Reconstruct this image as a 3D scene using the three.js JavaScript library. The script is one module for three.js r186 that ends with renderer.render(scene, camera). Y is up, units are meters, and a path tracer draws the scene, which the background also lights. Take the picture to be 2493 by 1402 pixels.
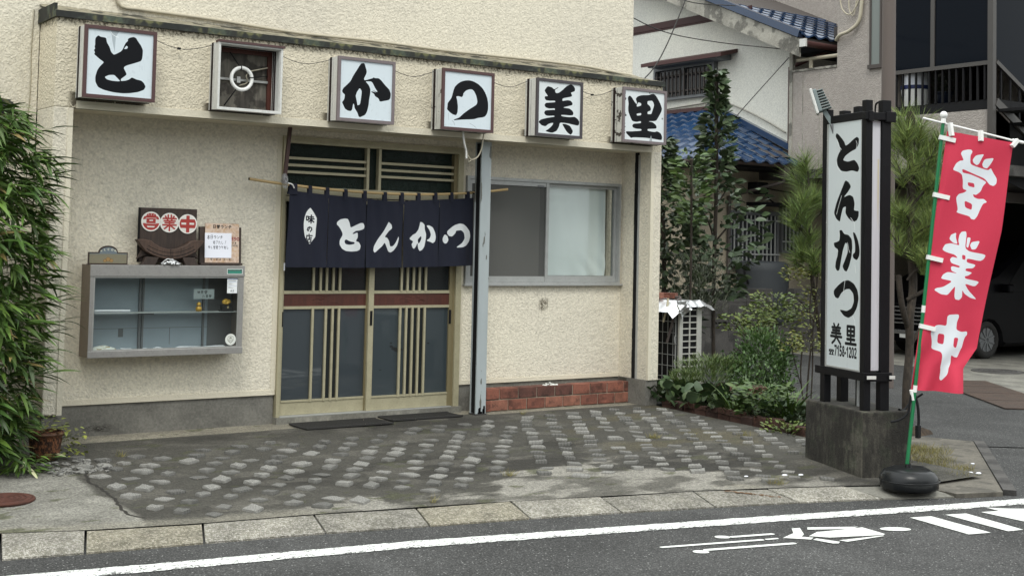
import * as THREE from 'three';
import { mergeGeometries } from 'three/addons/utils/BufferGeometryUtils.js';
import { RoundedBoxGeometry } from 'three/addons/geometries/RoundedBoxGeometry.js';

// ---------------------------------------------------------------- camera, sky, sun, exposure
const scene = new THREE.Scene();
const camera = new THREE.PerspectiveCamera(2 * Math.atan(968.5 / 3150) * 180 / Math.PI, 2493 / 1937, 0.1, 400);
camera.position.set(-4.775, 1.597, 9.783);
camera.rotation.set(0.04899, -0.61322, 0.02249, 'YXZ');
camera.setViewOffset(2493, 1937, 0, 535, 2493, 1402);

const renderer = new THREE.WebGLRenderer({ antialias: true });
renderer.toneMapping = THREE.LinearToneMapping;
renderer.toneMappingExposure = 1.7;
renderer.shadowMap.enabled = true;

function rng(seed) { let a = seed >>> 0; return () => { a = (a + 0x6D2B79F5) | 0; let t = Math.imul(a ^ (a >>> 15), 1 | a); t = (t + Math.imul(t ^ (t >>> 7), 61 | t)) ^ t; return ((t ^ (t >>> 14)) >>> 0) / 4294967296; }; }
const clamp = (x, a = 0, b = 1) => Math.min(b, Math.max(a, x));
const smooth = (a, b, x) => { const t = clamp((x - a) / (b - a)); return t * t * (3 - 2 * t); };
const lerp = (a, b, t) => a + (b - a) * t;

// tiling gradient noise
function hash2(x, y, s) { let h = Math.imul(x, 374761393) ^ Math.imul(y, 668265263) ^ Math.imul(s, 974634541); h = Math.imul(h ^ (h >>> 13), 1274126177); return ((h ^ (h >>> 16)) >>> 0) / 4294967296; }
function vnoise(x, y, p, s) {
  const xi = Math.floor(x), yi = Math.floor(y), fx = x - xi, fy = y - yi;
  const m = (n) => ((n % p) + p) % p, u = fx * fx * (3 - 2 * fx), v = fy * fy * (3 - 2 * fy);
  const x0 = m(xi), x1 = m(xi + 1), y0 = m(yi), y1 = m(yi + 1);
  return lerp(lerp(hash2(x0, y0, s), hash2(x1, y0, s), u), lerp(hash2(x0, y1, s), hash2(x1, y1, s), u), v);
}
function fbm(u, v, p, oct, s) { let a = 0, w = 0.5, t = 0; for (let i = 0; i < oct; i++) { a += w * vnoise(u * p, v * p, p, s + i); t += w; w *= 0.5; p *= 2; } return a / t; }
function cells(u, v, p, s) { // distance to the nearest and second nearest of jittered points, and an id
  const x = u * p, y = v * p, xi = Math.floor(x), yi = Math.floor(y), m = (n) => ((n % p) + p) % p; let d1 = 9, d2 = 9, id = 0;
  for (let j = -1; j < 2; j++) for (let i = -1; i < 2; i++) {
    const cx = xi + i, cy = yi + j, hx = hash2(m(cx), m(cy), s), hy = hash2(m(cx), m(cy), s + 7), dx = cx + hx - x, dy = cy + hy - y, d = Math.sqrt(dx * dx + dy * dy);
    if (d < d1) { d2 = d1; d1 = d; id = hash2(m(cx), m(cy), s + 13); } else if (d < d2) d2 = d;
  }
  return [d1, d2, id];
}
// textures: fn(u, v) gives sRGB 0..255 (colour) or one 0..255 value (data); v runs upwards
function tex(w, h, fn, { srgb = true, rep = [1, 1], clampEdge = false } = {}) {
  const d = new Uint8Array(w * h * 4);
  for (let y = 0; y < h; y++) for (let x = 0; x < w; x++) {
    const c = fn((x + 0.5) / w, (y + 0.5) / h), i = (y * w + x) * 4;
    if (typeof c === 'number') d[i] = d[i + 1] = d[i + 2] = clamp(c, 0, 255); else { d[i] = clamp(c[0], 0, 255); d[i + 1] = clamp(c[1], 0, 255); d[i + 2] = clamp(c[2], 0, 255); }
    d[i + 3] = 255;
  }
  const t = new THREE.DataTexture(d, w, h, THREE.RGBAFormat);
  t.magFilter = t.minFilter = THREE.LinearFilter; t.wrapS = t.wrapT = clampEdge ? THREE.ClampToEdgeWrapping : THREE.RepeatWrapping;
  if (srgb) t.colorSpace = THREE.SRGBColorSpace; t.repeat.set(...rep); t.needsUpdate = true; return t;
}
function canvasTex(w, h, draw) {
  const c = document.createElement('canvas'); c.width = w; c.height = h; draw(c.getContext('2d'), w, h);
  const t = new THREE.CanvasTexture(c); t.colorSpace = THREE.SRGBColorSpace; t.magFilter = t.minFilter = THREE.LinearFilter; return t;
}

// overcast sky, brighter overhead, with soft uneven cloud
{
  const W = 512, H = 256, d = new Float32Array(W * H * 4);
  for (let y = 0; y < H; y++) for (let x = 0; x < W; x++) {
    const el = ((y + 0.5) / H - 0.5) * Math.PI, s = Math.sin(el), u = (x + 0.5) / W, i = (y * W + x) * 4;
    const n = fbm(u, (y + 0.5) / H, 6, 5, 41) - 0.5, cloud = 1 + 0.5 * n;
    const L = s > 0 ? (0.66 + 0.72 * s) * cloud : 0.3;
    d[i] = 0.955 * L; d[i + 1] = 1.0 * L; d[i + 2] = 1.0 * L; d[i + 3] = 1;
  }
  const t = new THREE.DataTexture(d, W, H, THREE.RGBAFormat, THREE.FloatType);
  t.mapping = THREE.EquirectangularReflectionMapping; t.magFilter = t.minFilter = THREE.LinearFilter; t.needsUpdate = true;
  scene.background = t; scene.environment = t;
}
const sun = new THREE.DirectionalLight(new THREE.Color(1, 0.97, 0.9), 0.9);
sun.position.set(-9, 24, 15); sun.target.position.set(0.5, 0, 0); sun.castShadow = true; sun.shadow.radius = 34; sun.shadow.mapSize.set(2048, 2048);
Object.assign(sun.shadow.camera, { left: -22, right: 22, top: 22, bottom: -22, near: 1, far: 80 });
scene.add(sun, sun.target);

// ---------------------------------------------------------------- helpers
const used = {};
function numbered(n) { const k = used[n] = (used[n] ?? -1) + 1; return k ? `${n}_${String(k).padStart(3, '0')}` : n; }
function tag(o, label, category, group, kind) { o.userData.label = label; if (category) o.userData.category = category; if (group) o.userData.group = group; if (kind) o.userData.kind = kind; return o; }
function thing(name, label, category, pos = [0, 0, 0], turn = 0, group) {
  const o = new THREE.Group(); o.name = numbered(name); o.position.set(...pos); o.rotation.y = turn; scene.add(o); return tag(o, label, category, group);
}
function sub(name, parent) { const g = new THREE.Group(); g.name = name; parent.add(g); return g; }
function part(name, geo, mat, parent, label) {
  const m = new THREE.Mesh(Array.isArray(geo) ? merge(geo) : geo, mat); m.name = parent === scene ? numbered(name) : name; m.castShadow = m.receiveShadow = true; parent.add(m);
  if (label) m.userData.label = label; return m;
}
function parts(name, list, mat, parent) { for (const g of list) part(name, g, mat, parent); }
function struct(name, geo, mat, label, kind = 'structure') { const m = part(name, geo, mat, scene); m.userData.kind = kind; if (label) m.userData.label = label; return m; }
function merge(list) { return mergeGeometries(list.map((g) => { const q = g.index ? g.toNonIndexed() : g; for (const k of Object.keys(q.attributes)) if (!['position', 'normal', 'uv'].includes(k)) q.deleteAttribute(k); return q; })); }
// uv in metres by the dominant normal axis
function uvm(g) {
  const q = g.index ? g.toNonIndexed() : g, p = q.attributes.position, uv = new Float32Array(p.count * 2), a = new THREE.Vector3(), b = new THREE.Vector3(), c = new THREE.Vector3();
  for (let i = 0; i < p.count; i += 3) {
    a.fromBufferAttribute(p, i); b.fromBufferAttribute(p, i + 1); c.fromBufferAttribute(p, i + 2);
    const n = b.clone().sub(a).cross(c.clone().sub(a)), ax = Math.abs(n.x), ay = Math.abs(n.y), az = Math.abs(n.z);
    [a, b, c].forEach((v, k) => { const w = az >= ax && az >= ay ? [v.x, v.y] : ax >= ay ? [v.z, v.y] : [v.x, v.z]; uv[(i + k) * 2] = w[0]; uv[(i + k) * 2 + 1] = w[1]; });
  }
  q.setAttribute('uv', new THREE.BufferAttribute(uv, 2)); return q;
}
function bx(x0, x1, y0, y1, z0, z1, r = 0) {
  const w = x1 - x0, h = y1 - y0, d = z1 - z0;
  const g = r ? new RoundedBoxGeometry(w, h, d, 2, r) : new THREE.BoxGeometry(w, h, d);
  return uvm(g.translate((x0 + x1) / 2, (y0 + y1) / 2, (z0 + z1) / 2));
}
function tube(pts, r, seg = 24, rad = 8, closed = false) { return new THREE.TubeGeometry(new THREE.CatmullRomCurve3(pts.map((p) => new THREE.Vector3(...p)), closed), seg, r, rad, closed); }
function rod(a, b, r, r2 = r, rad = 10) {
  const A = new THREE.Vector3(...a), B = new THREE.Vector3(...b), d = B.clone().sub(A);
  const g = new THREE.CylinderGeometry(r2, r, d.length(), rad);
  return g.applyQuaternion(new THREE.Quaternion().setFromUnitVectors(new THREE.Vector3(0, 1, 0), d.clone().normalize())).translate(...A.add(B).multiplyScalar(0.5).toArray());
}
function beam(a, b, w, h) { // a square bar between two points, w across (horizontal), h the other way
  const A = new THREE.Vector3(...a), B = new THREE.Vector3(...b), d = B.clone().sub(A), L = d.length(); d.normalize();
  let up = Math.abs(d.y) > 0.9 ? new THREE.Vector3(0, 0, 1) : new THREE.Vector3(0, 1, 0); const side = new THREE.Vector3().crossVectors(up, d).normalize(); up = new THREE.Vector3().crossVectors(d, side);
  return uvm(new THREE.BoxGeometry(w, h, L)).applyMatrix4(new THREE.Matrix4().makeBasis(side, up, d).setPosition(A.add(B).multiplyScalar(0.5)));
}
function extr(pts, depth, bevel = 0, holes = []) {
  const s = new THREE.Shape(pts.map((p) => new THREE.Vector2(...p))); for (const h of holes) s.holes.push(new THREE.Path(h.map((p) => new THREE.Vector2(...p))));
  return new THREE.ExtrudeGeometry(s, { depth, bevelEnabled: bevel > 0, bevelSize: bevel, bevelThickness: bevel, bevelSegments: 1, curveSegments: 10 });
}
function flat(pts, y) { // a sheet on the ground from [x, z] points
  const g = new THREE.ShapeGeometry(new THREE.Shape(pts.map((p) => new THREE.Vector2(p[0], -p[1])))); g.rotateX(-Math.PI / 2); g.translate(0, y, 0); return g;
}
function plane(w, h) { return new THREE.PlaneGeometry(w, h); }
const std = (o) => new THREE.MeshStandardMaterial({ roughness: 0.8, side: THREE.DoubleSide, ...o });
const lin = (r, g, b) => new THREE.Color().setRGB(r, g, b);
const GLYPHS = {
  to1: [[117,136,154,96,194,116,262,118,277,136,285,186,332,260,354,327,400,374,520,299,569,172,608,132,602,108,626,84,691,61,732,77,758,120,811,185,843,252,841,344,833,400,808,433,544,537,609,652,569,691,522,729,518,764,591,752,649,727,685,691,757,717,837,729,878,765,905,817,881,868,793,910,676,937,569,951,424,948,270,923,179,887,137,809,133,732,157,633,196,566,257,498,191,459,102,390,115,364,98,326,116,305,105,276,113,246,110,176],[272,724,310,759,398,773,518,769,453,711,418,678,336,686],[548,266,586,206,611,228,597,258]],
  ka1: [[385,37,451,24,481,106,499,164,495,204,449,295,461,327,619,273,635,256,664,268,736,262,788,297,858,367,951,445,982,513,974,595,941,628,768,672,743,614,669,579,657,545,589,508,616,503,706,518,610,481,728,509,670,439,616,348,583,331,478,340,546,399,580,466,579,547,561,649,553,750,529,852,493,920,379,978,338,886,286,820,273,746,256,748,243,843,217,877,163,874,103,844,68,777,45,739,76,697,91,657,95,602,51,571,39,542,64,491,122,437,195,361,240,268,308,162],[372,464,320,543,299,610,326,697,339,771,388,747,406,631,415,511]],
  tsu1: [[64,688,72,632,74,577,115,524,150,480,173,405,191,330,219,264,281,205,344,164,440,132,527,123,616,137,717,177,810,245,870,325,914,415,936,507,938,619,915,704,874,758,819,780,721,795,656,821,568,834,394,850,285,865,210,878,220,859,326,819,420,732,536,651,642,585,690,549,703,493,675,392,626,312,580,283,515,290,451,319,399,373,396,410,371,446,294,430,251,442,270,500,291,610,288,721,259,783,193,773,126,739]],
  mi1: [[222,90,313,104,366,142,461,88,467,99,381,150,408,209,476,199,566,136,656,55,765,1,830,32,867,76,863,133,765,168,802,222,779,247,572,294,565,349,694,319,770,327,816,371,808,409,572,474,741,478,818,522,843,567,821,611,548,615,549,641,723,651,875,631,947,669,986,719,980,776,951,798,845,788,728,771,519,766,499,849,444,936,332,983,172,957,272,898,344,830,365,782,258,807,181,866,90,853,12,793,64,742,220,698,389,665,383,646,219,661,168,646,140,610,165,561,362,534,391,539,393,502,259,520,174,502,144,458,177,413,357,391,403,381,390,355,254,368,175,364,145,324,155,289,226,282,159,213,140,177,184,119],[572,789,647,785,764,816,835,906,827,944,782,992,687,937,626,861]],
  sato1: [[75,166,103,122,134,117,178,149,244,229,296,277,306,234,285,198,277,161,312,121,360,99,421,80,606,62,678,33,728,27,792,67,847,138,902,219,946,311,926,379,858,489,794,578,587,596,714,609,793,657,818,709,785,735,584,753,586,792,764,805,826,783,917,814,960,880,952,949,901,957,735,943,531,935,229,946,174,965,115,925,48,871,49,837,174,832,429,802,427,767,296,769,226,753,193,721,228,671,415,649,412,606,301,633,195,621,148,547,93,437,89,353,98,277],[298,328,414,292,412,245,343,231,308,271],[299,466,416,441,416,486,314,506],[570,186,687,169,720,204,742,259,699,376,672,446,576,453,576,403,656,374,659,322,625,277,569,248]],
  noren: [[245,369,261,329,288,308,301,315,310,374,314,434,333,411,370,358,385,359,392,403,389,441,366,469,345,476,325,515,329,525,356,494,358,567,346,622,365,632,376,685,372,744,355,763,322,771,293,765,273,734,261,681,261,617,277,540,273,497,258,433,245,402],[286,626,291,668,313,677,338,660,338,638,313,629,294,601],[520,311,537,357,540,412,521,455,496,542,512,551,525,597,533,683,550,678,562,630,579,527,581,565,573,663,554,748,537,775,521,758,512,704,498,623,485,683,463,737,444,782,437,748,440,683,458,596,479,510,500,411,514,346],[694,325,708,332,722,371,723,443,731,509,730,569,726,629,721,693,708,746,696,761,688,723,684,636,675,700,665,727,654,704,648,655,659,613,638,584,634,562,655,514,672,494,685,440,691,374],[684,587,701,534,704,572,694,637,688,647],[731,383,744,379,765,414,779,492,784,558,779,623,766,649,751,626,732,607,749,576,755,522,748,456],[838,521,853,545,859,611,850,659,839,661,827,629,824,585],[851,479,862,447,880,411,897,386,918,369,940,381,961,424,979,488,984,565,977,641,957,697,932,725,896,725,928,665,946,592,942,514,926,468,900,475,898,507,878,559,861,551,851,512]],
  badge: [[108,198,121,242,134,295,143,337,142,403,140,479,140,587,132,620,114,693,99,647,84,595,76,499,74,413,77,336,86,269,98,223]],
  tower: [[245,54,280,41,369,54,494,79,540,99,650,89,768,74,852,67,912,75,904,97,838,115,686,124,533,139,465,156,604,164,790,158,875,174,927,194,888,209,726,200,573,204,416,199,309,175,289,150,340,128,402,114,336,81],[541,237,644,248,704,266,613,287,495,307,665,298,767,307,809,334,788,360,838,363,921,364,923,383,874,401,775,408,639,393,552,371,567,344,481,349,431,378,399,407,293,394,221,369,305,323,423,280]],
  tower2: [[385,441,454,439,524,456,644,459,739,476,755,509,734,547,670,585,604,607,536,603,483,586,550,562,632,528,619,495,561,490,495,519,447,557,399,603,330,606,276,592,291,568,342,543,357,519,251,509,225,492,302,489,388,483,404,461],[761,447,828,452,912,481,958,518,949,542,885,560,785,552,767,537,833,528,831,495],[243,686,352,666,505,646,657,640,809,653,909,678,944,710,897,748,801,777,669,792,534,785,413,763,481,762,617,765,749,752,814,725,795,693,694,675,576,678,458,694,374,718,287,714,244,701]],
  ei: [[230,77,258,65,338,57,389,56,410,63,384,79,401,112,541,119,687,124,725,113,766,129,836,151,837,171,801,182,740,179,691,166,645,157,470,146,286,134,303,149,422,150,561,158,693,170,643,188,621,211,562,226,511,225,533,236,603,241,684,237,737,248,678,257,647,281,619,308,585,323,535,322,505,312,301,304,320,292,263,248,296,232,376,224,413,214,344,210,327,178,299,157,235,149,148,144,185,118,229,106,294,101,262,89],[404,182,506,182,523,199,421,196],[400,254,522,263,526,287,422,280],[426,93,467,74,589,64,564,80,534,106,495,112,440,103],[581,104,607,83,747,72,716,96,668,118,607,116]],
  gyo: [[399,388,426,375,487,372,504,385,512,437,584,449,843,454,822,473,773,482,566,476,569,492,720,498,685,513,576,516,574,525,688,530,633,543,579,547,595,556,833,562,775,584,599,575,674,599,851,634,734,629,628,615,581,601,601,629,563,642,495,640,471,627,458,588,414,605,361,626,256,625,143,611,167,603,276,596,408,570,218,565,244,548,311,536,462,539,364,531,345,517,370,512,474,516,479,509,344,501,313,487,346,476,431,479,377,467,245,461,177,453,209,431,295,424,426,430,396,412],[485,464,537,466,544,483,497,482],[258,409,275,392,349,381,352,399,395,425,331,423],[519,394,574,395,557,436,527,432],[577,425,594,411,715,402,676,437,615,441]],
  chu: [[418,709,452,701,603,697,617,708,598,729,609,758,704,766,799,762,817,774,779,788,760,831,777,866,718,865,634,857,714,893,694,931,596,959,559,953,556,914,461,849,258,838,242,810,184,774,250,747,315,743,435,746],[319,777,428,779,435,819,333,814],[592,789,672,790,658,830,597,824]]
};
// ---------------------------------------------------------------- textures and materials
const R = [1 / 1.1, 1 / 1.1];
const stuccoBump = tex(1024, 1024, (u, v) => { // sprayed, half trowelled render
  const w = fbm(u, v, 20, 3, 5) * 0.03, a = fbm(u + w, v + w * 0.7, 84, 2, 11);
  const ridge = smooth(0.36, 0.64, a); return 255 * (0.8 * ridge + 0.2 * fbm(u, v, 200, 2, 23));
}, { srgb: false, rep: R });
function stuccoColor(r, g, b, seed, dirt) {
  return tex(1024, 1024, (u, v) => {
    const big = fbm(u, v, 3, 5, seed) - 0.5, fine = fbm(u, v, 250, 2, 11) - 0.5, sp = fbm(u, v, 120, 3, seed + 9);
    const k = 1 + 0.10 * big + 0.16 * fine - dirt * smooth(0.6, 0.8, sp);
    return [r * k, g * k, b * (k - 0.02 * big)];
  }, { rep: [1 / 3.3, 1 / 3.3] });
}
// colour tiles 3 x the bump so that the fine grain lines up differently each time
const M = {};
M.stucco = std({ map: stuccoColor(212, 205, 188, 31, 0.05), bumpMap: stuccoBump, bumpScale: 0.0026, roughness: 0.92 });
M.stuccoWarm = std({ map: stuccoColor(219, 212, 195, 37, 0.06), bumpMap: stuccoBump, bumpScale: 0.0026, roughness: 0.92 });
M.trimPaint = std({ color: lin(0.66, 0.61, 0.49), roughness: 0.8, bumpMap: stuccoBump, bumpScale: 0.0012 });
const concrete = (r, g, b, seed, blot) => tex(512, 512, (u, v) => {
  const k = 1 + 0.35 * (fbm(u, v, 4, 5, seed) - 0.5) + 0.25 * (fbm(u, v, 64, 3, seed + 5) - 0.5) - blot * smooth(0.52, 0.66, fbm(u, v, 6, 5, seed + 17));
  return [r * k, g * k, b * k];
}, { rep: [1 / 0.9, 1 / 0.9] });
const grainBump = tex(512, 512, (u, v) => 255 * (0.6 * fbm(u, v, 64, 3, 3) + 0.4 * fbm(u, v, 12, 3, 9)), { srgb: false, rep: [2, 2] });
M.plinth = std({ map: concrete(112, 110, 104, 51, 0.05), bumpMap: grainBump, bumpScale: 0.002, roughness: 0.95 });
M.block = std({ map: tex(1024, 1024, (u, v) => { // old cast concrete with black streaked lichen
  const st = fbm(u, v * 0.25, 40, 4, 61), big = fbm(u, v, 5, 5, 67), k = 1 + 0.4 * (fbm(u, v, 90, 3, 71) - 0.5), l = smooth(0.3, 0.72, 0.35 * st + 0.65 * big);
  const gr = smooth(0.55, 0.7, fbm(u, v, 10, 4, 77)); return [lerp(82, 40, l) * k, lerp(79, 38, l) * k + 3 * gr, lerp(71, 34, l) * k];
}, { rep: [1, 1] }), bumpMap: grainBump, bumpScale: 0.004, roughness: 0.95 });
M.darkConcrete = std({ map: concrete(74, 72, 70, 81, 0.2), bumpMap: grainBump, bumpScale: 0.003, roughness: 0.95 });
M.floorConcrete = std({ map: concrete(122, 120, 112, 83, 0.1), bumpMap: grainBump, bumpScale: 0.002, roughness: 0.9 });
const asphaltMap = tex(2048, 2048, (u, v) => { // 2.6 m
  const [d1, , id] = cells(u, v, 250, 3), n = fbm(u, v, 5, 5, 7) - 0.5, st = d1 < 0.44 ? 1 : 0, worn = smooth(0.5, 0.62, fbm(u, v, 4, 4, 27));
  let k = 68 + 22 * n + 7 * worn + (st ? (id - 0.5) * 60 : -16) + 16 * (fbm(u, v, 420, 1, 9) - 0.5); if (st && id > 0.982) k = 148;
  return [k, k * 1.0, k * 0.99];
}, { rep: [1 / 2.6, 1 / 2.6] });
const asphaltBump = tex(1024, 1024, (u, v) => { const [d1, , id] = cells(u, v, 125, 3); return 255 * clamp(1 - d1 * 1.3) * (0.5 + 0.5 * id); }, { srgb: false, rep: [1 / 1.3, 1 / 1.3] });
M.asphalt = std({ map: asphaltMap, bumpMap: asphaltBump, bumpScale: 0.005, roughness: 0.9 });
M.asphaltSide = std({ color: lin(0.82, 0.82, 0.82), map: asphaltMap, bumpMap: asphaltBump, bumpScale: 0.003, roughness: 0.9 });
const printed = (map) => new THREE.MeshPhysicalMaterial({ map, roughness: 0.55, specularIntensity: 0.35, side: THREE.DoubleSide });
const pebble = (seed, tone) => tex(512, 512, (u, v) => {
  const [d1, d2, id] = cells(u, v, 44, seed), e = smooth(0.02, 0.16, d2 - d1), n = fbm(u, v, 4, 4, seed + 3) - 0.5;
  const k = tone * (0.74 + 0.34 * id + 0.35 * n) * lerp(0.7, 1, e); return [k, k * 0.975, k * (0.88 + 0.05 * id)];
}, { rep: [2, 2] });
const pebbleBump = tex(512, 512, (u, v) => { const [d1, d2] = cells(u, v, 44, 5); return 255 * smooth(0, 0.35, d2 - d1); }, { srgb: false, rep: [2, 2] });
M.kerbA = std({ map: pebble(5, 176), bumpMap: pebbleBump, bumpScale: 0.006, roughness: 0.95 });
M.kerbB = std({ map: pebble(6, 160), bumpMap: pebbleBump, bumpScale: 0.006, roughness: 0.95 });
M.kerbC = std({ map: pebble(7, 168), color: lin(1, 0.97, 0.88), bumpMap: pebbleBump, bumpScale: 0.006, roughness: 0.95 });
const stoneMap = (seed, t) => tex(256, 256, (u, v) => { const k = t * (1 + 0.5 * (fbm(u, v, 5, 5, seed) - 0.5) - 0.4 * smooth(0.58, 0.7, fbm(u, v, 9, 4, seed + 4))); return [k, k * 0.99, k * 0.955]; }, { rep: [4, 4] });
M.sett = [stoneMap(11, 128), stoneMap(12, 110), stoneMap(13, 140)].map((m) => std({ map: m, bumpMap: grainBump, bumpScale: 0.003, roughness: 0.95 }));
const woodMap = (r, g, b, seed, s = 1) => tex(512, 512, (u, v) => { const g1 = fbm(u, v * 0.12 + 0.02 * fbm(u, v, 4, 3, seed), 48, 3, seed), g2 = fbm(u, v, 3, 4, seed + 2); const k = 0.7 + s * (0.5 * g1 + 0.3 * (g2 - 0.5)); return [r * k, g * k, b * k]; }, { rep: [2, 2] });
M.darkWood = std({ map: woodMap(58, 46, 40, 21), roughness: 0.7 });
M.redWood = std({ map: woodMap(92, 46, 34, 23, 0.5), roughness: 0.55 });
M.brownWood = std({ map: woodMap(96, 66, 48, 25), roughness: 0.6 });
const brickMap = (r, g, b, seed) => tex(256, 256, (u, v) => { const k = 1 + 0.5 * (fbm(u, v, 4, 5, seed) - 0.5) + 0.2 * (fbm(u, v, 40, 2, seed + 3) - 0.5) - 0.2 * smooth(0.56, 0.72, fbm(u, v, 6, 4, seed + 8)); return [r * k, g * k, b * k]; }, { rep: [3, 3] });
M.brick = [brickMap(132, 83, 68, 1), brickMap(120, 75, 62, 2), brickMap(138, 92, 76, 3), brickMap(92, 60, 52, 4)].map((m) => std({ map: m, bumpMap: grainBump, bumpScale: 0.003, roughness: 0.9 }));
M.mortar = std({ map: concrete(150, 140, 124, 91, 0.1), roughness: 0.95 });
const metalMap = tex(256, 256, (u, v) => { const k = 240 + 24 * (fbm(u, v, 5, 4, 3) - 0.5) - 10 * smooth(0.5, 0.75, fbm(u, v, 30, 4, 8)); return [k, k, k]; }, { rep: [3, 3] });
M.bronze = std({ color: lin(0.47, 0.43, 0.29), metalness: 0.2, roughness: 0.5, map: metalMap });       // champagne door frames
M.bronzeDark = std({ color: lin(0.24, 0.2, 0.11), metalness: 0.3, roughness: 0.45 });
M.aluminium = std({ color: lin(0.44, 0.45, 0.44), metalness: 0.25, roughness: 0.42, map: metalMap });
M.aluDark = std({ color: lin(0.16, 0.165, 0.17), metalness: 0.5, roughness: 0.5 });
M.steel = std({ color: lin(0.5, 0.5, 0.48), metalness: 0.6, roughness: 0.4, map: metalMap });
M.whiteMetal = std({ color: lin(0.7, 0.7, 0.67), roughness: 0.5, map: metalMap });
M.maroon = std({ color: lin(0.075, 0.034, 0.034), roughness: 0.5 });
M.sealBlack = new THREE.MeshPhysicalMaterial({ color: lin(0.016, 0.009, 0.01), roughness: 0.6, specularIntensity: 0.4, side: THREE.DoubleSide });
M.maroonGrey = std({ color: lin(0.19, 0.155, 0.16), roughness: 0.55, map: metalMap });
M.black = new THREE.MeshPhysicalMaterial({ color: lin(0.008, 0.008, 0.009), roughness: 0.7, specularIntensity: 0.4, side: THREE.DoubleSide });
M.blackPaint = new THREE.MeshPhysicalMaterial({ color: lin(0.008, 0.008, 0.0095), roughness: 0.5, specularIntensity: 0.35, map: metalMap, side: THREE.DoubleSide });
M.blackPlastic = new THREE.MeshPhysicalMaterial({ color: lin(0.01, 0.011, 0.012), roughness: 0.3, specularIntensity: 0.6, side: THREE.DoubleSide });
M.rubber = std({ color: lin(0.02, 0.019, 0.018), roughness: 0.9, bumpMap: grainBump, bumpScale: 0.003 });
M.whitePlastic = std({ color: lin(0.78, 0.78, 0.76), roughness: 0.45 });
M.paper = std({ color: lin(0.74, 0.76, 0.82), roughness: 0.85 });
M.foil = std({ color: lin(0.72, 0.73, 0.74), metalness: 0.85, roughness: 0.32 });
M.glass = new THREE.MeshPhysicalMaterial({ color: lin(0.93, 0.95, 0.94), transmission: 1, roughness: 0.02, thickness: 0, ior: 1.5, side: THREE.DoubleSide });
M.greenMetal = std({ map: tex(512, 512, (u, v) => { const m = smooth(0.5, 0.6, fbm(u, v, 8, 5, 5)), b = smooth(0.52, 0.62, fbm(u, v, 5, 5, 15)), k = 0.8 + 0.4 * fbm(u, v, 40, 3, 2); return [lerp(lerp(66, 92, m), 34, b) * k, lerp(lerp(74, 92, m), 36, b) * k, lerp(lerp(62, 62, m), 33, b) * k]; }, { rep: [1.2, 1.2] }), roughness: 0.8 });
M.flashTop = std({ map: tex(512, 512, (u, v) => { const b = smooth(0.5, 0.6, fbm(u, v, 7, 5, 19)), k = 0.8 + 0.4 * fbm(u, v, 40, 3, 2); return [lerp(128, 62, b) * k, lerp(122, 60, b) * k, lerp(104, 50, b) * k]; }, { rep: [1.2, 1.2] }), roughness: 0.9 });
M.pipePaint = std({ color: lin(0.42, 0.38, 0.29), roughness: 0.6 });
M.cable = std({ color: lin(0.03, 0.028, 0.026), roughness: 0.7 });
M.bamboo = std({ color: lin(0.42, 0.3, 0.14), roughness: 0.55 });
M.white = std({ color: lin(0.72, 0.73, 0.7), roughness: 0.6 });
M.edgeBrick = [brickMap(76, 54, 46, 5), brickMap(66, 48, 42, 6), brickMap(84, 58, 48, 7)].map((m) => std({ map: m, bumpMap: grainBump, bumpScale: 0.004, roughness: 0.95 }));
M.soil = std({ map: concrete(66, 54, 42, 95, 0.25), bumpMap: grainBump, bumpScale: 0.01, roughness: 1 });
M.bark = std({ map: woodMap(66, 58, 50, 27), bumpMap: grainBump, bumpScale: 0.01, roughness: 0.95 });
M.greyBrown = std({ color: lin(0.06, 0.05, 0.045), roughness: 0.7 });
// ---------------------------------------------------------------- the ground
// kerb line: back edge (y -0.10) and front edge (y -0.15) of the sloping kerb stones, left to right
const KB = [[-4.7, 1.69], [-4.05, 1.84], [-3.45, 1.99], [-2.86, 2.14], [-2.43, 2.29], [-1.79, 2.44], [-1.11, 2.53], [-0.455, 2.655], [0.187, 2.79], [0.816, 2.95], [1.501, 3.12], [2.05, 3.29], [2.625, 3.5], [3.168, 3.75]];
const KF = [[-4.8, 2.2], [-4.15, 2.34], [-3.55, 2.47], [-2.96, 2.583], [-2.541, 2.659], [-1.898, 2.751], [-1.193, 2.866], [-0.557, 2.999], [0.105, 3.13], [0.736, 3.275], [1.402, 3.446], [2.026, 3.62], [2.659, 3.823], [3.221, 4.047]];
const kerbZ = (x) => { let i = 0; while (i < KB.length - 2 && KB[i + 1][0] < x) i++; const [a, b] = [KB[i], KB[i + 1]]; return lerp(a[1], b[1], (x - a[0]) / (b[0] - a[0])); };
const groundY = (x, z) => -0.1 * clamp(z / kerbZ(x));

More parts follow.
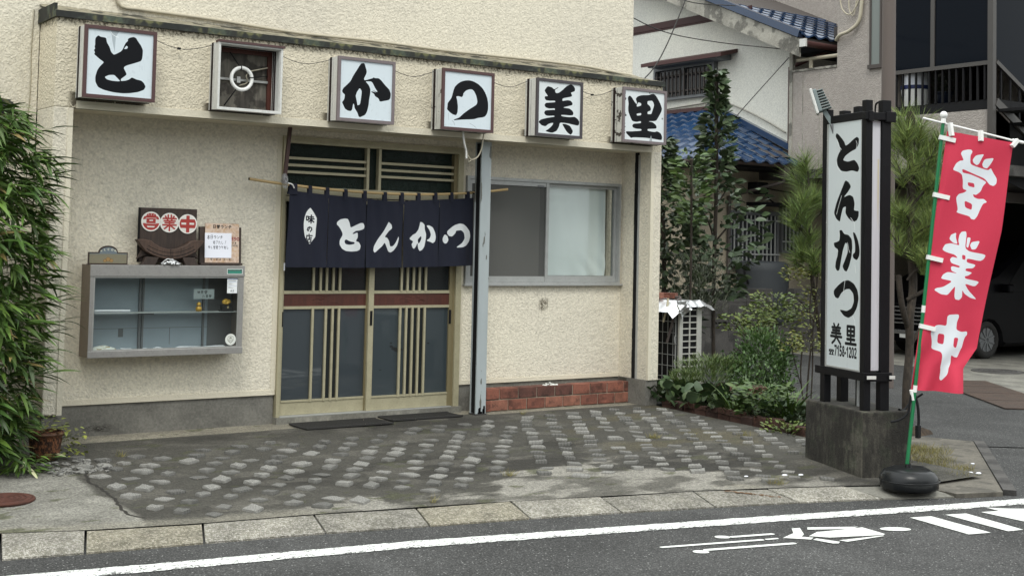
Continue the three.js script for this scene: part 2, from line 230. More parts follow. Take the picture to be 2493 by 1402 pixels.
const road = struct('road', uvm(new THREE.PlaneGeometry(240, 240).rotateX(-Math.PI / 2).translate(0, -0.15, 0)), M.asphalt, 'grey asphalt road running past the shop');
{ // white edge line, worn and cracked
  const T = [[-5.2, 2.62], [-2.925, 2.934], [-2.24, 3.058], [-1.575, 3.158], [-0.848, 3.275], [0.434, 3.57], [1.618, 3.84], [2.892, 4.155], [3.577, 4.3], [4.7, 4.55]];
  const pos = [], uv = [], idx = [], r = rng(5); let L = 0; const N = 260, w = 0.155;
  const P = (t) => { const x = lerp(-5.2, 4.6, t); let i = 0; while (i < T.length - 2 && T[i + 1][0] < x) i++; const [a, b] = [T[i], T[i + 1]]; return [x, lerp(a[1], b[1], (x - a[0]) / (b[0] - a[0]))]; };
  for (let i = 0; i <= N; i++) {
    const p = P(i / N), q = P(Math.min(1, (i + 1) / N)), o = P(Math.max(0, (i - 1) / N)), dx = q[0] - o[0], dz = q[1] - o[1], l = Math.hypot(dx, dz), nx = -dz / l, nz = dx / l;
    const j0 = (r() - 0.5) * 0.012, j1 = (r() - 0.5) * 0.014; L = p[0];
    pos.push(p[0] + nx * j0, -0.146, p[1] + nz * j0, p[0] + nx * (w + j1), -0.146, p[1] + nz * (w + j1)); uv.push(L, 0, L, w);
    if (i < N) idx.push(2 * i, 2 * i + 1, 2 * i + 2, 2 * i + 1, 2 * i + 3, 2 * i + 2);
  }
  const g = new THREE.BufferGeometry(); g.setAttribute('position', new THREE.Float32BufferAttribute(pos, 3)); g.setAttribute('uv', new THREE.Float32BufferAttribute(uv, 2)); g.setIndex(idx); g.computeVertexNormals();
  const map = tex(2048, 256, (u, v) => { // metres: 5 x 0.625
    const [d1, d2] = cells(u, v, 26, 3), n = fbm(u, v, 40, 3, 4), crackY = Math.abs(fbm(u * 8 + v * 0.7, v, 26, 3, 8) - 0.5), wear = smooth(0.62, 0.7, fbm(u * 8, v, 60, 4, 12) + 0.16 * smooth(0.14, 0.24, v));
    if (crackY < 0.018 || (wear > 0.5 && n > 0.47)) return [96, 96, 95]; const k = 222 + 26 * (n - 0.5); return [k, k + 2, k - 2];
  }, { rep: [0.2, 1.6] });
  part('road_line', g, std({ map, roughness: 0.75 }), road);
}
{ // walking-figure mark of white sheets, with bars ahead and behind
  const mk = part('road_marking', (() => {
    const S = [], bar = (a, b, w) => { const dx = b[0] - a[0], dz = b[1] - a[1], l = Math.hypot(dx, dz), ux = dx / l * w, uz = dz / l * w, p = [];
      for (let i = 0; i <= 8; i++) { const t = Math.PI / 2 + Math.PI * i / 8, c = Math.cos(t), s = Math.sin(t); p.push([a[0] + c * ux - s * uz, a[1] + c * uz + s * ux]); }
      for (let i = 0; i <= 8; i++) { const t = -Math.PI / 2 + Math.PI * i / 8, c = Math.cos(t), s = Math.sin(t); p.push([b[0] + c * ux - s * uz, b[1] + c * uz + s * ux]); } return p; };
    const head = []; for (let i = 0; i < 22; i++) { const t = i / 22 * Math.PI * 2, c = Math.cos(t) * 0.1, s = Math.sin(t) * 0.055; head.push([1.948 + c * 0.885 - s * 0.47 * 0.8, 4.492 + c * 0.465 + s * 0.885]); }
    S.push(head, [[1.309, 4.355], [1.44, 4.302], [1.676, 4.341], [1.8, 4.354], [1.774, 4.552], [1.743, 4.564], [1.397, 4.447]], [[1.489, 4.18], [1.79, 4.329], [1.702, 4.350], [1.439, 4.227]], [[1.386, 4.522], [1.731, 4.572], [1.722, 4.585], [1.4, 4.575]],
      [[1.376, 4.154], [1.435, 4.168], [1.319, 4.306], [1.257, 4.343], [1.302, 4.397], [1.251, 4.424], [1.132, 4.308], [1.286, 4.251]], [[1.256, 4.434], [1.305, 4.419], [1.359, 4.552], [1.319, 4.577], [1.288, 4.56]],
      [[2.318, 4.315], [2.482, 4.357], [2.401, 4.862], [2.231, 4.822]], [[2.609, 4.373], [2.771, 4.421], [2.663, 4.915], [2.535, 4.893]], [[3.067, 4.359], [3.168, 4.459], [3.5, 4.66], [3.4, 5.0], [2.892, 4.81], [2.902, 4.442], [3.049, 4.481]],
      bar([0.33, 4.123], [0.98, 4.28], 0.017), bar([0.51, 4.3], [1.08, 4.44], 0.02), bar([0.44, 4.31], [0.46, 4.325], 0.035), bar([0.88, 4.135], [1.15, 4.2], 0.019), bar([0.815, 4.1], [0.835, 4.115], 0.035), bar([1.02, 4.287], [1.085, 4.3], 0.014));
    return mergeGeometries(S.map((p) => flat(p, -0.1455)));
  })(), M.white, road, 'white walking-figure symbol with stripes painted on the road');
  mk.material = std({ map: tex(512, 512, (u, v) => { const k = 214 + 30 * (fbm(u, v, 60, 3, 2) - 0.5) - 14 * smooth(0.55, 0.7, fbm(u, v, 9, 4, 6)); return [k, k + 2, k - 2]; }), roughness: 0.8 });
}
// forecourt: dark mortar slab that falls to the kerb
const forecourt = (() => {
  const pos = [], uv = [], idx = [], NX = 90, NZ = 30, X0 = -4.7, X1 = 3.9;
  for (let i = 0; i <= NX; i++) for (let j = 0; j <= NZ; j++) {
    const x = lerp(X0, X1, i / NX), z1 = x < 3.168 ? kerbZ(x) + 0.012 : 3.762, z = lerp(-0.7, z1, j / NZ), bump = 0.006 * (vnoise(x * 3 + 90, z * 3 + 90, 256, 3) - 0.5) * smooth(0, 0.2, j / NZ) * smooth(1, 0.9, j / NZ);
    pos.push(x, groundY(x, z) + bump, z); uv.push((x + 4.7) / 8.6, (z + 0.7) / 4.7);
    if (i < NX && j < NZ) { const a = i * (NZ + 1) + j; idx.push(a, a + 1, a + NZ + 1, a + 1, a + NZ + 2, a + NZ + 1); }
  }
  const g = new THREE.BufferGeometry(); g.setAttribute('position', new THREE.Float32BufferAttribute(pos, 3)); g.setAttribute('uv', new THREE.Float32BufferAttribute(uv, 2)); g.setIndex(idx); g.computeVertexNormals();
  const map = tex(2048, 1120, (u, v) => {
    const x = u * 8.6 - 4.7, z = v * 4.7 - 0.7, zr = z / kerbZ(x), n = fbm(u, v, 6, 6, 3), f = 0.5 * (fbm(u, v, 300, 2, 9) - 0.5) + 0.9 * (hash2(Math.floor(u * 1020), Math.floor(v * 560), 5) - 0.5), m2 = fbm(u, v, 30, 5, 15);
    let c = [66, 64, 58]; const mix = (d, t) => { c = c.map((q, k) => lerp(q, d[k], t)); };
    mix([47, 45, 40], smooth(0.5, 0.66, n)); mix([92, 89, 82], 0.6 * smooth(0.5, 0.68, m2));
    // worn cement along the kerb, widest in front of the door, and the cement corner at the left
    const reach = 0.93 - 0.19 * smooth(0.25, 0.75, x) * smooth(2.6, 1.3, x) - 0.05 * smooth(-0.6, 0.3, x) * smooth(2.9, 2, x);
    mix([132, 129, 121], smooth(-0.05, 0.05, zr - reach + 0.3 * (m2 - 0.5) + 0.16 * (fbm(u, v, 90, 3, 21) - 0.5)) * (0.4 + 0.6 * smooth(0.36, 0.6, m2)) * smooth(3.0, 2.3, x) * smooth(-1.7, -0.7, x));
    const lx = -2.08 + 0.18 * (n - 0.5) + 0.05 * (m2 - 0.5); mix([136, 134, 126], smooth(0.03, -0.03, x - lx) * smooth(0.7, 0.82, z + 0.3 * (m2 - 0.5)) * (0.7 + 0.5 * (m2 - 0.3)));
    mix([128, 124, 112], 0.6 * smooth(0.93, 0.97, zr) * smooth(-0.9, -1.2, x));
    // pale apron by the wall
    const az = x < 0.05 ? -0.13 : x < 2.0 ? -0.24 : -0.13; mix([150, 144, 128], smooth(0.02, -0.02, z - az + 0.05 * (n - 0.5)) * (0.65 + 0.5 * (m2 - 0.3)));
    // moss and brown dust
    mix([84, 77, 54], 0.5 * smooth(0.6, 0.74, fbm(u, v, 12, 5, 33)) * smooth(1.6, 2.4, x)); mix([64, 66, 44], 0.6 * smooth(0.68, 0.76, fbm(u, v, 40, 4, 37)));
    const crack = Math.abs(x + 2.06 - 0.25 * (fbm(v, 0.3, 12, 4, 5) - 0.5)); if (crack < 0.011 && z > 0.75 && z < 2.2) c = [40, 37, 32];
    const k = 1 + 0.42 * f; return [c[0] * k, c[1] * k, c[2] * k];
  }, { clampEdge: true });
  const bump = tex(1024, 1024, (u, v) => 255 * (0.45 * fbm(u, v, 140, 2, 4) + 0.55 * fbm(u, v, 30, 4, 8)), { srgb: false, rep: [9, 5] });
  return struct('forecourt', g, std({ map, bumpMap: bump, bumpScale: 0.012, roughness: 0.95 }), 'dark mortar forecourt set with small stones before the shop');
})();
{ // small stone setts, rows running askew to the wall
  const r = rng(77), variants = [];
  for (let k = 0; k < 10; k++) { // broken cubes: four uneven corners, chipped edges, a rough flat top
    const c = [[-0.5, -0.5], [0.5, -0.5], [0.5, 0.5], [-0.5, 0.5]].map(([x, z]) => [x + (r() - 0.5) * 0.3, z + (r() - 0.5) * 0.3]), pts = [];
    for (let i = 0; i < 4; i++) { const a = c[i], b = c[(i + 1) % 4]; pts.push([a[0] * 0.97, a[1] * 0.97]); for (const t of [0.33, 0.66]) pts.push([lerp(a[0], b[0], t) * (0.96 + r() * 0.16), lerp(a[1], b[1], t) * (0.96 + r() * 0.16)]); }
    const n = pts.length, pos = [], uv = [], push = (...v) => v.forEach((p) => { pos.push(...p); uv.push(p[0] + k, p[2] + p[1]); });
    const hs = pts.map(() => 0.72 + 0.4 * r()), P = (i, s, y) => [pts[i][0] * s, y, pts[i][1] * s], m = [(r() - 0.5) * 0.2, 0.85 + r() * 0.3, (r() - 0.5) * 0.2];
    for (let i = 0; i < n; i++) { const j = (i + 1) % n; push(m, P(j, 0.93, hs[j]), P(i, 0.93, hs[i])); push(P(i, 0.93, hs[i]), P(j, 0.93, hs[j]), P(i, 1, 0.2)); push(P(j, 0.93, hs[j]), P(j, 1, 0.2), P(i, 1, 0.2)); push(P(i, 1, 0.2), P(j, 1, 0.2), P(i, 0.98, -0.8)); push(P(j, 1, 0.2), P(j, 0.98, -0.8), P(i, 0.98, -0.8)); }
    const g = new THREE.BufferGeometry(); g.setAttribute('position', new THREE.Float32BufferAttribute(pos, 3)); g.setAttribute('uv', new THREE.Float32BufferAttribute(uv, 2)); g.computeVertexNormals(); variants.push(g);
  }
  let n = 0; const LEFT = [[0.389, 1.006], [-0.136, 0.172], [0.138, 0.148]], RIGHT = [[2.033, 0.869], [-0.106, 0.169], [0.172, 0.158]], spots = [];
  for (const W of [LEFT, RIGHT]) for (let i = -26; i < 27; i++) for (let j = -26; j < 27; j++) { const [o, p, q] = W, x = o[0] + p[0] * i + q[0] * j, z = o[1] + p[1] * i + q[1] * j; if ((W === LEFT) === (x < 2.0 - (z - 0.45) * 0.65 - 0.16)) spots.push([x + (r() - 0.5) * 0.04, z + (r() - 0.5) * 0.036, W === LEFT]); }
  for (const [x, z, left] of spots) {
    const skip = r(), a = r(), b = r(), c = r(), e = r(), zr = z / kerbZ(x); if (x < -1.98 || x > 3.78 || z < 0.12 || zr > 0.965 || n >= 298) continue;
    if (x < 2.0 && z < 0.16 + 0.25 * smooth(1.9, 0.2, x)) continue;
    if (x > 2.75 && z > 2.75 - (x - 2.75) * 0.5) continue;                                   // the sign's plinth stands there
    if (x > 0.2 && x < 1.9 && zr > 0.80) continue; if (x > -0.6 && x < 0.3 && zr > 0.88) continue; if (skip < 0.03) continue;
    if (x > 3.9 - 0.05 * z) continue;
    const dirty = z < 0.65 && x < 1.6 && e < 0.8, m = new THREE.Mesh(variants[Math.floor(a * 10)], M.sett[dirty ? 1 : Math.floor(b * 3)]);
    m.name = 'paving_stone'; m.castShadow = m.receiveShadow = true; m.position.set(x, groundY(x, z) + 0.001, z);
    m.rotation.set((c - 0.5) * 0.1, (left ? 0.47 : -0.64) + (e - 0.5) * 0.34, (a - 0.5) * 0.1); const sunk = skip > 0.82 ? 0.4 : 1;
    m.scale.set((left ? 0.097 : 0.104) * (0.84 + 0.3 * c), (0.012 + 0.009 * e) * sunk, (left ? 0.097 : 0.08) * (0.84 + 0.3 * b)); forecourt.add(m); n++;
  }
}
// sloping kerb stones, each with its own joint
const kerb = struct('kerb', flat([...KB, ...KF.slice().reverse()].map(([x, z]) => [x, z]), -0.1535), M.mortar, 'row of sloping pebble-faced kerb stones along the road');
for (let i = 0; i < KB.length - 1; i++) {
  const r = rng(i + 300), a = KB[i], b = KB[i + 1], c = KF[i], d = KF[i + 1], g0 = 0.007, ux = (b[0] - a[0]), uz = (b[1] - a[1]), l = Math.hypot(ux, uz), dx = ux / l * g0, dz = uz / l * g0;
  const A = [a[0] + dx, -0.098 + (r() - 0.5) * 0.008, a[1] + dz + 0.012], B = [b[0] - dx, -0.098 + (r() - 0.5) * 0.008, b[1] - dz + 0.012], C = [c[0] + dx, -0.132, c[1] + dz], D = [d[0] - dx, -0.132, d[1] - dz];
  const pos = [], uv = [], NU = 8, NV = 4, at = (u, v) => { const k = (p, q, s, t) => lerp(lerp(p, q, u), lerp(s, t, u), v); return [k(A[0], B[0], C[0], D[0]), k(A[1], B[1], C[1], D[1]) - (v < 0.01 || v > 0.99 || u < 0.01 || u > 0.99 ? 0.008 : 0), k(A[2], B[2], C[2], D[2])]; };
  const quad = (p, q, s, t) => { for (const w of [p, q, s, q, t, s]) { pos.push(...w); uv.push(w[0], w[2] + w[1]); } };
  for (let u = 0; u < NU; u++) for (let v = 0; v < NV; v++) quad(at(u / NU, v / NV), at(u / NU, (v + 1) / NV), at((u + 1) / NU, v / NV), at((u + 1) / NU, (v + 1) / NV));
  const dn = (p, y = -0.24) => [p[0], y, p[2]]; for (const [p, q] of [[at(0, 1), at(1, 1)], [at(0, 0), at(0, 1)], [at(1, 1), at(1, 0)], [at(1, 0), at(0, 0)]]) quad(p, dn(p), q, dn(q));
  const g = new THREE.BufferGeometry(); g.setAttribute('position', new THREE.Float32BufferAttribute(pos, 3)); g.setAttribute('uv', new THREE.Float32BufferAttribute(uv, 2)); g.computeVertexNormals();
  part('kerb_stone', g, [M.kerbC, M.kerbB, M.kerbA, M.kerbA, M.kerbC, M.kerbA, M.kerbB, M.kerbC, M.kerbA, M.kerbB, M.kerbB, M.kerbA, M.floorConcrete, M.floorConcrete][i], kerb);
}
// concrete corner beyond the sign, side lane, garden soil, garage floor
M.pave = std({ map: concrete(96, 92, 84, 57, 0.2), bumpMap: grainBump, bumpScale: 0.003, roughness: 0.95 });
struct('pavement', extr([[3.05, -3.6], [3.9, -3.05], [5.12, -2.02], [5.3, -2.1], [5.5, -2.55], [3.55, -4.17], [3.18, -4.05], [3.18, -3.75]], 0.14).rotateX(-Math.PI / 2).translate(0, -0.258, 0), M.pave, 'worn concrete pavement corner beside the sign plinth');
{ const k = part('pavement_edge', [beam([5.54, -0.135, 2.58], [3.62, -0.135, 4.18], 0.09, 0.05)], M.darkConcrete, scene); k.userData.kind = 'structure'; k.userData.label = 'low broken concrete edging around the pavement corner'; }
struct('side_lane', uvm(flat([[3.95, -6.2], [11.4, -6.2], [11.4, -2.2], [8.3, 1.2], [22, 6.5], [60, 20], [60, 26], [8, 4.6], [5.5, 2.7], [5.2, 2.0], [4.0, 3.0], [3.95, -2.5]], -0.142)), M.asphaltSide, 'dark asphalt lane leading past the garden to the garage');
struct('soil', (() => { const g = uvm(new THREE.PlaneGeometry(1.95, 4.4, 16, 30).rotateX(-Math.PI / 2).translate(4.95, 0, 0.05)), p = g.attributes.position; for (let i = 0; i < p.count; i++) { const x = p.getX(i), z = p.getZ(i); p.setY(i, 0.02 + 0.06 * (vnoise(x * 2 + 50, z * 2 + 50, 256, 3) - 0.3) * smooth(0, 0.3, x - 4) - 0.1 * smooth(0.8, 2.2, z) - 0.08 * smooth(5.4, 5.9, x) - 0.3 * smooth(1.95, 2.2, z) - 0.3 * smooth(5.75, 5.92, x)); } g.computeVertexNormals(); return g; })(), M.soil, 'dark garden soil beside the shop');
struct('garage_floor', uvm(flat([[8.42, 0.84], [11.4, -2.2], [11.4, -12], [30, -12], [30, 8]], -0.138)), M.floorConcrete, 'pale concrete floor of the open garage');
{ // steel plates over the drain across the garage entrance
  const st = thing('drain_cover', 'rusty brown steel plates laid over the drain at the garage entrance', 'drain cover', [0, 0, 0]);
  const rust = std({ map: tex(512, 512, (u, v) => { const n = fbm(u, v, 8, 5, 3), k = 0.8 + 0.4 * fbm(u, v, 60, 2, 5); return [lerp(66, 82, n) * k, lerp(57, 66, n) * k, lerp(52, 56, n) * k]; }), roughness: 0.75, metalness: 0.2, bumpMap: grainBump, bumpScale: 0.004 });
  const A = [8.07, 1.15], B = [9.9, -1.25]; for (let i = 0; i < 4; i++) { const t0 = i / 4 + 0.004, t1 = (i + 1) / 4 - 0.004, q = (t, s) => [lerp(A[0], B[0], t) + s * 0.62, lerp(A[1], B[1], t) + s * 0.45]; part('steel_plate', extr([q(t0, 0), q(t1, 0), q(t1, 1), q(t0, 1)].map(([x, z]) => [x, -z]), 0.012).rotateX(-Math.PI / 2).translate(0, -0.136, 0), rust, st); }
}
function manhole(x, y, z, r, mat, label) {
  const t = thing('manhole_cover', label, 'manhole cover', [x, y, z]);
  part('rim', new THREE.TorusGeometry(r, 0.012, 6, 40).rotateX(Math.PI / 2), mat, t); part('cover', new THREE.CylinderGeometry(r - 0.012, r - 0.012, 0.02, 40), mat, t);
  const R2 = []; for (let k = 1; k < 5; k++) R2.push(new THREE.TorusGeometry(r * k / 5.4, 0.006, 4, 36).rotateX(Math.PI / 2).translate(0, 0.011, 0)); part('ridge', R2.map((g) => g), mat, t);
}
{ // rust streak across one kerb stone and a few white scraps by the lane
  const rust = std({ map: tex(128, 128, (u, v) => { const n = fbm(u, v, 8, 4, 3); return [lerp(120, 92, n), lerp(84, 70, n), lerp(52, 48, n)]; }, { rep: [8, 8] }), roughness: 0.95 });
  const p = [], r = rng(21); for (let i = 0; i < 34; i++) { const t = i / 33, x = lerp(1.70, 1.98, t) + (r() - 0.5) * 0.03, z = lerp(3.24, 3.5, t) + (r() - 0.5) * 0.02, s = 0.006 + r() * 0.014; p.push(new THREE.CircleGeometry(s, 7).rotateX(-Math.PI / 2).rotateZ(0.0).translate(x, lerp(-0.101, -0.129, clamp((t - 0.05) * 0.95)) + 0.003, z)); }
  part('rust_stain', p, rust, kerb).userData.kind = 'stuff';
  const g = []; for (const [x, z] of [[3.95, 3.55], [4.05, 3.62], [4.4, 3.32], [3.72, 3.5], [4.0, 3.58], [2.2, 2.95], [2.5, 3.05], [2.62, 3.1]]) { const s = 0.01 + r() * 0.012; g.push(new THREE.IcosahedronGeometry(s, 1).scale(1.5, 0.5, 1).translate(x, x > 3 ? -0.114 : -0.088, z)); } tag(part('litter_scraps', g, M.paper, scene), 'small white paper scraps lying near the sign plinth and pavement corner', 'litter', null, 'stuff');
}
const rustIron = std({ map: tex(256, 256, (u, v) => { const n = fbm(u, v, 8, 5, 13); return [lerp(72, 104, n), lerp(48, 62, n), lerp(40, 50, n)]; }, { rep: [2, 2] }), roughness: 0.85, metalness: 0.2, bumpMap: grainBump, bumpScale: 0.004 });
manhole(-2.66, groundY(-2.66, 1.42) + 0.004, 1.42, 0.17, rustIron, 'rusty brown round iron cover in the concrete at the road edge');
manhole(12.0, -0.136, -1.62, 0.36, M.darkConcrete, 'grey round cover in the garage floor behind the banner');
// ---------------------------------------------------------------- the shop
const shop = thing('shop_building', 'cream rendered restaurant building with recessed front and black-lettered sign boxes', 'shop');
const WZ = -0.45;
// upper storey and the body behind
parts('upper_wall', [bx(-9, 3.93, 3.28, 5.5, -0.62, WZ), bx(-9, -2.07, -0.3, 3.28, -0.62, WZ)], M.stucco, shop);
parts('side_wall', [bx(3.76, 3.92, -0.3, 5.48, -9, -0.62), bx(-9, -8.84, -0.3, 5.48, -9, -0.62), bx(-8.84, 3.76, -0.3, 5.48, -9, -8.84)], M.stucco, shop);
part('flat_roof', bx(-9.1, 4.02, 5.5, 5.62, -9.1, -0.35), M.darkConcrete, shop);
// recessed front wall with door and window openings
{
  const g = uvm(extr([[-1.93, 0.25], [-0.003, 0.25], [-0.003, 2.43], [1.853, 2.43], [1.853, 0.25], [3.82, 0.25], [3.82, 2.62], [-1.93, 2.62]], 0.14, 0, [[[1.895, 1.185], [1.895, 2.21], [3.795, 2.21], [3.795, 1.185]]]).translate(0, 0, WZ - 0.14));
  part('recessed_wall', g, M.stuccoWarm, shop);
  parts('wall_trim', [bx(-1.92, -0.005, 0.247, 0.29, WZ, WZ + 0.006), bx(1.855, 3.81, 0.247, 0.285, WZ, WZ + 0.006), bx(-0.045, -0.002, 0.29, 2.43, WZ, WZ + 0.005), bx(1.852, 1.885, 0.285, 2.43, WZ, WZ + 0.005)], M.trimPaint, shop);
}
parts('plinth', [bx(-1.93, -0.01, -0.3, 0.25, -0.6, WZ - 0.012), bx(1.86, 3.82, -0.3, 0.25, -0.6, WZ - 0.012), bx(3.795, 3.95, -0.3, 0.25, -0.3, -0.012), bx(-2.06, -1.93, -0.3, 0.22, -0.6, -0.012)], M.plinth, shop);
part('door_step', [bx(-0.01, 1.86, -0.3, 0.055, -0.6, -0.385)], M.floorConcrete, shop);
// projecting beam on two piers
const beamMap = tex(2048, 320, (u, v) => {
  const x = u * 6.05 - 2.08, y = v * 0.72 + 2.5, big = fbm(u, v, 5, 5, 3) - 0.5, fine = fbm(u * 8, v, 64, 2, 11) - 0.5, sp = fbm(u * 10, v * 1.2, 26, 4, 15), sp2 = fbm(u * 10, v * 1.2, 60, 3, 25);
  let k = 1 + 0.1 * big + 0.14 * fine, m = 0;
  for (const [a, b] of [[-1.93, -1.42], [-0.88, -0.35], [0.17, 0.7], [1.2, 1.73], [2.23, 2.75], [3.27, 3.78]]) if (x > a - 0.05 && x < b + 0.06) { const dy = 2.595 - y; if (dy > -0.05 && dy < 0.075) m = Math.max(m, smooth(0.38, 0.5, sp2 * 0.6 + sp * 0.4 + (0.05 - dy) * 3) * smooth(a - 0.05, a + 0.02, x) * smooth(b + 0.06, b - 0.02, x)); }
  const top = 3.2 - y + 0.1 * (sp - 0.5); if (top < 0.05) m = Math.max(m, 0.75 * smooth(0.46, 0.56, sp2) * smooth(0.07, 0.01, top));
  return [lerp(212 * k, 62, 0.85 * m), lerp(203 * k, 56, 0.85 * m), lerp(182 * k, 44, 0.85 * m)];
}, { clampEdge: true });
{
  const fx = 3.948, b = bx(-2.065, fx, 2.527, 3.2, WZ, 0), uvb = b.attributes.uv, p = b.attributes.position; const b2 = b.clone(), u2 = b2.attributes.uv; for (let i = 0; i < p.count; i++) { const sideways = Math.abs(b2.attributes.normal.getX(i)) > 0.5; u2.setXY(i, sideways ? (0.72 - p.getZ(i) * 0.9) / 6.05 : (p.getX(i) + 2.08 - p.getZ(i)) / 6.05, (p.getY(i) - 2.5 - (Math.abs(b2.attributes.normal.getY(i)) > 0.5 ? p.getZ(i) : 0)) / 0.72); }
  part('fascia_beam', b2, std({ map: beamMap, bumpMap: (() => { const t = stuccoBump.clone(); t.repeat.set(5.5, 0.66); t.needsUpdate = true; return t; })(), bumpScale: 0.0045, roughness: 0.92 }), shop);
  part('beam_trim', [bx(-1.9, 3.81, 2.521, 2.578, -0.02, 0.006)], M.trimPaint, shop);
  parts('pier', [bx(3.815, fx, 0.25, 2.527, -0.19, 0), bx(3.815, 3.85, 0.25, 2.527, WZ, -0.23)], M.stucco, shop);
  part('pier', bx(-2.065, -1.925, 0.24, 2.527, WZ, 0, 0.012), M.stucco, shop);
  parts('pier_trim', [bx(3.812, 3.85, 0.25, 2.521, -0.02, 0.005), bx(-1.96, -1.922, 0.24, 2.521, -0.02, 0.006)], M.trimPaint, shop);
  part('joint_filler', (() => { const r = rng(4), gs = []; for (let i = 0; i < 24; i++) { const y = 0.01 + i * 0.105; gs.push(bx(3.806 - r() * 0.004, 3.84, y, y + 0.106, -0.233 - r() * 0.006, -0.187 + r() * 0.012)); } return gs; })(), M.black, shop);
  part('joint_strip', bx(3.803, 3.815, 0.0, 2.5, -0.183, -0.165), M.aluminium, shop);
}
// lean-to flashing on the beam: mossy front edge and a cement slope up to the wall
{
  const r = rng(9), front = bx(-2.085, 3.958, 3.192, 3.24, -0.02, 0.032);
  part('flashing', [front, bx(-2.085, -2.06, 3.192, 3.30, -0.45, -0.02)], M.greenMetal, shop);
  const pos = [], uv = [], N = 120; for (let i = 0; i <= N; i++) { const x = lerp(-2.08, 3.955, i / N), j = r() * 0.012; for (const [y, z] of [[3.241, 0.026], [3.285 + j * 0.3, -0.2], [3.315 + j, -0.36], [3.345 + j, WZ + 0.002]]) { pos.push(x, y, z); uv.push(x, z); } }
  const idx = []; for (let i = 0; i < N; i++) for (let k = 0; k < 3; k++) { const a = i * 4 + k; idx.push(a, a + 4, a + 1, a + 1, a + 4, a + 5); }
  const g = new THREE.BufferGeometry(); g.setAttribute('position', new THREE.Float32BufferAttribute(pos, 3)); g.setAttribute('uv', new THREE.Float32BufferAttribute(uv, 2)); g.setIndex(idx); g.computeVertexNormals(); part('flashing_slope', g, M.flashTop, shop);
}
// painted conduit along the wall foot
part('conduit', tube([[-1.52, 4.4, -0.43], [-1.5, 3.7, -0.43], [-1.49, 3.46, -0.43], [-1.45, 3.405, -0.43], [-1.3, 3.398, -0.43], [-0.7, 3.39, -0.428], [-0.3, 3.375, -0.425], [0.1, 3.362, -0.42], [0.8, 3.372, -0.42], [1.6, 3.365, -0.42], [2.66, 3.378, -0.42], [3.3, 3.376, -0.42], [3.7, 3.352, -0.42], [3.93, 3.335, -0.42], [4.0, 3.30, -0.45], [3.99, 3.26, -0.7]], 0.014, 160, 8), M.pipePaint, shop);
part('drain_streak', tube([[-2.12, 3.3, -0.445], [-2.13, 3.0, -0.445], [-2.125, 2.7, -0.446], [-2.14, 2.4, -0.446]], 0.006, 20, 5), M.pipePaint, shop);
// brick step below the window
{
  const bp = sub('brick_step', shop), r = rng(12);
  part('core', bx(2.0, 3.80, -0.3, 0.205, -0.46, -0.282), M.mortar, bp);
  for (let row = 0; row < 2; row++) for (let i = -1; i < 9; i++) {
    const h = 0.098, y0 = 0.008 + row * 0.108, w = 0.208; let x0 = 2.005 + i * 0.218 + (row ? 0.0 : 0.1), x1 = x0 + w; x0 = Math.max(x0, 2.003); x1 = Math.min(x1, 3.80); if (x1 - x0 < 0.03) continue;
    part('brick', bx(x0, x1, y0, y0 + h, -0.40, -0.272 + (r() - 0.5) * 0.006, 0.006), M.brick[row === 1 && i > 0 && i < 5 && r() < 0.7 ? 3 : Math.floor(r() * 3)], bp);
  }
  for (let row = 0; row < 2; row++) part('brick', bx(2.0, 2.11 - row * 0.05, 0.008 + row * 0.108, 0.106 + row * 0.108, -0.27, -0.262, 0.003), M.brick[row], bp);
}
// the entrance: frame, transom and two sliding doors
const frostedTex = canvasTex(512, 1024, (c, w, h) => {
  c.fillStyle = '#2e383d'; c.fillRect(0, 0, w, h); const r = rng(8); c.fillStyle = '#14181a';
  const blob = (x, y, s) => { c.beginPath(); for (let i = 0; i < 9; i++) { const t = i / 9 * 6.283, q = s * (0.7 + 0.6 * r()); c.lineTo(x + Math.cos(t) * q, y + Math.sin(t) * q * 0.8); } c.fill(); };
  [[150, 480, 22], [130, 455, 16], [175, 500, 26], [195, 495, 14], [125, 415, 10], [190, 420, 8], [250, 360, 12], [285, 358, 11], [320, 385, 14], [350, 415, 12], [380, 430, 9], [230, 400, 6], [60, 720, 8], [180, 760, 6]].forEach((b) => blob(...b));
  for (let i = 0; i < 120; i++) { c.globalAlpha = 0.35; blob(r() * w, r() * h, 1 + 3 * r()); }
});
const paneBump = tex(512, 512, (u, v) => 255 * fbm(u, v, 90, 3, 4), { srgb: false, rep: [1, 1] });
M.pane = new THREE.MeshPhysicalMaterial({ color: lin(0.027, 0.037, 0.045), roughness: 0.5, clearcoat: 1, clearcoatRoughness: 0.03, side: THREE.DoubleSide });
M.paneMarked = new THREE.MeshPhysicalMaterial({ map: frostedTex, roughness: 0.5, clearcoat: 1, clearcoatRoughness: 0.03, side: THREE.DoubleSide });
M.paneDark = std({ color: lin(0.014, 0.017, 0.018), roughness: 0.2 });
M.paneFig = std({ color: lin(0.016, 0.03, 0.025), roughness: 0.16, bumpMap: tex(512, 512, (u, v) => { const [d1, d2] = cells(u, v, 26, 9); return 255 * smooth(0, 0.4, d2 - d1); }, { srgb: false, rep: [2.2, 2.2] }), bumpScale: 0.012 });
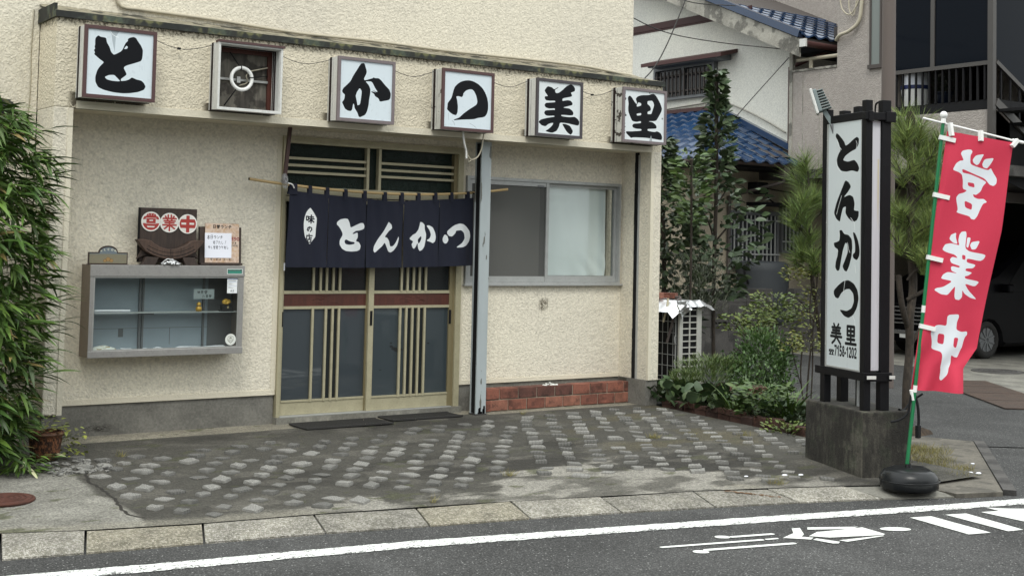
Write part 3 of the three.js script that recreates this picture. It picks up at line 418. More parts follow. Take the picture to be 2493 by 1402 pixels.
{
  const fr = sub('door_frame', shop);
  part('jamb', bx(0.0, 0.03, 0.05, 2.43, -0.52, -0.42), M.bronze, fr); part('jamb', bx(1.792, 1.85, 0.05, 2.43, -0.52, -0.42), M.bronze, fr);
  part('jamb', bx(1.757, 1.79, 0.05, 2.40, -0.52, -0.44), M.bronzeDark, fr);
  part('head', [bx(0.03, 1.792, 2.405, 2.43, -0.52, -0.42), bx(0.0, 1.85, 2.43, 2.465, WZ - 0.02, -0.43)], M.bronze, fr);
  part('transom_rail', [bx(0.03, 1.757, 1.955, 2.03, -0.52, -0.425), bx(0.03, 1.757, 1.90, 1.945, -0.52, -0.43)], M.bronze, fr);
  part('sill', bx(0.03, 1.757, 0.05, 0.062, -0.52, -0.40), M.aluminium, fr);
  const tr = sub('transom_window', shop);
  part('pane', bx(0.03, 1.757, 2.03, 2.405, -0.497, -0.49), M.paneFig, tr);
  part('stile', bx(0.825, 0.85, 2.03, 2.405, -0.49, -0.44), M.bronze, tr); part('stile', bx(0.946, 0.972, 2.03, 2.405, -0.49, -0.44), M.bronze, tr);
  for (const y of [2.277, 2.216, 2.156]) { part('bar', bx(0.03, 0.825, y - 0.011, y + 0.011, -0.478, -0.45), M.bronze, tr); part('bar', bx(0.972, 1.757, y - 0.011, y + 0.011, -0.478, -0.45), M.bronze, tr); }
}
function slidingDoor(name, x0, x1, zf, lowBars, highBars, low, high, hx, mark) {
  const d = sub(name, shop), zb = zf - 0.028, sw = x0 > 0.5 ? 0.052 : 0.03;
  part('stile', bx(x0, x0 + sw, 0.063, 1.95, zb, zf), M.bronze, d); part('stile', bx(x1 - 0.03, x1, 0.063, 1.95, zb, zf), x0 > 0.5 ? M.bronzeDark : M.bronzeDark, d);
  part('kick_panel', [bx(x0 + sw, x1 - 0.03, 0.064, 0.178, zb, zf - 0.004), bx(x0 + sw, x1 - 0.03, 0.174, 0.19, zb, zf + 0.003)], M.bronze, d);
  part('rail', bx(x0 + sw, x1 - 0.03, 0.972, 0.996, zb, zf + 0.002), M.bronze, d); part('rail', bx(x0 + sw, x1 - 0.03, 1.103, 1.13, zb, zf + 0.002), M.bronze, d);
  const wp = part('wood_panel', bx(x0 + sw, x1 - 0.03, 0.996, 1.103, zb, zf - 0.006), M.redWood, d);
  const m = (x0 + x1) / 2 + 0.01, cv = []; const r = rng(x0 * 100 + 3 | 0); for (let k = 0; k < 7; k++) { const y = 1.015 + r() * 0.06, a = m - 0.14 + r() * 0.2; cv.push(tube([[a, y, zf - 0.006], [a + 0.04, y + 0.012, zf - 0.005], [a + 0.09, y, zf - 0.006]], 0.0025, 8, 4)); }
  part('carving', [...cv, bx(m - 0.16, m + 0.16, 1.088, 1.091, zf - 0.007, zf - 0.004)], M.redWood, d);
  part('pane', mark ? plane(x1 - x0 - 0.03 - sw, 0.8).translate((x0 + sw + x1 - 0.03) / 2, 0.58, zb + 0.010) : bx(x0 + sw, x1 - 0.03, 0.18, 0.98, zb + 0.008, zb + 0.012), mark ? M.paneMarked : M.pane, d);
  part('pane', bx(x0 + sw, x1 - 0.03, 1.12, 1.95, zb + 0.008, zb + 0.012), M.paneDark, d);
  part('back_panel', [bx(lowBars[1] - 0.01, lowBars.at(-1) + 0.01, 0.18, 0.98, zb + 0.0125, zb + 0.0145)], M.paneDark, d);
  for (const x of lowBars) part('bar', bx(x - 0.0105, x + 0.0105, 0.17, 0.985, zf - 0.012, zf + 0.006), M.bronze, d);
  for (const x of highBars) part('bar', bx(x - 0.0105, x + 0.0105, 1.118, 1.95, zf - 0.012, zf + 0.006), M.bronze, d);
  for (const q of hx) part('handle', [bx(q - 0.012, q + 0.012, 0.82, 0.95, zf, zf + 0.006, 0.003), bx(q - 0.005, q + 0.005, 0.84, 0.93, zf + 0.005, zf + 0.011, 0.002)], M.black, d);
}
slidingDoor('sliding_door', 0.03, 0.895, -0.462, [0.34, 0.468, 0.534, 0.596], [0.339, 0.408, 0.468, 0.533, 0.597], 0, 0, [0.046], false);
slidingDoor('sliding_door', 0.876, 1.757, -0.43, [1.203, 1.267, 1.332, 1.397, 1.463], [1.209, 1.272, 1.337, 1.4, 1.466], 0, 0, [0.903, 1.738], true);
// sliding window with a screen on the left and a white curtain on the right
{
  const w = sub('sliding_window', shop), zf = -0.425;
  part('window_frame', [bx(1.9, 3.79, 2.182, 2.21, -0.55, zf), bx(1.9, 3.79, 1.187, 1.207, -0.55, zf), bx(1.9, 1.925, 1.207, 2.182, -0.55, zf), bx(3.768, 3.79, 1.207, 2.182, -0.55, zf), bx(1.88, 3.81, 1.172, 1.187, -0.5, -0.405)], M.aluminium, w);
  part('sash', [bx(1.926, 1.96, 1.208, 2.181, -0.47, -0.44), bx(2.838, 2.872, 1.208, 2.181, -0.47, -0.435), bx(1.96, 2.838, 1.208, 1.262, -0.47, -0.44), bx(1.96, 2.838, 2.14, 2.181, -0.47, -0.44)], M.aluminium, w);
  part('sash', [bx(2.873, 2.9, 1.208, 2.181, -0.51, -0.475), bx(3.738, 3.767, 1.208, 2.181, -0.51, -0.475), bx(2.9, 3.738, 1.208, 1.268, -0.51, -0.475), bx(2.9, 3.738, 2.15, 2.181, -0.51, -0.475)], M.aluminium, w);
  part('screen', bx(1.96, 2.838, 1.262, 2.14, -0.456, -0.454), std({ color: lin(0.13, 0.13, 0.122), roughness: 0.9, map: tex(256, 256, (u, v) => { const k = 225 + 25 * Math.sign(Math.sin(u * 402)) * Math.sign(Math.sin(v * 402)); return [k, k, k]; }, { rep: [3, 3] }) }), w);
  parts('screen_edge', [bx(1.961, 2.13, 1.263, 2.139, -0.4535, -0.452), bx(2.775, 2.837, 1.263, 2.139, -0.4535, -0.452)], std({ color: lin(0.075, 0.076, 0.072), roughness: 0.9 }), w);
  part('pane', bx(2.9, 3.738, 1.268, 2.15, -0.494, -0.490), M.glass, w);
  const cg = plane(0.80, 0.85, 1, 1), cp = new THREE.PlaneGeometry(0.77, 0.9, 60, 30), P = cp.attributes.position; for (let i = 0; i < P.count; i++) { const x = P.getX(i), y = P.getY(i); P.setZ(i, 0.006 * Math.sin(x * 26 + 1.5 * Math.sin(y * 4)) + 0.004 * Math.sin(y * 60) * smooth(0.1, 0.3, y) * smooth(0.1, -0.25, x) + 0.008 * Math.sin((x + y) * 30) * smooth(-0.15, -0.35, y) * smooth(-0.1, 0.2, x)); } cp.computeVertexNormals();
  part('curtain', cp.translate(3.28, 1.72, -0.525), std({ color: lin(0.72, 0.76, 0.77), roughness: 0.9 }), w);
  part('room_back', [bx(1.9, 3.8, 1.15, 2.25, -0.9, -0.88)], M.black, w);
  part('label_plate', bx(2.73, 2.81, 2.136, 2.154, -0.44, -0.436), M.aluDark, w);
}
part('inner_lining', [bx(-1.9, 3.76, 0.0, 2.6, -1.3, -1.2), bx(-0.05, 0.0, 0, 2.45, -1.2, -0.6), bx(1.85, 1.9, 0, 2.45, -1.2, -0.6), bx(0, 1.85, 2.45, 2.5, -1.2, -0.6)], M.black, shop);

{ // dark smudge on the wall and damp patch on the plinth
  const spot = (seed, w, h) => { const W = 128, d = new Uint8Array(W * W * 4); for (let y = 0; y < W; y++) for (let x = 0; x < W; x++) { const u = x / W - 0.5, v = y / W - 0.5, q = fbm(x / W, y / W, 9, 4, seed), a = clamp(1.25 - Math.hypot(u * 2.3, v * 2.3) * 1.5 + (q - 0.5) * 1.2) * smooth(0.4, 0.6, fbm(x / W, y / W, 26, 3, seed + 4) + 0.1), i = (y * W + x) * 4; d[i] = d[i + 1] = d[i + 2] = 255 * a * 0.75 * (Math.hypot(u, v) < 0.48 ? 1 : 0); d[i + 3] = 255; } const t = new THREE.DataTexture(d, W, W); t.magFilter = t.minFilter = THREE.LinearFilter; t.needsUpdate = true; return t; };
  part('smudge', plane(0.2, 0.24).translate(2.83, 0.985, WZ + 0.003), new THREE.MeshStandardMaterial({ color: lin(0.13, 0.11, 0.075), alphaMap: spot(3), transparent: true, roughness: 1 }), shop);
  part('damp_patch', plane(0.36, 0.1).translate(-1.5, 0.055, WZ - 0.009), new THREE.MeshStandardMaterial({ color: lin(0.05, 0.047, 0.04), alphaMap: spot(8), transparent: true, roughness: 1 }), shop);
  const r = rng(14), g = []; for (let i = 0; i < 26; i++) { const s = 0.005 + r() * 0.011, m = new THREE.IcosahedronGeometry(s, 1).scale(1.4, 0.6, 1); g.push(m.translate(2.86 + (r() - 0.5) * 0.17, 0.213 + r() * 0.012 * (r() < 0.3 ? 2 : 0.3), -0.30 - r() * 0.05)); } tag(part('bird_droppings', g, M.white, scene), 'white splashed bird droppings on top of the brick step', 'droppings', null, 'stuff');
}
// grey steel post under the beam
{
  const p = thing('support_post', 'weathered pale grey steel post standing between the door and the window', 'post', [1.917, 0, -0.2]);
  const peel = std({ map: tex(512, 512, (u, v) => { const n = fbm(u, v, 5, 5, 8), pl = smooth(0.69, 0.71, fbm(u, v, 11, 5, 118)), k = 1 + 0.16 * (n - 0.5); return [lerp(160, 96, pl) * k, lerp(168, 96, pl) * k, lerp(170, 90, pl) * k]; }, { rep: [1.5, 0.38] }), roughness: 0.6 });
  part('shaft', uvm(extr([[-0.05, -0.05], [0.055, -0.05], [0.055, -0.038], [0.008, -0.038], [0.008, 0.038], [0.055, 0.038], [0.055, 0.05], [-0.05, 0.05], [-0.05, 0.038], [-0.008, 0.038], [-0.008, -0.038], [-0.05, -0.038]].map(([x, y]) => [x, y]), 2.515, 0.002).rotateX(-Math.PI / 2)), peel, p);
  part('shade_fill', bx(-0.046, 0.05, 0.02, 2.5, -0.036, 0.036), M.black, p);  // black infill stands in for the shade inside the open section
  part('rust_foot', (() => { const r = rng(3), g = []; for (let i = 0; i < 9; i++) { const x = -0.05 + r() * 0.1, h = 0.02 + r() * 0.07; g.push(bx(x, x + 0.02, 0, h, 0.046, 0.0535)); } return g; })(), M.black, p);
  part('base_plate', bx(-0.058, 0.062, -0.02, 0.012, -0.056, 0.058), M.darkConcrete, p);
}
// ---------------------------------------------------------------- lettering
function path(c, polys, w, h, ox = 0, oy = 0) { // polygons in thousandths with slightly rounded corners, even-odd
  c.beginPath();
  for (const p of polys) { const n = p.length / 2, X = (i) => ox + p[2 * (i % n)] / 1000 * w, Y = (i) => oy + p[2 * (i % n) + 1] / 1000 * h;
    c.moveTo((X(0) * 0.3 + X(1) * 0.7), (Y(0) * 0.3 + Y(1) * 0.7)); for (let i = 1; i <= n; i++) { const a = 0.7; c.quadraticCurveTo(X(i), Y(i), X(i) * (1 - 0.3) + X(i + 1) * 0.3, Y(i) * 0.7 + Y(i + 1) * 0.3); c.lineTo(X(i) * (1 - a) + X(i + 1) * a, Y(i) * (1 - a) + Y(i + 1) * a); } c.closePath(); }
  c.fill('evenodd');
}
// brush strokes on a 100 x 100 field
const KANJI = {
  aji: [[8, 25, 34, 25, 32, 65, 10, 65, 8, 25], [44, 30, 90, 28], [38, 50, 98, 48], [67, 8, 67, 95], [64, 52, 56, 70, 40, 82], [70, 52, 80, 70, 97, 82]],
  no: [[52, 20, 46, 50, 30, 78, 14, 62, 24, 34, 52, 18, 82, 30, 88, 58, 66, 86]],
  mise: [[50, 3, 52, 18], [15, 20, 92, 19], [18, 20, 16, 60, 4, 95], [55, 32, 55, 60], [56, 45, 86, 43], [34, 62, 82, 62, 78, 93, 36, 93, 34, 62]],
  ei: [[24, 6, 32, 20], [49, 2, 50, 18], [78, 4, 68, 19], [10, 42, 12, 28, 90, 28, 86, 42], [32, 39, 68, 39, 66, 56, 34, 56, 32, 39], [52, 56, 46, 66], [20, 67, 80, 67, 77, 94, 23, 94, 20, 67]],
  gyo: [[40, 2, 40, 22], [60, 2, 60, 22], [20, 6, 28, 19], [80, 6, 72, 19], [8, 24, 92, 24], [34, 27, 40, 37], [66, 27, 60, 37], [15, 39, 85, 39], [22, 51, 78, 51], [8, 64, 92, 64], [50, 40, 50, 98], [46, 66, 12, 93], [54, 66, 90, 92]],
  chu: [[14, 24, 86, 24, 84, 60, 16, 60, 14, 24], [50, 2, 50, 98]],
  mi: [[30, 2, 38, 15], [70, 2, 60, 16], [15, 19, 85, 19], [20, 33, 80, 33], [12, 47, 88, 47], [50, 19, 50, 60], [4, 63, 96, 63], [48, 64, 38, 82, 16, 97], [54, 66, 88, 97]],
  sato: [[20, 5, 80, 5, 80, 50, 20, 50, 20, 5], [20, 28, 80, 28], [50, 5, 50, 92], [18, 70, 82, 70], [5, 93, 95, 93]],
  hi: [[20, 6, 80, 6, 80, 95, 20, 95, 20, 6], [20, 50, 80, 50]], hon: [[8, 30, 92, 29], [50, 4, 50, 96], [47, 32, 12, 78], [53, 32, 90, 76], [32, 75, 68, 75]],
  kae: [[10, 12, 45, 12], [6, 28, 48, 28], [28, 2, 27, 28, 8, 48], [56, 12, 92, 12], [54, 28, 96, 28], [75, 2, 74, 28, 56, 46], [76, 30, 95, 46], [28, 54, 74, 54, 74, 97, 28, 97, 28, 54], [28, 75, 74, 75]],
  ra: [[25, 15, 75, 14], [14, 40, 86, 38, 74, 70, 40, 96]], n: [[16, 22, 34, 36], [18, 90, 60, 70, 88, 30]], chi: [[78, 8, 25, 24], [6, 48, 94, 46], [52, 18, 50, 60, 30, 96]],
  owa: [[28, 4, 12, 26, 34, 30, 14, 54], [8, 58, 40, 54], [26, 58, 26, 96], [66, 4, 46, 38], [58, 22, 88, 22, 50, 70], [64, 40, 92, 66], [60, 76, 78, 82], [56, 90, 82, 98]],
  ryo: [[20, 12, 80, 12, 52, 40, 52, 90, 38, 84]], ka: [[16, 36, 66, 32, 60, 88, 46, 82], [42, 8, 34, 60, 14, 92], [74, 22, 92, 52]], shi: [[30, 8, 28, 70, 46, 92, 80, 72]], ta: [[12, 26, 52, 24], [34, 6, 14, 92], [56, 48, 88, 46], [54, 84, 92, 86]],
  sa: [[8, 30, 92, 30], [32, 8, 32, 62], [70, 8, 68, 60, 44, 94]], bi: [[20, 10, 22, 84, 90, 84], [80, 38, 24, 48], [76, 6, 84, 16], [90, 2, 98, 12]], su: [[14, 16, 80, 16, 50, 60, 10, 94], [54, 56, 92, 94]], ko: [[16, 18, 84, 18, 84, 86], [14, 86, 86, 86]], bar: [[10, 50, 90, 48]], hyphen: [[20, 50, 80, 50]], hi2: [[20, 8, 22, 84, 86, 84], [78, 36, 24, 48]],
};
function glyph(c, k, x, y, w, h, lw, jig = 0, seed = 1) { const r = rng(seed); c.lineWidth = lw; c.lineCap = c.lineJoin = 'round'; for (const s of KANJI[k]) { c.beginPath(); for (let i = 0; i < s.length; i += 2) { const X = x + s[i] / 100 * w + (r() - 0.5) * jig, Y = y + s[i + 1] / 100 * h + (r() - 0.5) * jig; i ? c.lineTo(X, Y) : c.moveTo(X, Y); } c.stroke(); } }
function grime(c, w, h, seed, amount, col = '90,100,106') { const r = rng(seed); for (let i = 0; i < amount; i++) { const x = r() * w, y = r() * h, l = 10 + r() * h * 0.2; c.fillStyle = `rgba(${col},${0.02 + 0.04 * r()})`; c.fillRect(x, y, 1 + r() * 5, l); c.beginPath(); c.ellipse(r() * w, r() * h, 2 + r() * 26, 2 + r() * 14, r() * 3, 0, 7); c.fill(); } }

// ---------------------------------------------------------------- six sign boxes on the beam
const INK = '#0b0d12';
const BOX = [[-1.914, -1.366, 3.132, 2.592], [-0.865, -0.315, 3.121, 2.582], [0.184, 0.732, 3.110, 2.570], [1.209, 1.761, 3.108, 2.567], [2.236, 2.780, 3.116, 2.579], [3.276, 3.841, 3.123, 2.586]];
const NAMES = ['cracked white lightbox with torn character, at the pier end of the beam', 'broken lightbox without a face, showing its bare ring lamp', 'white lightbox with mauve frame between the open box and the torn cable ends', 'white lightbox with one black hook-shaped character and torn cables hanging below', 'clean white lightbox with dark frame and a many-stroke black character, above the window', 'chipped white lightbox with grey frame over the pier beside the blue-tiled house'];
const GL = [GLYPHS.to1, null, GLYPHS.ka1, GLYPHS.tsu1, GLYPHS.mi1, GLYPHS.sato1];
const boxThings = BOX.map(([x0, x1, y1, y0], i) => {
  const frameMat = [M.maroon, M.maroon, M.maroonGrey, M.maroon, std({ color: lin(0.05, 0.042, 0.048), roughness: 0.5 }), M.maroonGrey][i], cx = (x0 + x1) / 2, cy = (y0 + y1) / 2, w = x1 - x0, h = y1 - y0, D = 0.182;
  const t = thing('sign_box', NAMES[i], 'sign', [cx, cy, 0.001], 0, 'sign boxes along the beam'), a = w / 2, b = h / 2, ring = (z0, z1, o, th = 0.02) => [bx(-a + o, a - o, b - o - th, b - o, z0, z1), bx(-a + o, a - o, -b + o, -b + o + th, z0, z1), bx(-a + o, -a + o + th, -b + o + th, b - o - th, z0, z1), bx(a - o - th, a - o, -b + o + th, b - o - th, z0, z1)];
  const side = i === 5 || i === 3 ? std({ map: tex(256, 256, (u, v) => { const ch = smooth(0.64, 0.67, fbm(u, v, 6, 5, 8 + i)), k = 190 + 40 * (fbm(u, v, 5, 4, 3) - 0.5); return [lerp(k, 60, ch), lerp(k, 56, ch), lerp(k * 0.97, 52, ch)]; }, { rep: [2.6, 2.6] }), roughness: 0.6 }) : M.whiteMetal;
  part('housing', [...ring(0, 0.032, 0.004), ...ring(0.062, 0.086, 0.004), ...ring(0.098, D - 0.014, 0.003)], side, t);
  part('band', [...ring(0.032, 0.062, 0), ...ring(0.086, 0.098, 0.012)], M.sealBlack, t);
  if (GL[i]) {
    const fw = 0.026; part('frame', ring(D - 0.014, D + 0.006, 0, fw), frameMat, t);
    const map = canvasTex(640, 640, (c, W, H) => {
      c.fillStyle = i > 3 ? '#d3d9db' : '#ced8de'; c.fillRect(0, 0, W, H); grime(c, W, H, 31 + i, 46); const r = rng(50 + i);
      if (i === 0) { c.fillStyle = 'rgba(96,106,112,0.35)'; c.beginPath(); c.moveTo(220, 0); c.lineTo(300, 0); c.lineTo(268, 60); c.lineTo(262, 210); c.lineTo(240, 120); c.closePath(); c.fill(); c.strokeStyle = '#f2f6f7'; c.lineWidth = 4; c.beginPath(); c.moveTo(216, 4); c.lineTo(236, 38); c.lineTo(262, 52); c.lineTo(296, 60); c.stroke(); }
      if (i === 3) { c.strokeStyle = 'rgba(40,44,48,0.8)'; c.lineWidth = 2; for (const p of [[[110, 560], [140, 590], [150, 620]], [[350, 580], [410, 605], [450, 636]], [[60, 480], [62, 560]]]) { c.beginPath(); p.forEach((q) => c.lineTo(...q)); c.stroke(); } }
      c.fillStyle = INK; path(c, GL[i], W, H);
      if (i === 5) { c.fillStyle = '#1b1e20'; for (let k = 0; k < 26; k++) { c.beginPath(); c.ellipse(r() * 14, r() * H, 3 + r() * 10, 2 + r() * 8, 0, 0, 7); c.fill(); } c.fillRect(395, 0, 10, 24); c.beginPath(); c.ellipse(12, 330, 22, 12, 0, 0, 7); c.fill(); c.fillStyle = 'rgba(150,158,160,0.9)'; c.beginPath(); c.moveTo(405, 640); c.lineTo(418, 590); c.lineTo(432, 560); c.lineTo(446, 600); c.lineTo(452, 640); c.fill(); c.fillStyle = 'rgba(60,64,66,0.5)'; c.fillRect(600, 320, 26, 22); }
    });
    part('face', bx(-a + fw - 0.002, a - fw + 0.002, -b + fw - 0.002, b - fw + 0.002, D - 0.016, D - 0.006).clone(), side, t);
    part('lettered_panel', plane(w - 2 * fw, h - 2 * fw).translate(0, 0, D - 0.004), printed(map), t);
  } else {
    part('frame', [...ring(D - 0.014, D, 0.0, 0.018)], M.whiteMetal, t); part('top_strip', bx(-a - 0.002, a + 0.012, b - 0.006, b + 0.012, 0.12, D + 0.012), M.maroon, t);
    const rusty = std({ map: tex(512, 512, (u, v) => { const s = fbm(u, v * 0.2, 30, 4, 4), n = smooth(0.5, 0.62, fbm(u, v, 6, 5, 9)), k = 0.7 + 0.6 * s; return [lerp(98, 66, n) * k, lerp(94, 62, n) * k, lerp(86, 57, n) * k]; }, { rep: [1.8, 1.8] }), roughness: 0.9 });
    part('back_panel', bx(-a + 0.02, a - 0.02, -b + 0.02, b - 0.02, 0.001, 0.008), rusty, t); part('edge_board', [bx(a - 0.06, a - 0.024, -b + 0.02, b - 0.02, 0.008, 0.03), bx(-a + 0.024, a - 0.02, b - 0.06, b - 0.024, 0.008, 0.028)], M.redWood, t);
    const lz = 0.085, L = new THREE.TorusGeometry(0.088, 0.0145, 12, 48); part('ring_lamp', L.translate(-0.035, 0.0, lz), M.whitePlastic, t, 'bare white ring-shaped fluorescent tube');
    parts('lamp_clip', [beam([-0.12, 0.22, 0.02], [-0.045, 0.085, 0.09], 0.012, 0.006), beam([-0.15, -0.22, 0.02], [-0.075, -0.08, 0.09], 0.012, 0.006), beam([0.22, 0.05, 0.02], [0.045, 0.015, 0.09], 0.012, 0.006), new THREE.TorusGeometry(0.0165, 0.004, 6, 16).rotateY(Math.PI / 2).translate(-0.045, 0.087, lz), new THREE.TorusGeometry(0.0165, 0.004, 6, 16).rotateX(Math.PI / 2).translate(0.052, 0.015, lz)].map((g) => { g.deleteAttribute('uv'); g.setAttribute('uv', new THREE.BufferAttribute(new Float32Array(g.attributes.position.count * 2), 2)); return g; }), M.black, t);
    part('cross_bar', [bx(-a + 0.02, a - 0.06, -0.014, 0.004, 0.02, 0.034), bx(-0.06, -0.03, -0.03, 0.02, 0.02, 0.05)], M.steel, t); part('wiring', [tube([[0.04, 0.06, 0.06], [0.01, 0.03, 0.07], [0.03, -0.02, 0.05], [-0.03, -0.05, 0.03]], 0.004, 20, 6), tube([[0.23, 0.12, 0.02], [0.12, 0.09, 0.04], [0.05, 0.07, 0.06]], 0.006, 16, 6)], M.pipePaint, t);
  }
  return t;
});
// thin wire looped from box to box
const wireLabel = ['from the torn-character box to the open box', 'from the open box to the mauve-framed box', 'from the mauve-framed box to the hook-character box', 'from the hook-character box to the dark-framed box', 'from the dark-framed box to the last box by the house'];
for (let i = 0; i < 5; i++) { const a = BOX[i], b = BOX[i + 1], w = tag(part('sign_wire', tube([[a[1], a[2] - 0.03, 0.06], [lerp(a[1], b[0], 0.3), a[2] - 0.075, 0.045], [lerp(a[1], b[0], 0.6), a[2] - 0.085, 0.035], [b[0], b[2] - 0.02, 0.06], [b[0] + 0.06, b[2] + 0.006, 0.12]], 0.0028, 30, 5), M.cable, scene), 'thin sagging wire ' + wireLabel[i], 'wire', 'wires between the sign boxes'); if (i === 0 || i === 4) part('clip', bx(lerp(a[1], b[0], 0.46) - 0.012, lerp(a[1], b[0], 0.46) + 0.012, a[2] - 0.094, a[2] - 0.078, 0.03, 0.05), M.black, w); }
{ const t = thing('torn_cable', 'pale torn cable ends hanging in a loop below the hook-character lightbox', 'cable', [0, 0, 0]);
  part('strand', tube([[1.50, 2.566, 0.10], [1.515, 2.47, 0.10], [1.55, 2.37, 0.09], [1.60, 2.325, 0.08], [1.66, 2.345, 0.08], [1.70, 2.42, 0.09], [1.715, 2.56, 0.10]], 0.006, 40, 6), M.pipePaint, t);
  part('strand', tube([[1.485, 2.566, 0.11], [1.50, 2.47, 0.11], [1.53, 2.40, 0.10], [1.535, 2.33, 0.10]], 0.009, 20, 6), M.whiteMetal, t); part('strand', tube([[1.60, 2.325, 0.08], [1.585, 2.31, 0.085], [1.56, 2.305, 0.09]], 0.004, 8, 5), M.pipePaint, t); }

// ---------------------------------------------------------------- doorway curtain on a bamboo pole
const NZ = -0.32;
const poleY = (x) => 2.0 + 0.055 * Math.pow((x - 0.98) / 0.98, 2) * (x > 0.98 ? 0.95 : 0.7) + (x < 0 ? 0.0 : 0);
{ const pts = []; for (let i = 0; i <= 20; i++) { const x = lerp(-0.355, 2.285, i / 20); pts.push([x, poleY(x), NZ]); }
  const t = thing('bamboo_pole', 'long bamboo pole carrying the navy doorway curtain', 'pole'); part('cane', tube(pts, 0.0125, 60, 10), M.bamboo, t);
  for (const x of [-0.3, 0.18, 0.62, 1.05, 1.5, 1.95, 2.2]) part('node', new THREE.TorusGeometry(0.0125, 0.002, 6, 14).rotateY(Math.PI / 2).translate(x, poleY(x), NZ), M.bamboo, t);
  part('end_cap', new THREE.CylinderGeometry(0.011, 0.011, 0.004, 12).rotateZ(Math.PI / 2).translate(-0.357, poleY(-0.355), NZ), M.black, t); }
{ const t = thing('pole_hanger', 'brown hanger rod wrapped in clear plastic at the end of the bamboo pole', 'hanger');
  part('hanger_rod', beam([-0.004, 2.545, NZ + 0.02], [-0.045, 2.05, NZ + 0.02], 0.028, 0.028), std({ color: lin(0.06, 0.026, 0.022), roughness: 0.5 }), t);
  const g = new THREE.IcosahedronGeometry(1, 3), p = g.attributes.position; for (let i = 0; i < p.count; i++) { const x = p.getX(i), y = p.getY(i), z = p.getZ(i), q = 0.8 + 0.5 * vnoise(x * 3 + 40, y * 3 + z * 2 + 40, 256, 5); p.setXYZ(i, -0.045 + x * 0.027 * q + 0.01 * Math.max(0, -y), 2.07 + y * 0.055 * q, NZ + 0.025 + z * 0.028 * q); } g.computeVertexNormals(); part('plastic_wrap', g, new THREE.MeshPhysicalMaterial({ color: lin(0.8, 0.82, 0.84), roughness: 0.25, transmission: 0.8, thickness: 0, side: THREE.DoubleSide }), t);
  part('tie', [tube([[-0.02, 2.05, NZ + 0.04], [0.02, 2.04, NZ + 0.04], [0.045, 2.01, NZ + 0.03]], 0.006, 12, 6)], M.whitePlastic, t); }
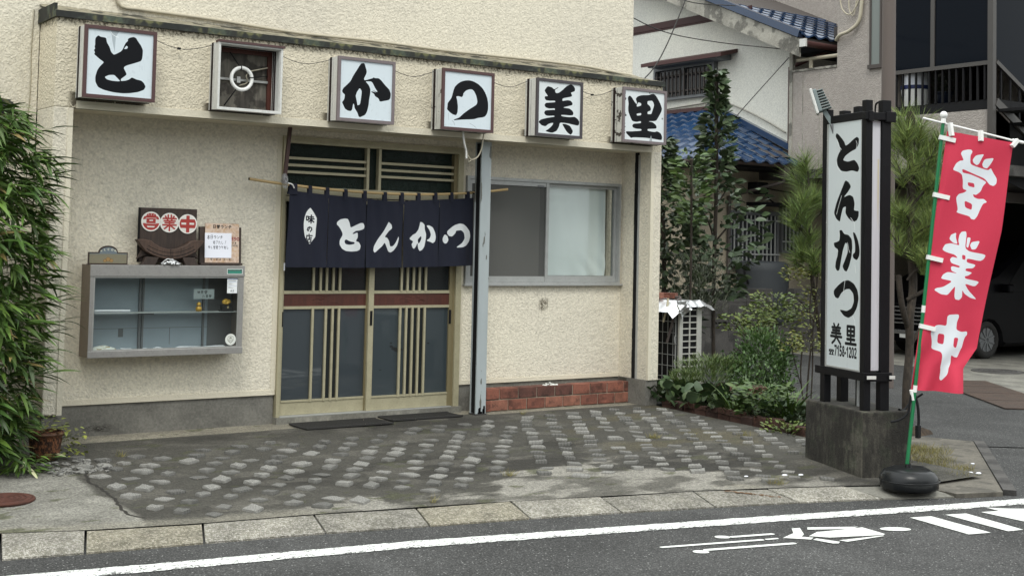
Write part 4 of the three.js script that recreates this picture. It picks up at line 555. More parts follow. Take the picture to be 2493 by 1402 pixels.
{
  const t = thing('doorway_curtain', 'short navy split curtain with large white lettering, hung across the entrance', 'curtain');
  const X0 = 0.008, X1 = 1.892, W = 1400, H = 512, map = canvasTex(W, H, (c) => {
    c.fillStyle = '#131727'; c.fillRect(0, 0, W, H); const r = rng(4); for (let i = 0; i < 9000; i++) { c.fillStyle = r() < 0.5 ? 'rgba(36,42,62,0.25)' : 'rgba(6,8,16,0.3)'; c.fillRect(r() * W, r() * H, 1, 3 + r() * 5); }
    c.strokeStyle = 'rgba(8,10,18,0.8)'; c.lineWidth = 2; for (let k = 1; k < 5; k++) { c.beginPath(); c.moveTo(k / 5 * W, 0); c.lineTo(k / 5 * W, H); c.stroke(); }
    c.fillStyle = '#d4d8da'; path(c, GLYPHS.noren, W, H); c.fillStyle = '#dde0e0'; path(c, GLYPHS.badge, W, H); c.strokeStyle = '#10131f';
    glyph(c, 'aji', 118, 148, 62, 62, 9); glyph(c, 'no', 126, 226, 48, 46, 8); glyph(c, 'mise', 122, 282, 56, 62, 8);
  });
  const cloth = std({ map, roughness: 0.95, bumpMap: tex(256, 256, (u, v) => 128 + 90 * Math.sin(u * 402) * Math.sin(v * 402) + 60 * (fbm(u, v, 20, 2, 4) - 0.5), { srgb: false, rep: [30, 12] }), bumpScale: 0.0006 });
  const hemY = (x) => { const u = (x - X0) / (X1 - X0); return lerp(1.337, 1.365, u) - 0.012 * Math.sin(Math.PI * u); }, topY = (x) => { const loops = 0.048 + 0.018 * Math.exp(-Math.pow((x - 1.02) / 0.25, 2)); return poleY(x) - loops; };
  for (let k = 0; k < 5; k++) {
    const a = lerp(X0, X1, k / 5) + 0.002, b = lerp(X0, X1, (k + 1) / 5) - 0.002, g = new THREE.PlaneGeometry(1, 1, 26, 34), p = g.attributes.position, uv = g.attributes.uv, r = rng(20 + k), ph = r() * 6, am = 0.6 + r() * 0.7;
    for (let i = 0; i < p.count; i++) { const u = p.getX(i) + 0.5, v = p.getY(i) + 0.5, d = 1 - v, sp = smooth(0.3, 1, d), x = lerp(a, b, u) + sp * (k === 4 ? 0.022 * u : 0) - (k === 0 ? 0.02 * sp * (1 - u) : 0) + sp * 0.006 * (0.5 - u) * (k % 2 ? 1 : 0.3), y = lerp(topY(x), hemY(x), d);
      const z = NZ + 0.014 + 0.010 * am * Math.sin(u * 7 + ph + d * 2) * (0.3 + d) + 0.004 * Math.sin(u * 19 + ph * 2 - d * 5) + 0.012 * sp * (u - 0.5) * (k % 2 ? 1 : -1);
      p.setXYZ(i, x, y, z); uv.setXY(i, lerp(k / 5, (k + 1) / 5, u), v); }
    g.computeVertexNormals(); part('curtain_panel', g, cloth, t);
  }
  const plain = std({ color: lin(0.0075, 0.009, 0.02), roughness: 0.95 });
  for (const x of [0.045, 0.205, 0.37, 0.55, 0.74, 0.945, 1.12, 1.295, 1.475, 1.65, 1.83]) {
    const g = new THREE.PlaneGeometry(1, 1, 1, 16), p = g.attributes.position, w = x < 0.1 ? 0.075 : 0.036; for (let i = 0; i < p.count; i++) { const u = p.getX(i), s = (p.getY(i) + 0.5) * 2 - 1, yb = topY(x) - 0.03, py = poleY(x); let y, z; if (Math.abs(s) > 0.45) { const q = (Math.abs(s) - 0.45) / 0.55; y = lerp(py, yb, q); z = 0.015 * Math.sign(s); } else { const q = s / 0.45 * Math.PI / 2; y = py + 0.0155 * Math.cos(q); z = 0.0155 * Math.sin(q); } p.setXYZ(i, x + u * w * (1 + 0.2 * (Math.abs(s) > 0.8 ? 1 : 0)), y, NZ + z + (s > 0.5 ? 0.002 : 0)); } g.computeVertexNormals(); part('loop', g, plain, t);
  }
  part('string_tie', tube([[1.86, poleY(1.86) + 0.014, NZ], [1.9, poleY(1.9) - 0.01, NZ + 0.014], [1.93, poleY(1.93) + 0.006, NZ + 0.016], [1.9, poleY(1.9) + 0.016, NZ]], 0.006, 20, 6), M.black, t);
}
tag(part('paper_slip', bx(0.008, 0.045, 1.305, 1.37, -0.425, -0.423), M.paper, scene), 'small white paper slip on the door frame below the curtain corner', 'paper');

// ---------------------------------------------------------------- door mats
for (const [x0, x1, z0, z1, sk, l] of [[0.07, 0.9, -0.31, 0.03, 0.02, 'black rubber doormat before the door leaf nearer the display case'], [0.965, 1.7, -0.372, -0.1, 0.04, 'black rubber doormat before the door leaf beside the steel post']]) {
  const t = thing('doormat', l, 'doormat', [0, 0, 0]); part('mat', bx(x0, x1, 0.004, 0.016, z0, z1, 0.004), M.rubber, t); const g = []; for (let k = 0; k < 26; k++) { const x = lerp(x0 + 0.03, x1 - 0.03, k / 25); g.push(bx(x - 0.006, x + 0.006, 0.0155, 0.019, z0 + 0.03, z1 - 0.03)); } part('ribs', g, M.rubber, t); part('border', [bx(x0, x1, 0.0155, 0.02, z1 - 0.022, z1 - 0.002), bx(x0, x1, 0.0155, 0.02, z0 + 0.002, z0 + 0.022)], M.rubber, t);
}
M.standWood = std({ map: woodMap(74, 56, 46, 29), roughness: 0.6 });
// ---------------------------------------------------------------- food display case on the wall
{
  const t = thing('display_case', 'wall-mounted grey aluminium food display case with a glass front', 'display case', [-1.675, 0.63, WZ + 0.002]);
  const W = 1.262, H = 0.716, D = 0.215, al = std({ color: lin(0.4, 0.39, 0.375), metalness: 0.5, roughness: 0.45, map: metalMap }), sideM = std({ color: lin(0.24, 0.2, 0.165), metalness: 0.3, roughness: 0.5, map: metalMap });
  parts('side', [bx(0, 0.01, 0.0, H, 0.0, D), bx(W - 0.01, W, 0, H, 0, D)], sideM, t);
  parts('casing', [bx(0.01, W - 0.01, 0, 0.02, 0, D), bx(0.01, W - 0.01, H - 0.02, H, 0, D)], al, t);
  parts('front_frame', [bx(-0.004, W + 0.004, H - 0.088, H, D, D + 0.012, 0.003), bx(-0.004, W + 0.004, 0.0, 0.052, D, D + 0.014, 0.003), bx(0.0, 0.028, 0.052, H - 0.088, D, D + 0.006), bx(W - 0.04, W, 0.052, H - 0.088, D, D + 0.006)], al, t);
  parts('bead', [bx(0.028, W - 0.04, H - 0.10, H - 0.088, D - 0.004, D + 0.004), bx(0.028, W - 0.04, 0.052, 0.062, D - 0.004, D + 0.004), bx(0.028, 0.038, 0.062, H - 0.1, D - 0.004, D + 0.004), bx(W - 0.05, W - 0.04, 0.062, H - 0.1, D - 0.004, D + 0.004)], M.steel, t);
  part('back_wall', bx(0.012, W - 0.012, 0.02, H - 0.02, 0.004, 0.01), std({ map: tex(256, 256, (u, v) => { const k = 158 + 24 * (fbm(u, v, 4, 4, 8) - 0.5) + 8 * Math.sin(v * 700); return [k * 0.93, k, k * 1.05]; }, { clampEdge: false }), roughness: 0.6 }), t);
  for (const x of [0.465, 0.49, 1.0]) part('divider', bx(x - 0.008, x + 0.008, 0.02, H - 0.02, 0.01, 0.026), M.aluDark, t);
  part('dark_panel', bx(1.04, W - 0.012, 0.02, H - 0.02, 0.0105, 0.014), M.aluDark, t);
  part('shelf', bx(0.014, W - 0.014, 0.335, 0.341, 0.03, 0.175), std({ color: lin(0.4, 0.43, 0.43), roughness: 0.3 }), t); parts('shelf_bracket', [bx(0.03, 0.05, 0.30, 0.335, 0.02, 0.16), bx(0.5, 0.58, 0.315, 0.335, 0.02, 0.03)], M.aluDark, t);
  part('glass_front', bx(0.03, W - 0.042, 0.056, H - 0.092, D - 0.006, D - 0.002), M.glass, t);
  part('floor_lining', bx(0.014, W - 0.014, 0.021, 0.03, 0.02, D - 0.02), M.paper, t);
  part('glass_stain', [bx(0.04, W - 0.06, 0.206, 0.209, 0.0102, 0.012), bx(0.3, 0.34, 0.14, 0.206, 0.0102, 0.012), bx(0.72, 0.724, 0.07, 0.206, 0.0102, 0.012)], M.aluDark, t);
  const green = canvasTex(256, 96, (c) => { c.fillStyle = '#d8dedb'; c.fillRect(0, 0, 256, 96); c.fillStyle = '#20584c'; c.fillRect(10, 10, 236, 76); c.fillStyle = '#3d8f7c'; c.fillRect(20, 46, 216, 28); c.fillStyle = '#9fb8ae'; c.font = 'bold 20px sans-serif'; for (let i = 0; i < 9; i++) c.fillRect(24 + i * 22, 20, 15, 8); });
  part('sticker', plane(0.135, 0.045).translate(W - 0.085, H - 0.046, D + 0.0135), std({ map: green, roughness: 0.5 }), t, 'green sticker with a white border');
  const notice = canvasTex(192, 256, (c) => { c.fillStyle = '#e4e7e8'; c.fillRect(0, 0, 192, 256); c.fillStyle = '#4a68a8'; c.fillRect(0, 0, 192, 6); c.fillRect(12, 52, 168, 4); c.fillRect(10, 128, 172, 3); c.fillStyle = '#3a4048'; for (let i = 0; i < 7; i++) c.fillRect(18 + i * 23, 16, 16, 9); for (let i = 0; i < 9; i++) c.fillRect(16 + i * 17, 34, 12, 9); for (let k = 0; k < 5; k++) c.fillRect(18, 66 + k * 11, 60 + ((k * 37) % 70), 3); for (let k = 0; k < 3; k++) c.fillRect(18, 142 + k * 11, 50 + ((k * 29) % 60), 3); c.strokeStyle = '#3a4048'; glyph(c, 'mi', 60, 196, 34, 40, 3); glyph(c, 'sato', 100, 196, 34, 40, 3); });
  part('sticker', plane(0.088, 0.118).translate(W - 0.098, H - 0.165, D + 0.0005), std({ map: notice, roughness: 0.6 }), t, 'white printed permit sticker in the corner of the glass');
  const seal = canvasTex(256, 256, (c) => { c.fillStyle = '#d9dcd6'; c.beginPath(); c.arc(128, 128, 126, 0, 7); c.fill(); c.strokeStyle = '#7c7d70'; c.lineWidth = 7; c.beginPath(); c.moveTo(70, 70); c.lineTo(128, 40); c.lineTo(186, 70); c.lineTo(200, 140); c.lineTo(128, 214); c.lineTo(56, 140); c.closePath(); c.stroke(); c.beginPath(); c.arc(128, 140, 46, 0, 7); c.stroke(); c.beginPath(); for (let i = 0; i < 6; i++) { const a = -Math.PI / 2 + i * 4 * Math.PI / 5; c.lineTo(128 + 28 * Math.cos(a), 90 + 28 * Math.sin(a)); } c.stroke(); for (let k = 0; k < 5; k++) { c.beginPath(); c.moveTo(84, 130 + k * 9); c.lineTo(172, 130 + k * 9); c.lineWidth = 3; c.stroke(); } });
  part('round_sticker', new THREE.CircleGeometry(0.047, 36).translate(W - 0.098, 0.115, D + 0.0005), std({ map: seal, roughness: 0.6 }), t, 'round white association sticker low on the glass');
}
{ // things inside the case
  const y1 = 0.63 + 0.342, y0 = 0.63 + 0.031, z = WZ + 0.12;
  const rolled = (pts, r) => tube(pts, r, 16, 8);
  const t1 = thing('paper_stack', 'thin white papers lying on the case shelf at its end by the pier', 'paper', [-1.5, y1, z]); part('sheet', [bx(-0.12, 0.16, 0, 0.012, -0.04, 0.05), bx(-0.1, 0.14, 0.013, 0.02, -0.03, 0.04)], M.paper, t1); part('rolled_edge', rolled([[-0.12, 0.016, 0.05], [0.16, 0.014, 0.05]], 0.009), M.paper, t1);
  const t2 = thing('paper_sheet', 'long white crumpled paper lying along the case floor', 'paper', [-0.95, y0, z + 0.02]); { const g = new THREE.PlaneGeometry(0.86, 0.12, 40, 6).rotateX(-Math.PI / 2), p = g.attributes.position; for (let i = 0; i < p.count; i++) p.setY(i, 0.012 + 0.02 * vnoise(p.getX(i) * 16 + 60, p.getZ(i) * 20 + 60, 256, 3)); g.computeVertexNormals(); part('sheet', g, M.paper, t2); part('fold', rolled([[-0.4, 0.012, 0.06], [-0.05, 0.018, 0.062], [0.4, 0.022, 0.055]], 0.01), M.paper, t2); }
  const t3 = thing('food_tray', 'white patterned plastic food tray bulging in the case bottom corner', 'tray', [-1.53, y0, z + 0.02]); { const g = new THREE.SphereGeometry(1, 24, 12, 0, Math.PI * 2, 0, Math.PI / 2), p = g.attributes.position; for (let i = 0; i < p.count; i++) p.setXYZ(i, p.getX(i) * 0.115, p.getY(i) * (0.05 + 0.012 * vnoise(p.getX(i) * 5 + 9, p.getZ(i) * 5 + 9, 64, 4)), p.getZ(i) * 0.06); g.computeVertexNormals(); part('lid', g, std({ map: tex(256, 256, (u, v) => { const d = smooth(0.62, 0.68, fbm(u, v, 6, 3, 7)); return [lerp(228, 160, d), lerp(230, 140, d), lerp(224, 90, d)]; }), roughness: 0.4 }), t3); part('rim', new THREE.TorusGeometry(1, 0.05, 6, 30).rotateX(Math.PI / 2).scale(0.115, 0.1, 0.06).translate(0, 0.005, 0), M.whitePlastic, t3); }
  const t4 = thing('gold_figurine', 'small yellow gourd-shaped ornament standing on the case shelf', 'ornament', [-0.766, y1, z + 0.03]); const gold = std({ color: lin(0.55, 0.33, 0.05), roughness: 0.35, metalness: 0.3 });
  part('body', new THREE.LatheGeometry([[0, 0], [0.022, 0.002], [0.026, 0.02], [0.024, 0.034], [0.013, 0.044], [0.018, 0.054], [0.017, 0.066], [0.006, 0.076], [0, 0.08]].map((p) => new THREE.Vector2(...p)), 20), gold, t4); part('collar', new THREE.TorusGeometry(0.014, 0.004, 6, 18).rotateX(Math.PI / 2).translate(0, 0.044, 0), M.maroon, t4);
  const t5 = thing('lucky_ornament', 'small gold ornament on a black lettered stand beside the permit sticker', 'ornament', [-0.53, y1, z + 0.03]); part('stand', [bx(-0.055, 0.055, 0, 0.012, -0.03, 0.03, 0.002), bx(-0.045, 0.045, 0.012, 0.052, -0.025, 0.025, 0.002)], M.black, t5); { const g = new THREE.IcosahedronGeometry(0.032, 3), p = g.attributes.position; for (let i = 0; i < p.count; i++) { const q = 0.85 + 0.35 * vnoise(p.getX(i) * 90 + 40, p.getY(i) * 90 + p.getZ(i) * 60 + 40, 256, 2); p.setXYZ(i, p.getX(i) * q * 1.15, p.getY(i) * q * 0.8 + 0.075, p.getZ(i) * q * 0.8); } g.computeVertexNormals(); part('figure', g, gold, t5); } part('plaque', plane(0.04, 0.03).translate(0.005, 0.033, 0.0256), std({ map: canvasTex(64, 48, (c) => { c.fillStyle = '#15130f'; c.fillRect(0, 0, 64, 48); c.strokeStyle = '#c9b98a'; glyph(c, 'ei', 20, 8, 24, 32, 3); }) }), t5);
  const note = canvasTex(256, 128, (c) => { c.fillStyle = '#8f989a'; c.fillRect(0, 0, 256, 128); c.strokeStyle = '#1d2224'; const r = rng(5); glyph(c, 'aji', 44, 20, 34, 40, 4, 3); glyph(c, 'ei', 86, 18, 36, 40, 4, 3, 2); glyph(c, 'kae', 130, 20, 40, 40, 4, 3, 3); glyph(c, 'ta', 108, 74, 30, 36, 4, 2, 4); glyph(c, 'sato', 150, 74, 30, 36, 4, 2, 5); glyph(c, 'kae', 190, 74, 30, 36, 4, 2, 6); });
  const t6 = thing('handwritten_note', 'grey handwritten note fixed inside the case above the gourd ornament', 'note', [-0.735, 1.115, WZ + 0.175]); part('card', plane(0.175, 0.08), std({ map: note, roughness: 0.8 }), t6);
}
{ // on top of the case
  const y = 0.63 + 0.717, z = WZ + 0.12;
  const board = canvasTex(512, 256, (c, w, h) => { const r = rng(3); c.fillStyle = '#6b7068'; c.fillRect(0, 0, w, h); c.fillStyle = '#77725f'; c.fillRect(0, 120, w, 136); c.fillStyle = '#647079'; c.fillRect(0, 0, w, 110); for (let i = 0; i < 500; i++) { c.fillStyle = `rgba(${110 + r() * 60},${104 + r() * 50},${84 + r() * 40},0.25)`; c.fillRect(r() * w, r() * h, 8 + r() * 20, 3); } c.fillStyle = '#d6d4c2'; c.font = 'bold 42px sans-serif'; c.textAlign = 'center'; [...'WELCOME'].forEach((ch, i) => { c.save(); const a = (i - 3) * 0.3; c.translate(256 + Math.sin(a) * 160, 150 - Math.cos(a) * 88); c.rotate(a * 0.7); c.fillText(ch, 0, 0); c.restore(); }); c.fillStyle = '#94774a'; for (const [x, yy, s] of [[256, 190, 30], [215, 210, 22], [300, 208, 24]]) { c.beginPath(); c.arc(x, yy, s, 0, 7); c.fill(); } c.strokeStyle = '#6a4a1e'; c.lineWidth = 4; for (const [x, yy, s] of [[256, 190, 30], [215, 210, 22], [300, 208, 24]]) { c.beginPath(); c.arc(x, yy, s, 0, 7); c.stroke(); } });
  const out = (o) => { const p = [[-0.15 - o, 0 - o], [0.15 + o, 0 - o], [0.15 + o, 0.085 + o], [0.076 + o, 0.085 + o]]; for (let i = 0; i <= 12; i++) { const a = i / 12 * Math.PI; p.push([0.072 * Math.cos(a) * (1 + o * 12), 0.085 + o + 0.05 * Math.sin(a) * (1 + o * 10)]); } p.push([-0.076 - o, 0.085 + o], [-0.15 - o, 0.085 + o]); return p; };
  const t = thing('welcome_plaque', 'small arched plaque lettered WELCOME standing on the display case', 'plaque', [-1.525, y + 0.006, z + 0.03]);
  part('backing', extr(out(0.004), 0.012, 0.001), M.darkWood, t); const fg = new THREE.ShapeGeometry(new THREE.Shape(out(-0.004).map((p) => new THREE.Vector2(...p)))), uv = fg.attributes.uv, p = fg.attributes.position; for (let i = 0; i < p.count; i++) uv.setXY(i, (p.getX(i) + 0.15) / 0.3, p.getY(i) / 0.137); part('painted_face', fg.translate(0, 0, 0.0145), std({ map: board, roughness: 0.6 }), t); part('foot_strip', bx(-0.158, 0.158, -0.008, -0.003, -0.02, 0.03), M.darkWood, t);

  const ob = thing('business_sign', 'dark wooden board with red-and-white round characters standing on the display case', 'sign', [-1.03, y, z - 0.02]);
  part('board', bx(-0.235, 0.235, 0.02, 0.455, 0, 0.02, 0.003), M.darkWood, ob); part('side_edge', bx(-0.244, -0.236, 0.02, 0.455, -0.01, 0.014), M.black, ob);
  ['ei', 'gyo', 'chu'].forEach((k, i) => {
    const map = canvasTex(256, 256, (c) => { c.fillStyle = '#d8d5cf'; c.fillRect(0, 0, 256, 256); c.save(); c.beginPath(); c.arc(128, 128, 116, 0, 7); c.clip(); c.strokeStyle = '#a03430'; if (i === 0) { c.fillStyle = '#a03430'; c.fillRect(0, 60, 256, 40); c.fillRect(0, 150, 256, 110); c.beginPath(); c.moveTo(60, 60); c.lineTo(80, 20); c.lineTo(180, 20); c.lineTo(200, 60); c.fill(); c.fillStyle = '#a03430'; c.fillRect(66, 90, 124, 64); c.strokeStyle = '#d8d5cf'; c.lineWidth = 6; c.strokeRect(60, 84, 134, 70); c.fillStyle = '#d8d5cf'; c.fillRect(106, 106, 48, 16); c.beginPath(); c.moveTo(72, 186); c.lineTo(184, 186); c.lineTo(170, 204); c.lineTo(86, 204); c.fill(); c.lineWidth = 5; for (const x of [80, 128, 178]) { c.beginPath(); c.moveTo(x, 10); c.lineTo(128 + (x - 128) * 0.6, 50); c.stroke(); } }
      else if (i === 1) { glyph(c, 'gyo', 22, 22, 212, 212, 22); } else { c.lineWidth = 46; c.lineCap = 'butt'; c.beginPath(); c.moveTo(0, 88); c.lineTo(256, 88); c.moveTo(0, 160); c.lineTo(256, 160); c.moveTo(128, 0); c.lineTo(128, 256); c.stroke(); c.lineWidth = 40; c.beginPath(); c.moveTo(20, 80); c.lineTo(20, 170); c.moveTo(236, 80); c.lineTo(236, 170); c.stroke(); } c.restore(); c.strokeStyle = '#e6e2dc'; c.lineWidth = 12; c.beginPath(); c.arc(128, 128, 118, 0, 7); c.stroke(); });
    part('painted_disc', new THREE.CylinderGeometry(0.079, 0.079, 0.006, 40).rotateX(Math.PI / 2).translate(-0.15 + i * 0.153, 0.345 - 0.006 * i, 0.0225), M.whitePlastic, ob); part('character', new THREE.CircleGeometry(0.0785, 40).translate(-0.15 + i * 0.153, 0.345 - 0.006 * i, 0.0262), std({ map, roughness: 0.7 }), ob);
  });
  const bt = thing('carved_stand', 'carved brown wooden crescent stand holding the dark business board', 'stand', [-1.03, y, z + 0.015]);
  const arc = (r0, r1, n, c0, c1) => { const a = []; for (let i = 0; i <= n; i++) { const t = i / n, x = lerp(-1, 1, t); a.push([x * r0, c0 + r1 * x * x]); } return a; };
  const outer = arc(0.225, 0.12, 16, 0.075), inner = arc(0.165, 0.06, 16, 0.125).reverse(); part('crescent', extr([...arc(0.205, 0.06, 16, 0.052), [0.25, 0.165], [0.272, 0.195], [0.22, 0.198], [0.165, 0.188], ...arc(0.148, 0.05, 14, 0.122).reverse(), [-0.165, 0.188], [-0.22, 0.198], [-0.275, 0.198], [-0.25, 0.165]], 0.05, 0.006), M.standWood, bt);
  part('apron', extr([[-0.26, 0.05], [-0.21, 0.075], [-0.1, 0.05], [0, 0.042], [0.1, 0.05], [0.21, 0.075], [0.25, 0.05], [0.2, 0.15], [0.1, 0.08], [0, 0.07], [-0.1, 0.08], [-0.2, 0.15]], 0.02, 0.004).translate(0, 0, -0.012), M.darkWood, bt);
  for (const s of [-1, 1]) part('foot', extr([[0.1, 0.06], [0.2, 0.06], [0.215, 0.02], [0.24, 0.0], [0.13, 0.0]].map(([x, yy]) => [x * s, yy]), 0.05, 0.004), M.darkWood, bt);
  part('hull_line', [tube(arc(0.2, 0.06, 16, 0.07).map(([a, b]) => [a, b, 0.0555]), 0.003, 40, 5), tube(arc(0.19, 0.055, 16, 0.1).map(([a, b]) => [a, b, 0.0555]), 0.002, 40, 5), bx(-0.005, -0.001, 0.08, 0.128, 0.053, 0.0575), bx(0.08, 0.084, 0.09, 0.14, 0.053, 0.0575)], M.black, bt);

  const ch = thing('bead_pile', 'small pile of silver beads in front of the carved stand', 'beads', [-1.04, y, z + 0.1]); { const r = rng(7), gs = []; for (let i = 0; i < 46; i++) { const a = r() * 6.28, q = Math.sqrt(r()); gs.push(new THREE.IcosahedronGeometry(0.0085 + r() * 0.004, 1).translate(Math.cos(a) * q * 0.07, 0.01 + r() * 0.045 * (1 - q), Math.sin(a) * q * 0.022)); } const m = part('beads', gs, M.foil, ch); m.userData.kind = 'stuff'; part('string', tube([[-0.08, 0.012, 0], [-0.03, 0.05, 0.01], [0.03, 0.035, 0.015], [0.08, 0.012, 0]], 0.004, 16, 5), M.foil, ch); }

  const mb = thing('menu_board', 'mottled pink menu board in a dark wooden holder on the display case', 'menu board', [-0.585, y, z - 0.02]); mb.rotation.x = -0.06;
  const menu = canvasTex(400, 480, (c, w, h) => { const r = rng(6); c.fillStyle = '#cdb8a6'; c.fillRect(0, 0, w, h); for (let i = 0; i < 260; i++) { c.fillStyle = ['rgba(150,110,84,0.2)', 'rgba(206,184,168,0.25)', 'rgba(170,120,70,0.2)'][i % 3]; c.beginPath(); c.ellipse(r() * w, r() * h, 6 + r() * 34, 4 + r() * 18, r() * 3, 0, 7); c.fill(); }
    c.strokeStyle = '#17130f'; ['hi', 'kae', 'ra', 'n', 'chi'].forEach((k, i) => glyph(c, k, 88 + i * 46, 18, 38, 42, 7, 2, i)); ['sa', 'bar', 'bi', 'su'].forEach((k, i) => glyph(c, k, 60 + i * 34, 424, 28, 32, 5, 2, i)); ['ko', 'bar', 'hi2', 'bar'].forEach((k, i) => glyph(c, k, 210 + i * 34, 424, 28, 32, 5, 2, i + 9)); c.fillStyle = '#7e2430'; c.font = 'bold 64px sans-serif'; c.fillText('890', 300, 210); c.fillStyle = '#241a16'; c.font = 'bold 34px sans-serif'; c.fillText('(979)', 308, 282); c.font = '22px sans-serif'; c.strokeStyle = '#241a16'; glyph(c, 'hi', 318, 226, 22, 22, 3); glyph(c, 'sato', 346, 226, 22, 22, 3); });
  part('board', bx(-0.135, 0.165, 0.018, 0.345, 0.02, 0.028, 0.003), M.brownWood, mb); part('menu_face', plane(0.296, 0.322).translate(0.015, 0.182, 0.0287), std({ map: menu, roughness: 0.7 }), mb);
  parts('holder', [bx(-0.175, -0.13, 0.0, 0.315, -0.015, 0.018, 0.002), bx(0.167, 0.187, 0.0, 0.315, -0.01, 0.02, 0.002), bx(-0.175, 0.187, 0.0, 0.018, -0.02, 0.05, 0.002), bx(-0.175, 0.187, 0.295, 0.312, -0.016, -0.002)], M.darkWood, mb);
  const pn = thing('paper_note', 'white handwritten sheet covering the front of the menu board', 'note', [-0.605, y + 0.062, z + 0.0075]); pn.rotation.x = -0.06;
  const hand = canvasTex(448, 400, (c, w, h) => { c.fillStyle = '#e6e8f2'; c.fillRect(0, 0, w, h); c.strokeStyle = '#2b3038'; ['hon', 'hi', 'ra', 'n', 'chi'].forEach((k, i) => glyph(c, k, 36 + i * 54, 34 + i * 2, 48, 56 + (i === 0 ? 18 : 0), 6, 5, i + 3)); ['owa', 'ryo', 'ta', 'shi'].forEach((k, i) => glyph(c, k, 134 + i * 46, 126, 42, 56, 5, 6, i + 5)); c.lineWidth = 5; c.beginPath(); c.moveTo(352, 122); c.lineTo(344, 158); c.moveTo(340, 172); c.lineTo(338, 178); c.stroke(); ['chu', 'shi', 'kae', 'sato', 'ra', 'sa', 'owa', 'shi'].forEach((k, i) => glyph(c, k, 54 + i * 44, 206, 36, 50, 5, 7, i + 8)); });
  part('sheet', plane(0.232, 0.205).translate(0, 0.102, 0), std({ map: hand, roughness: 0.85 }), pn);
}
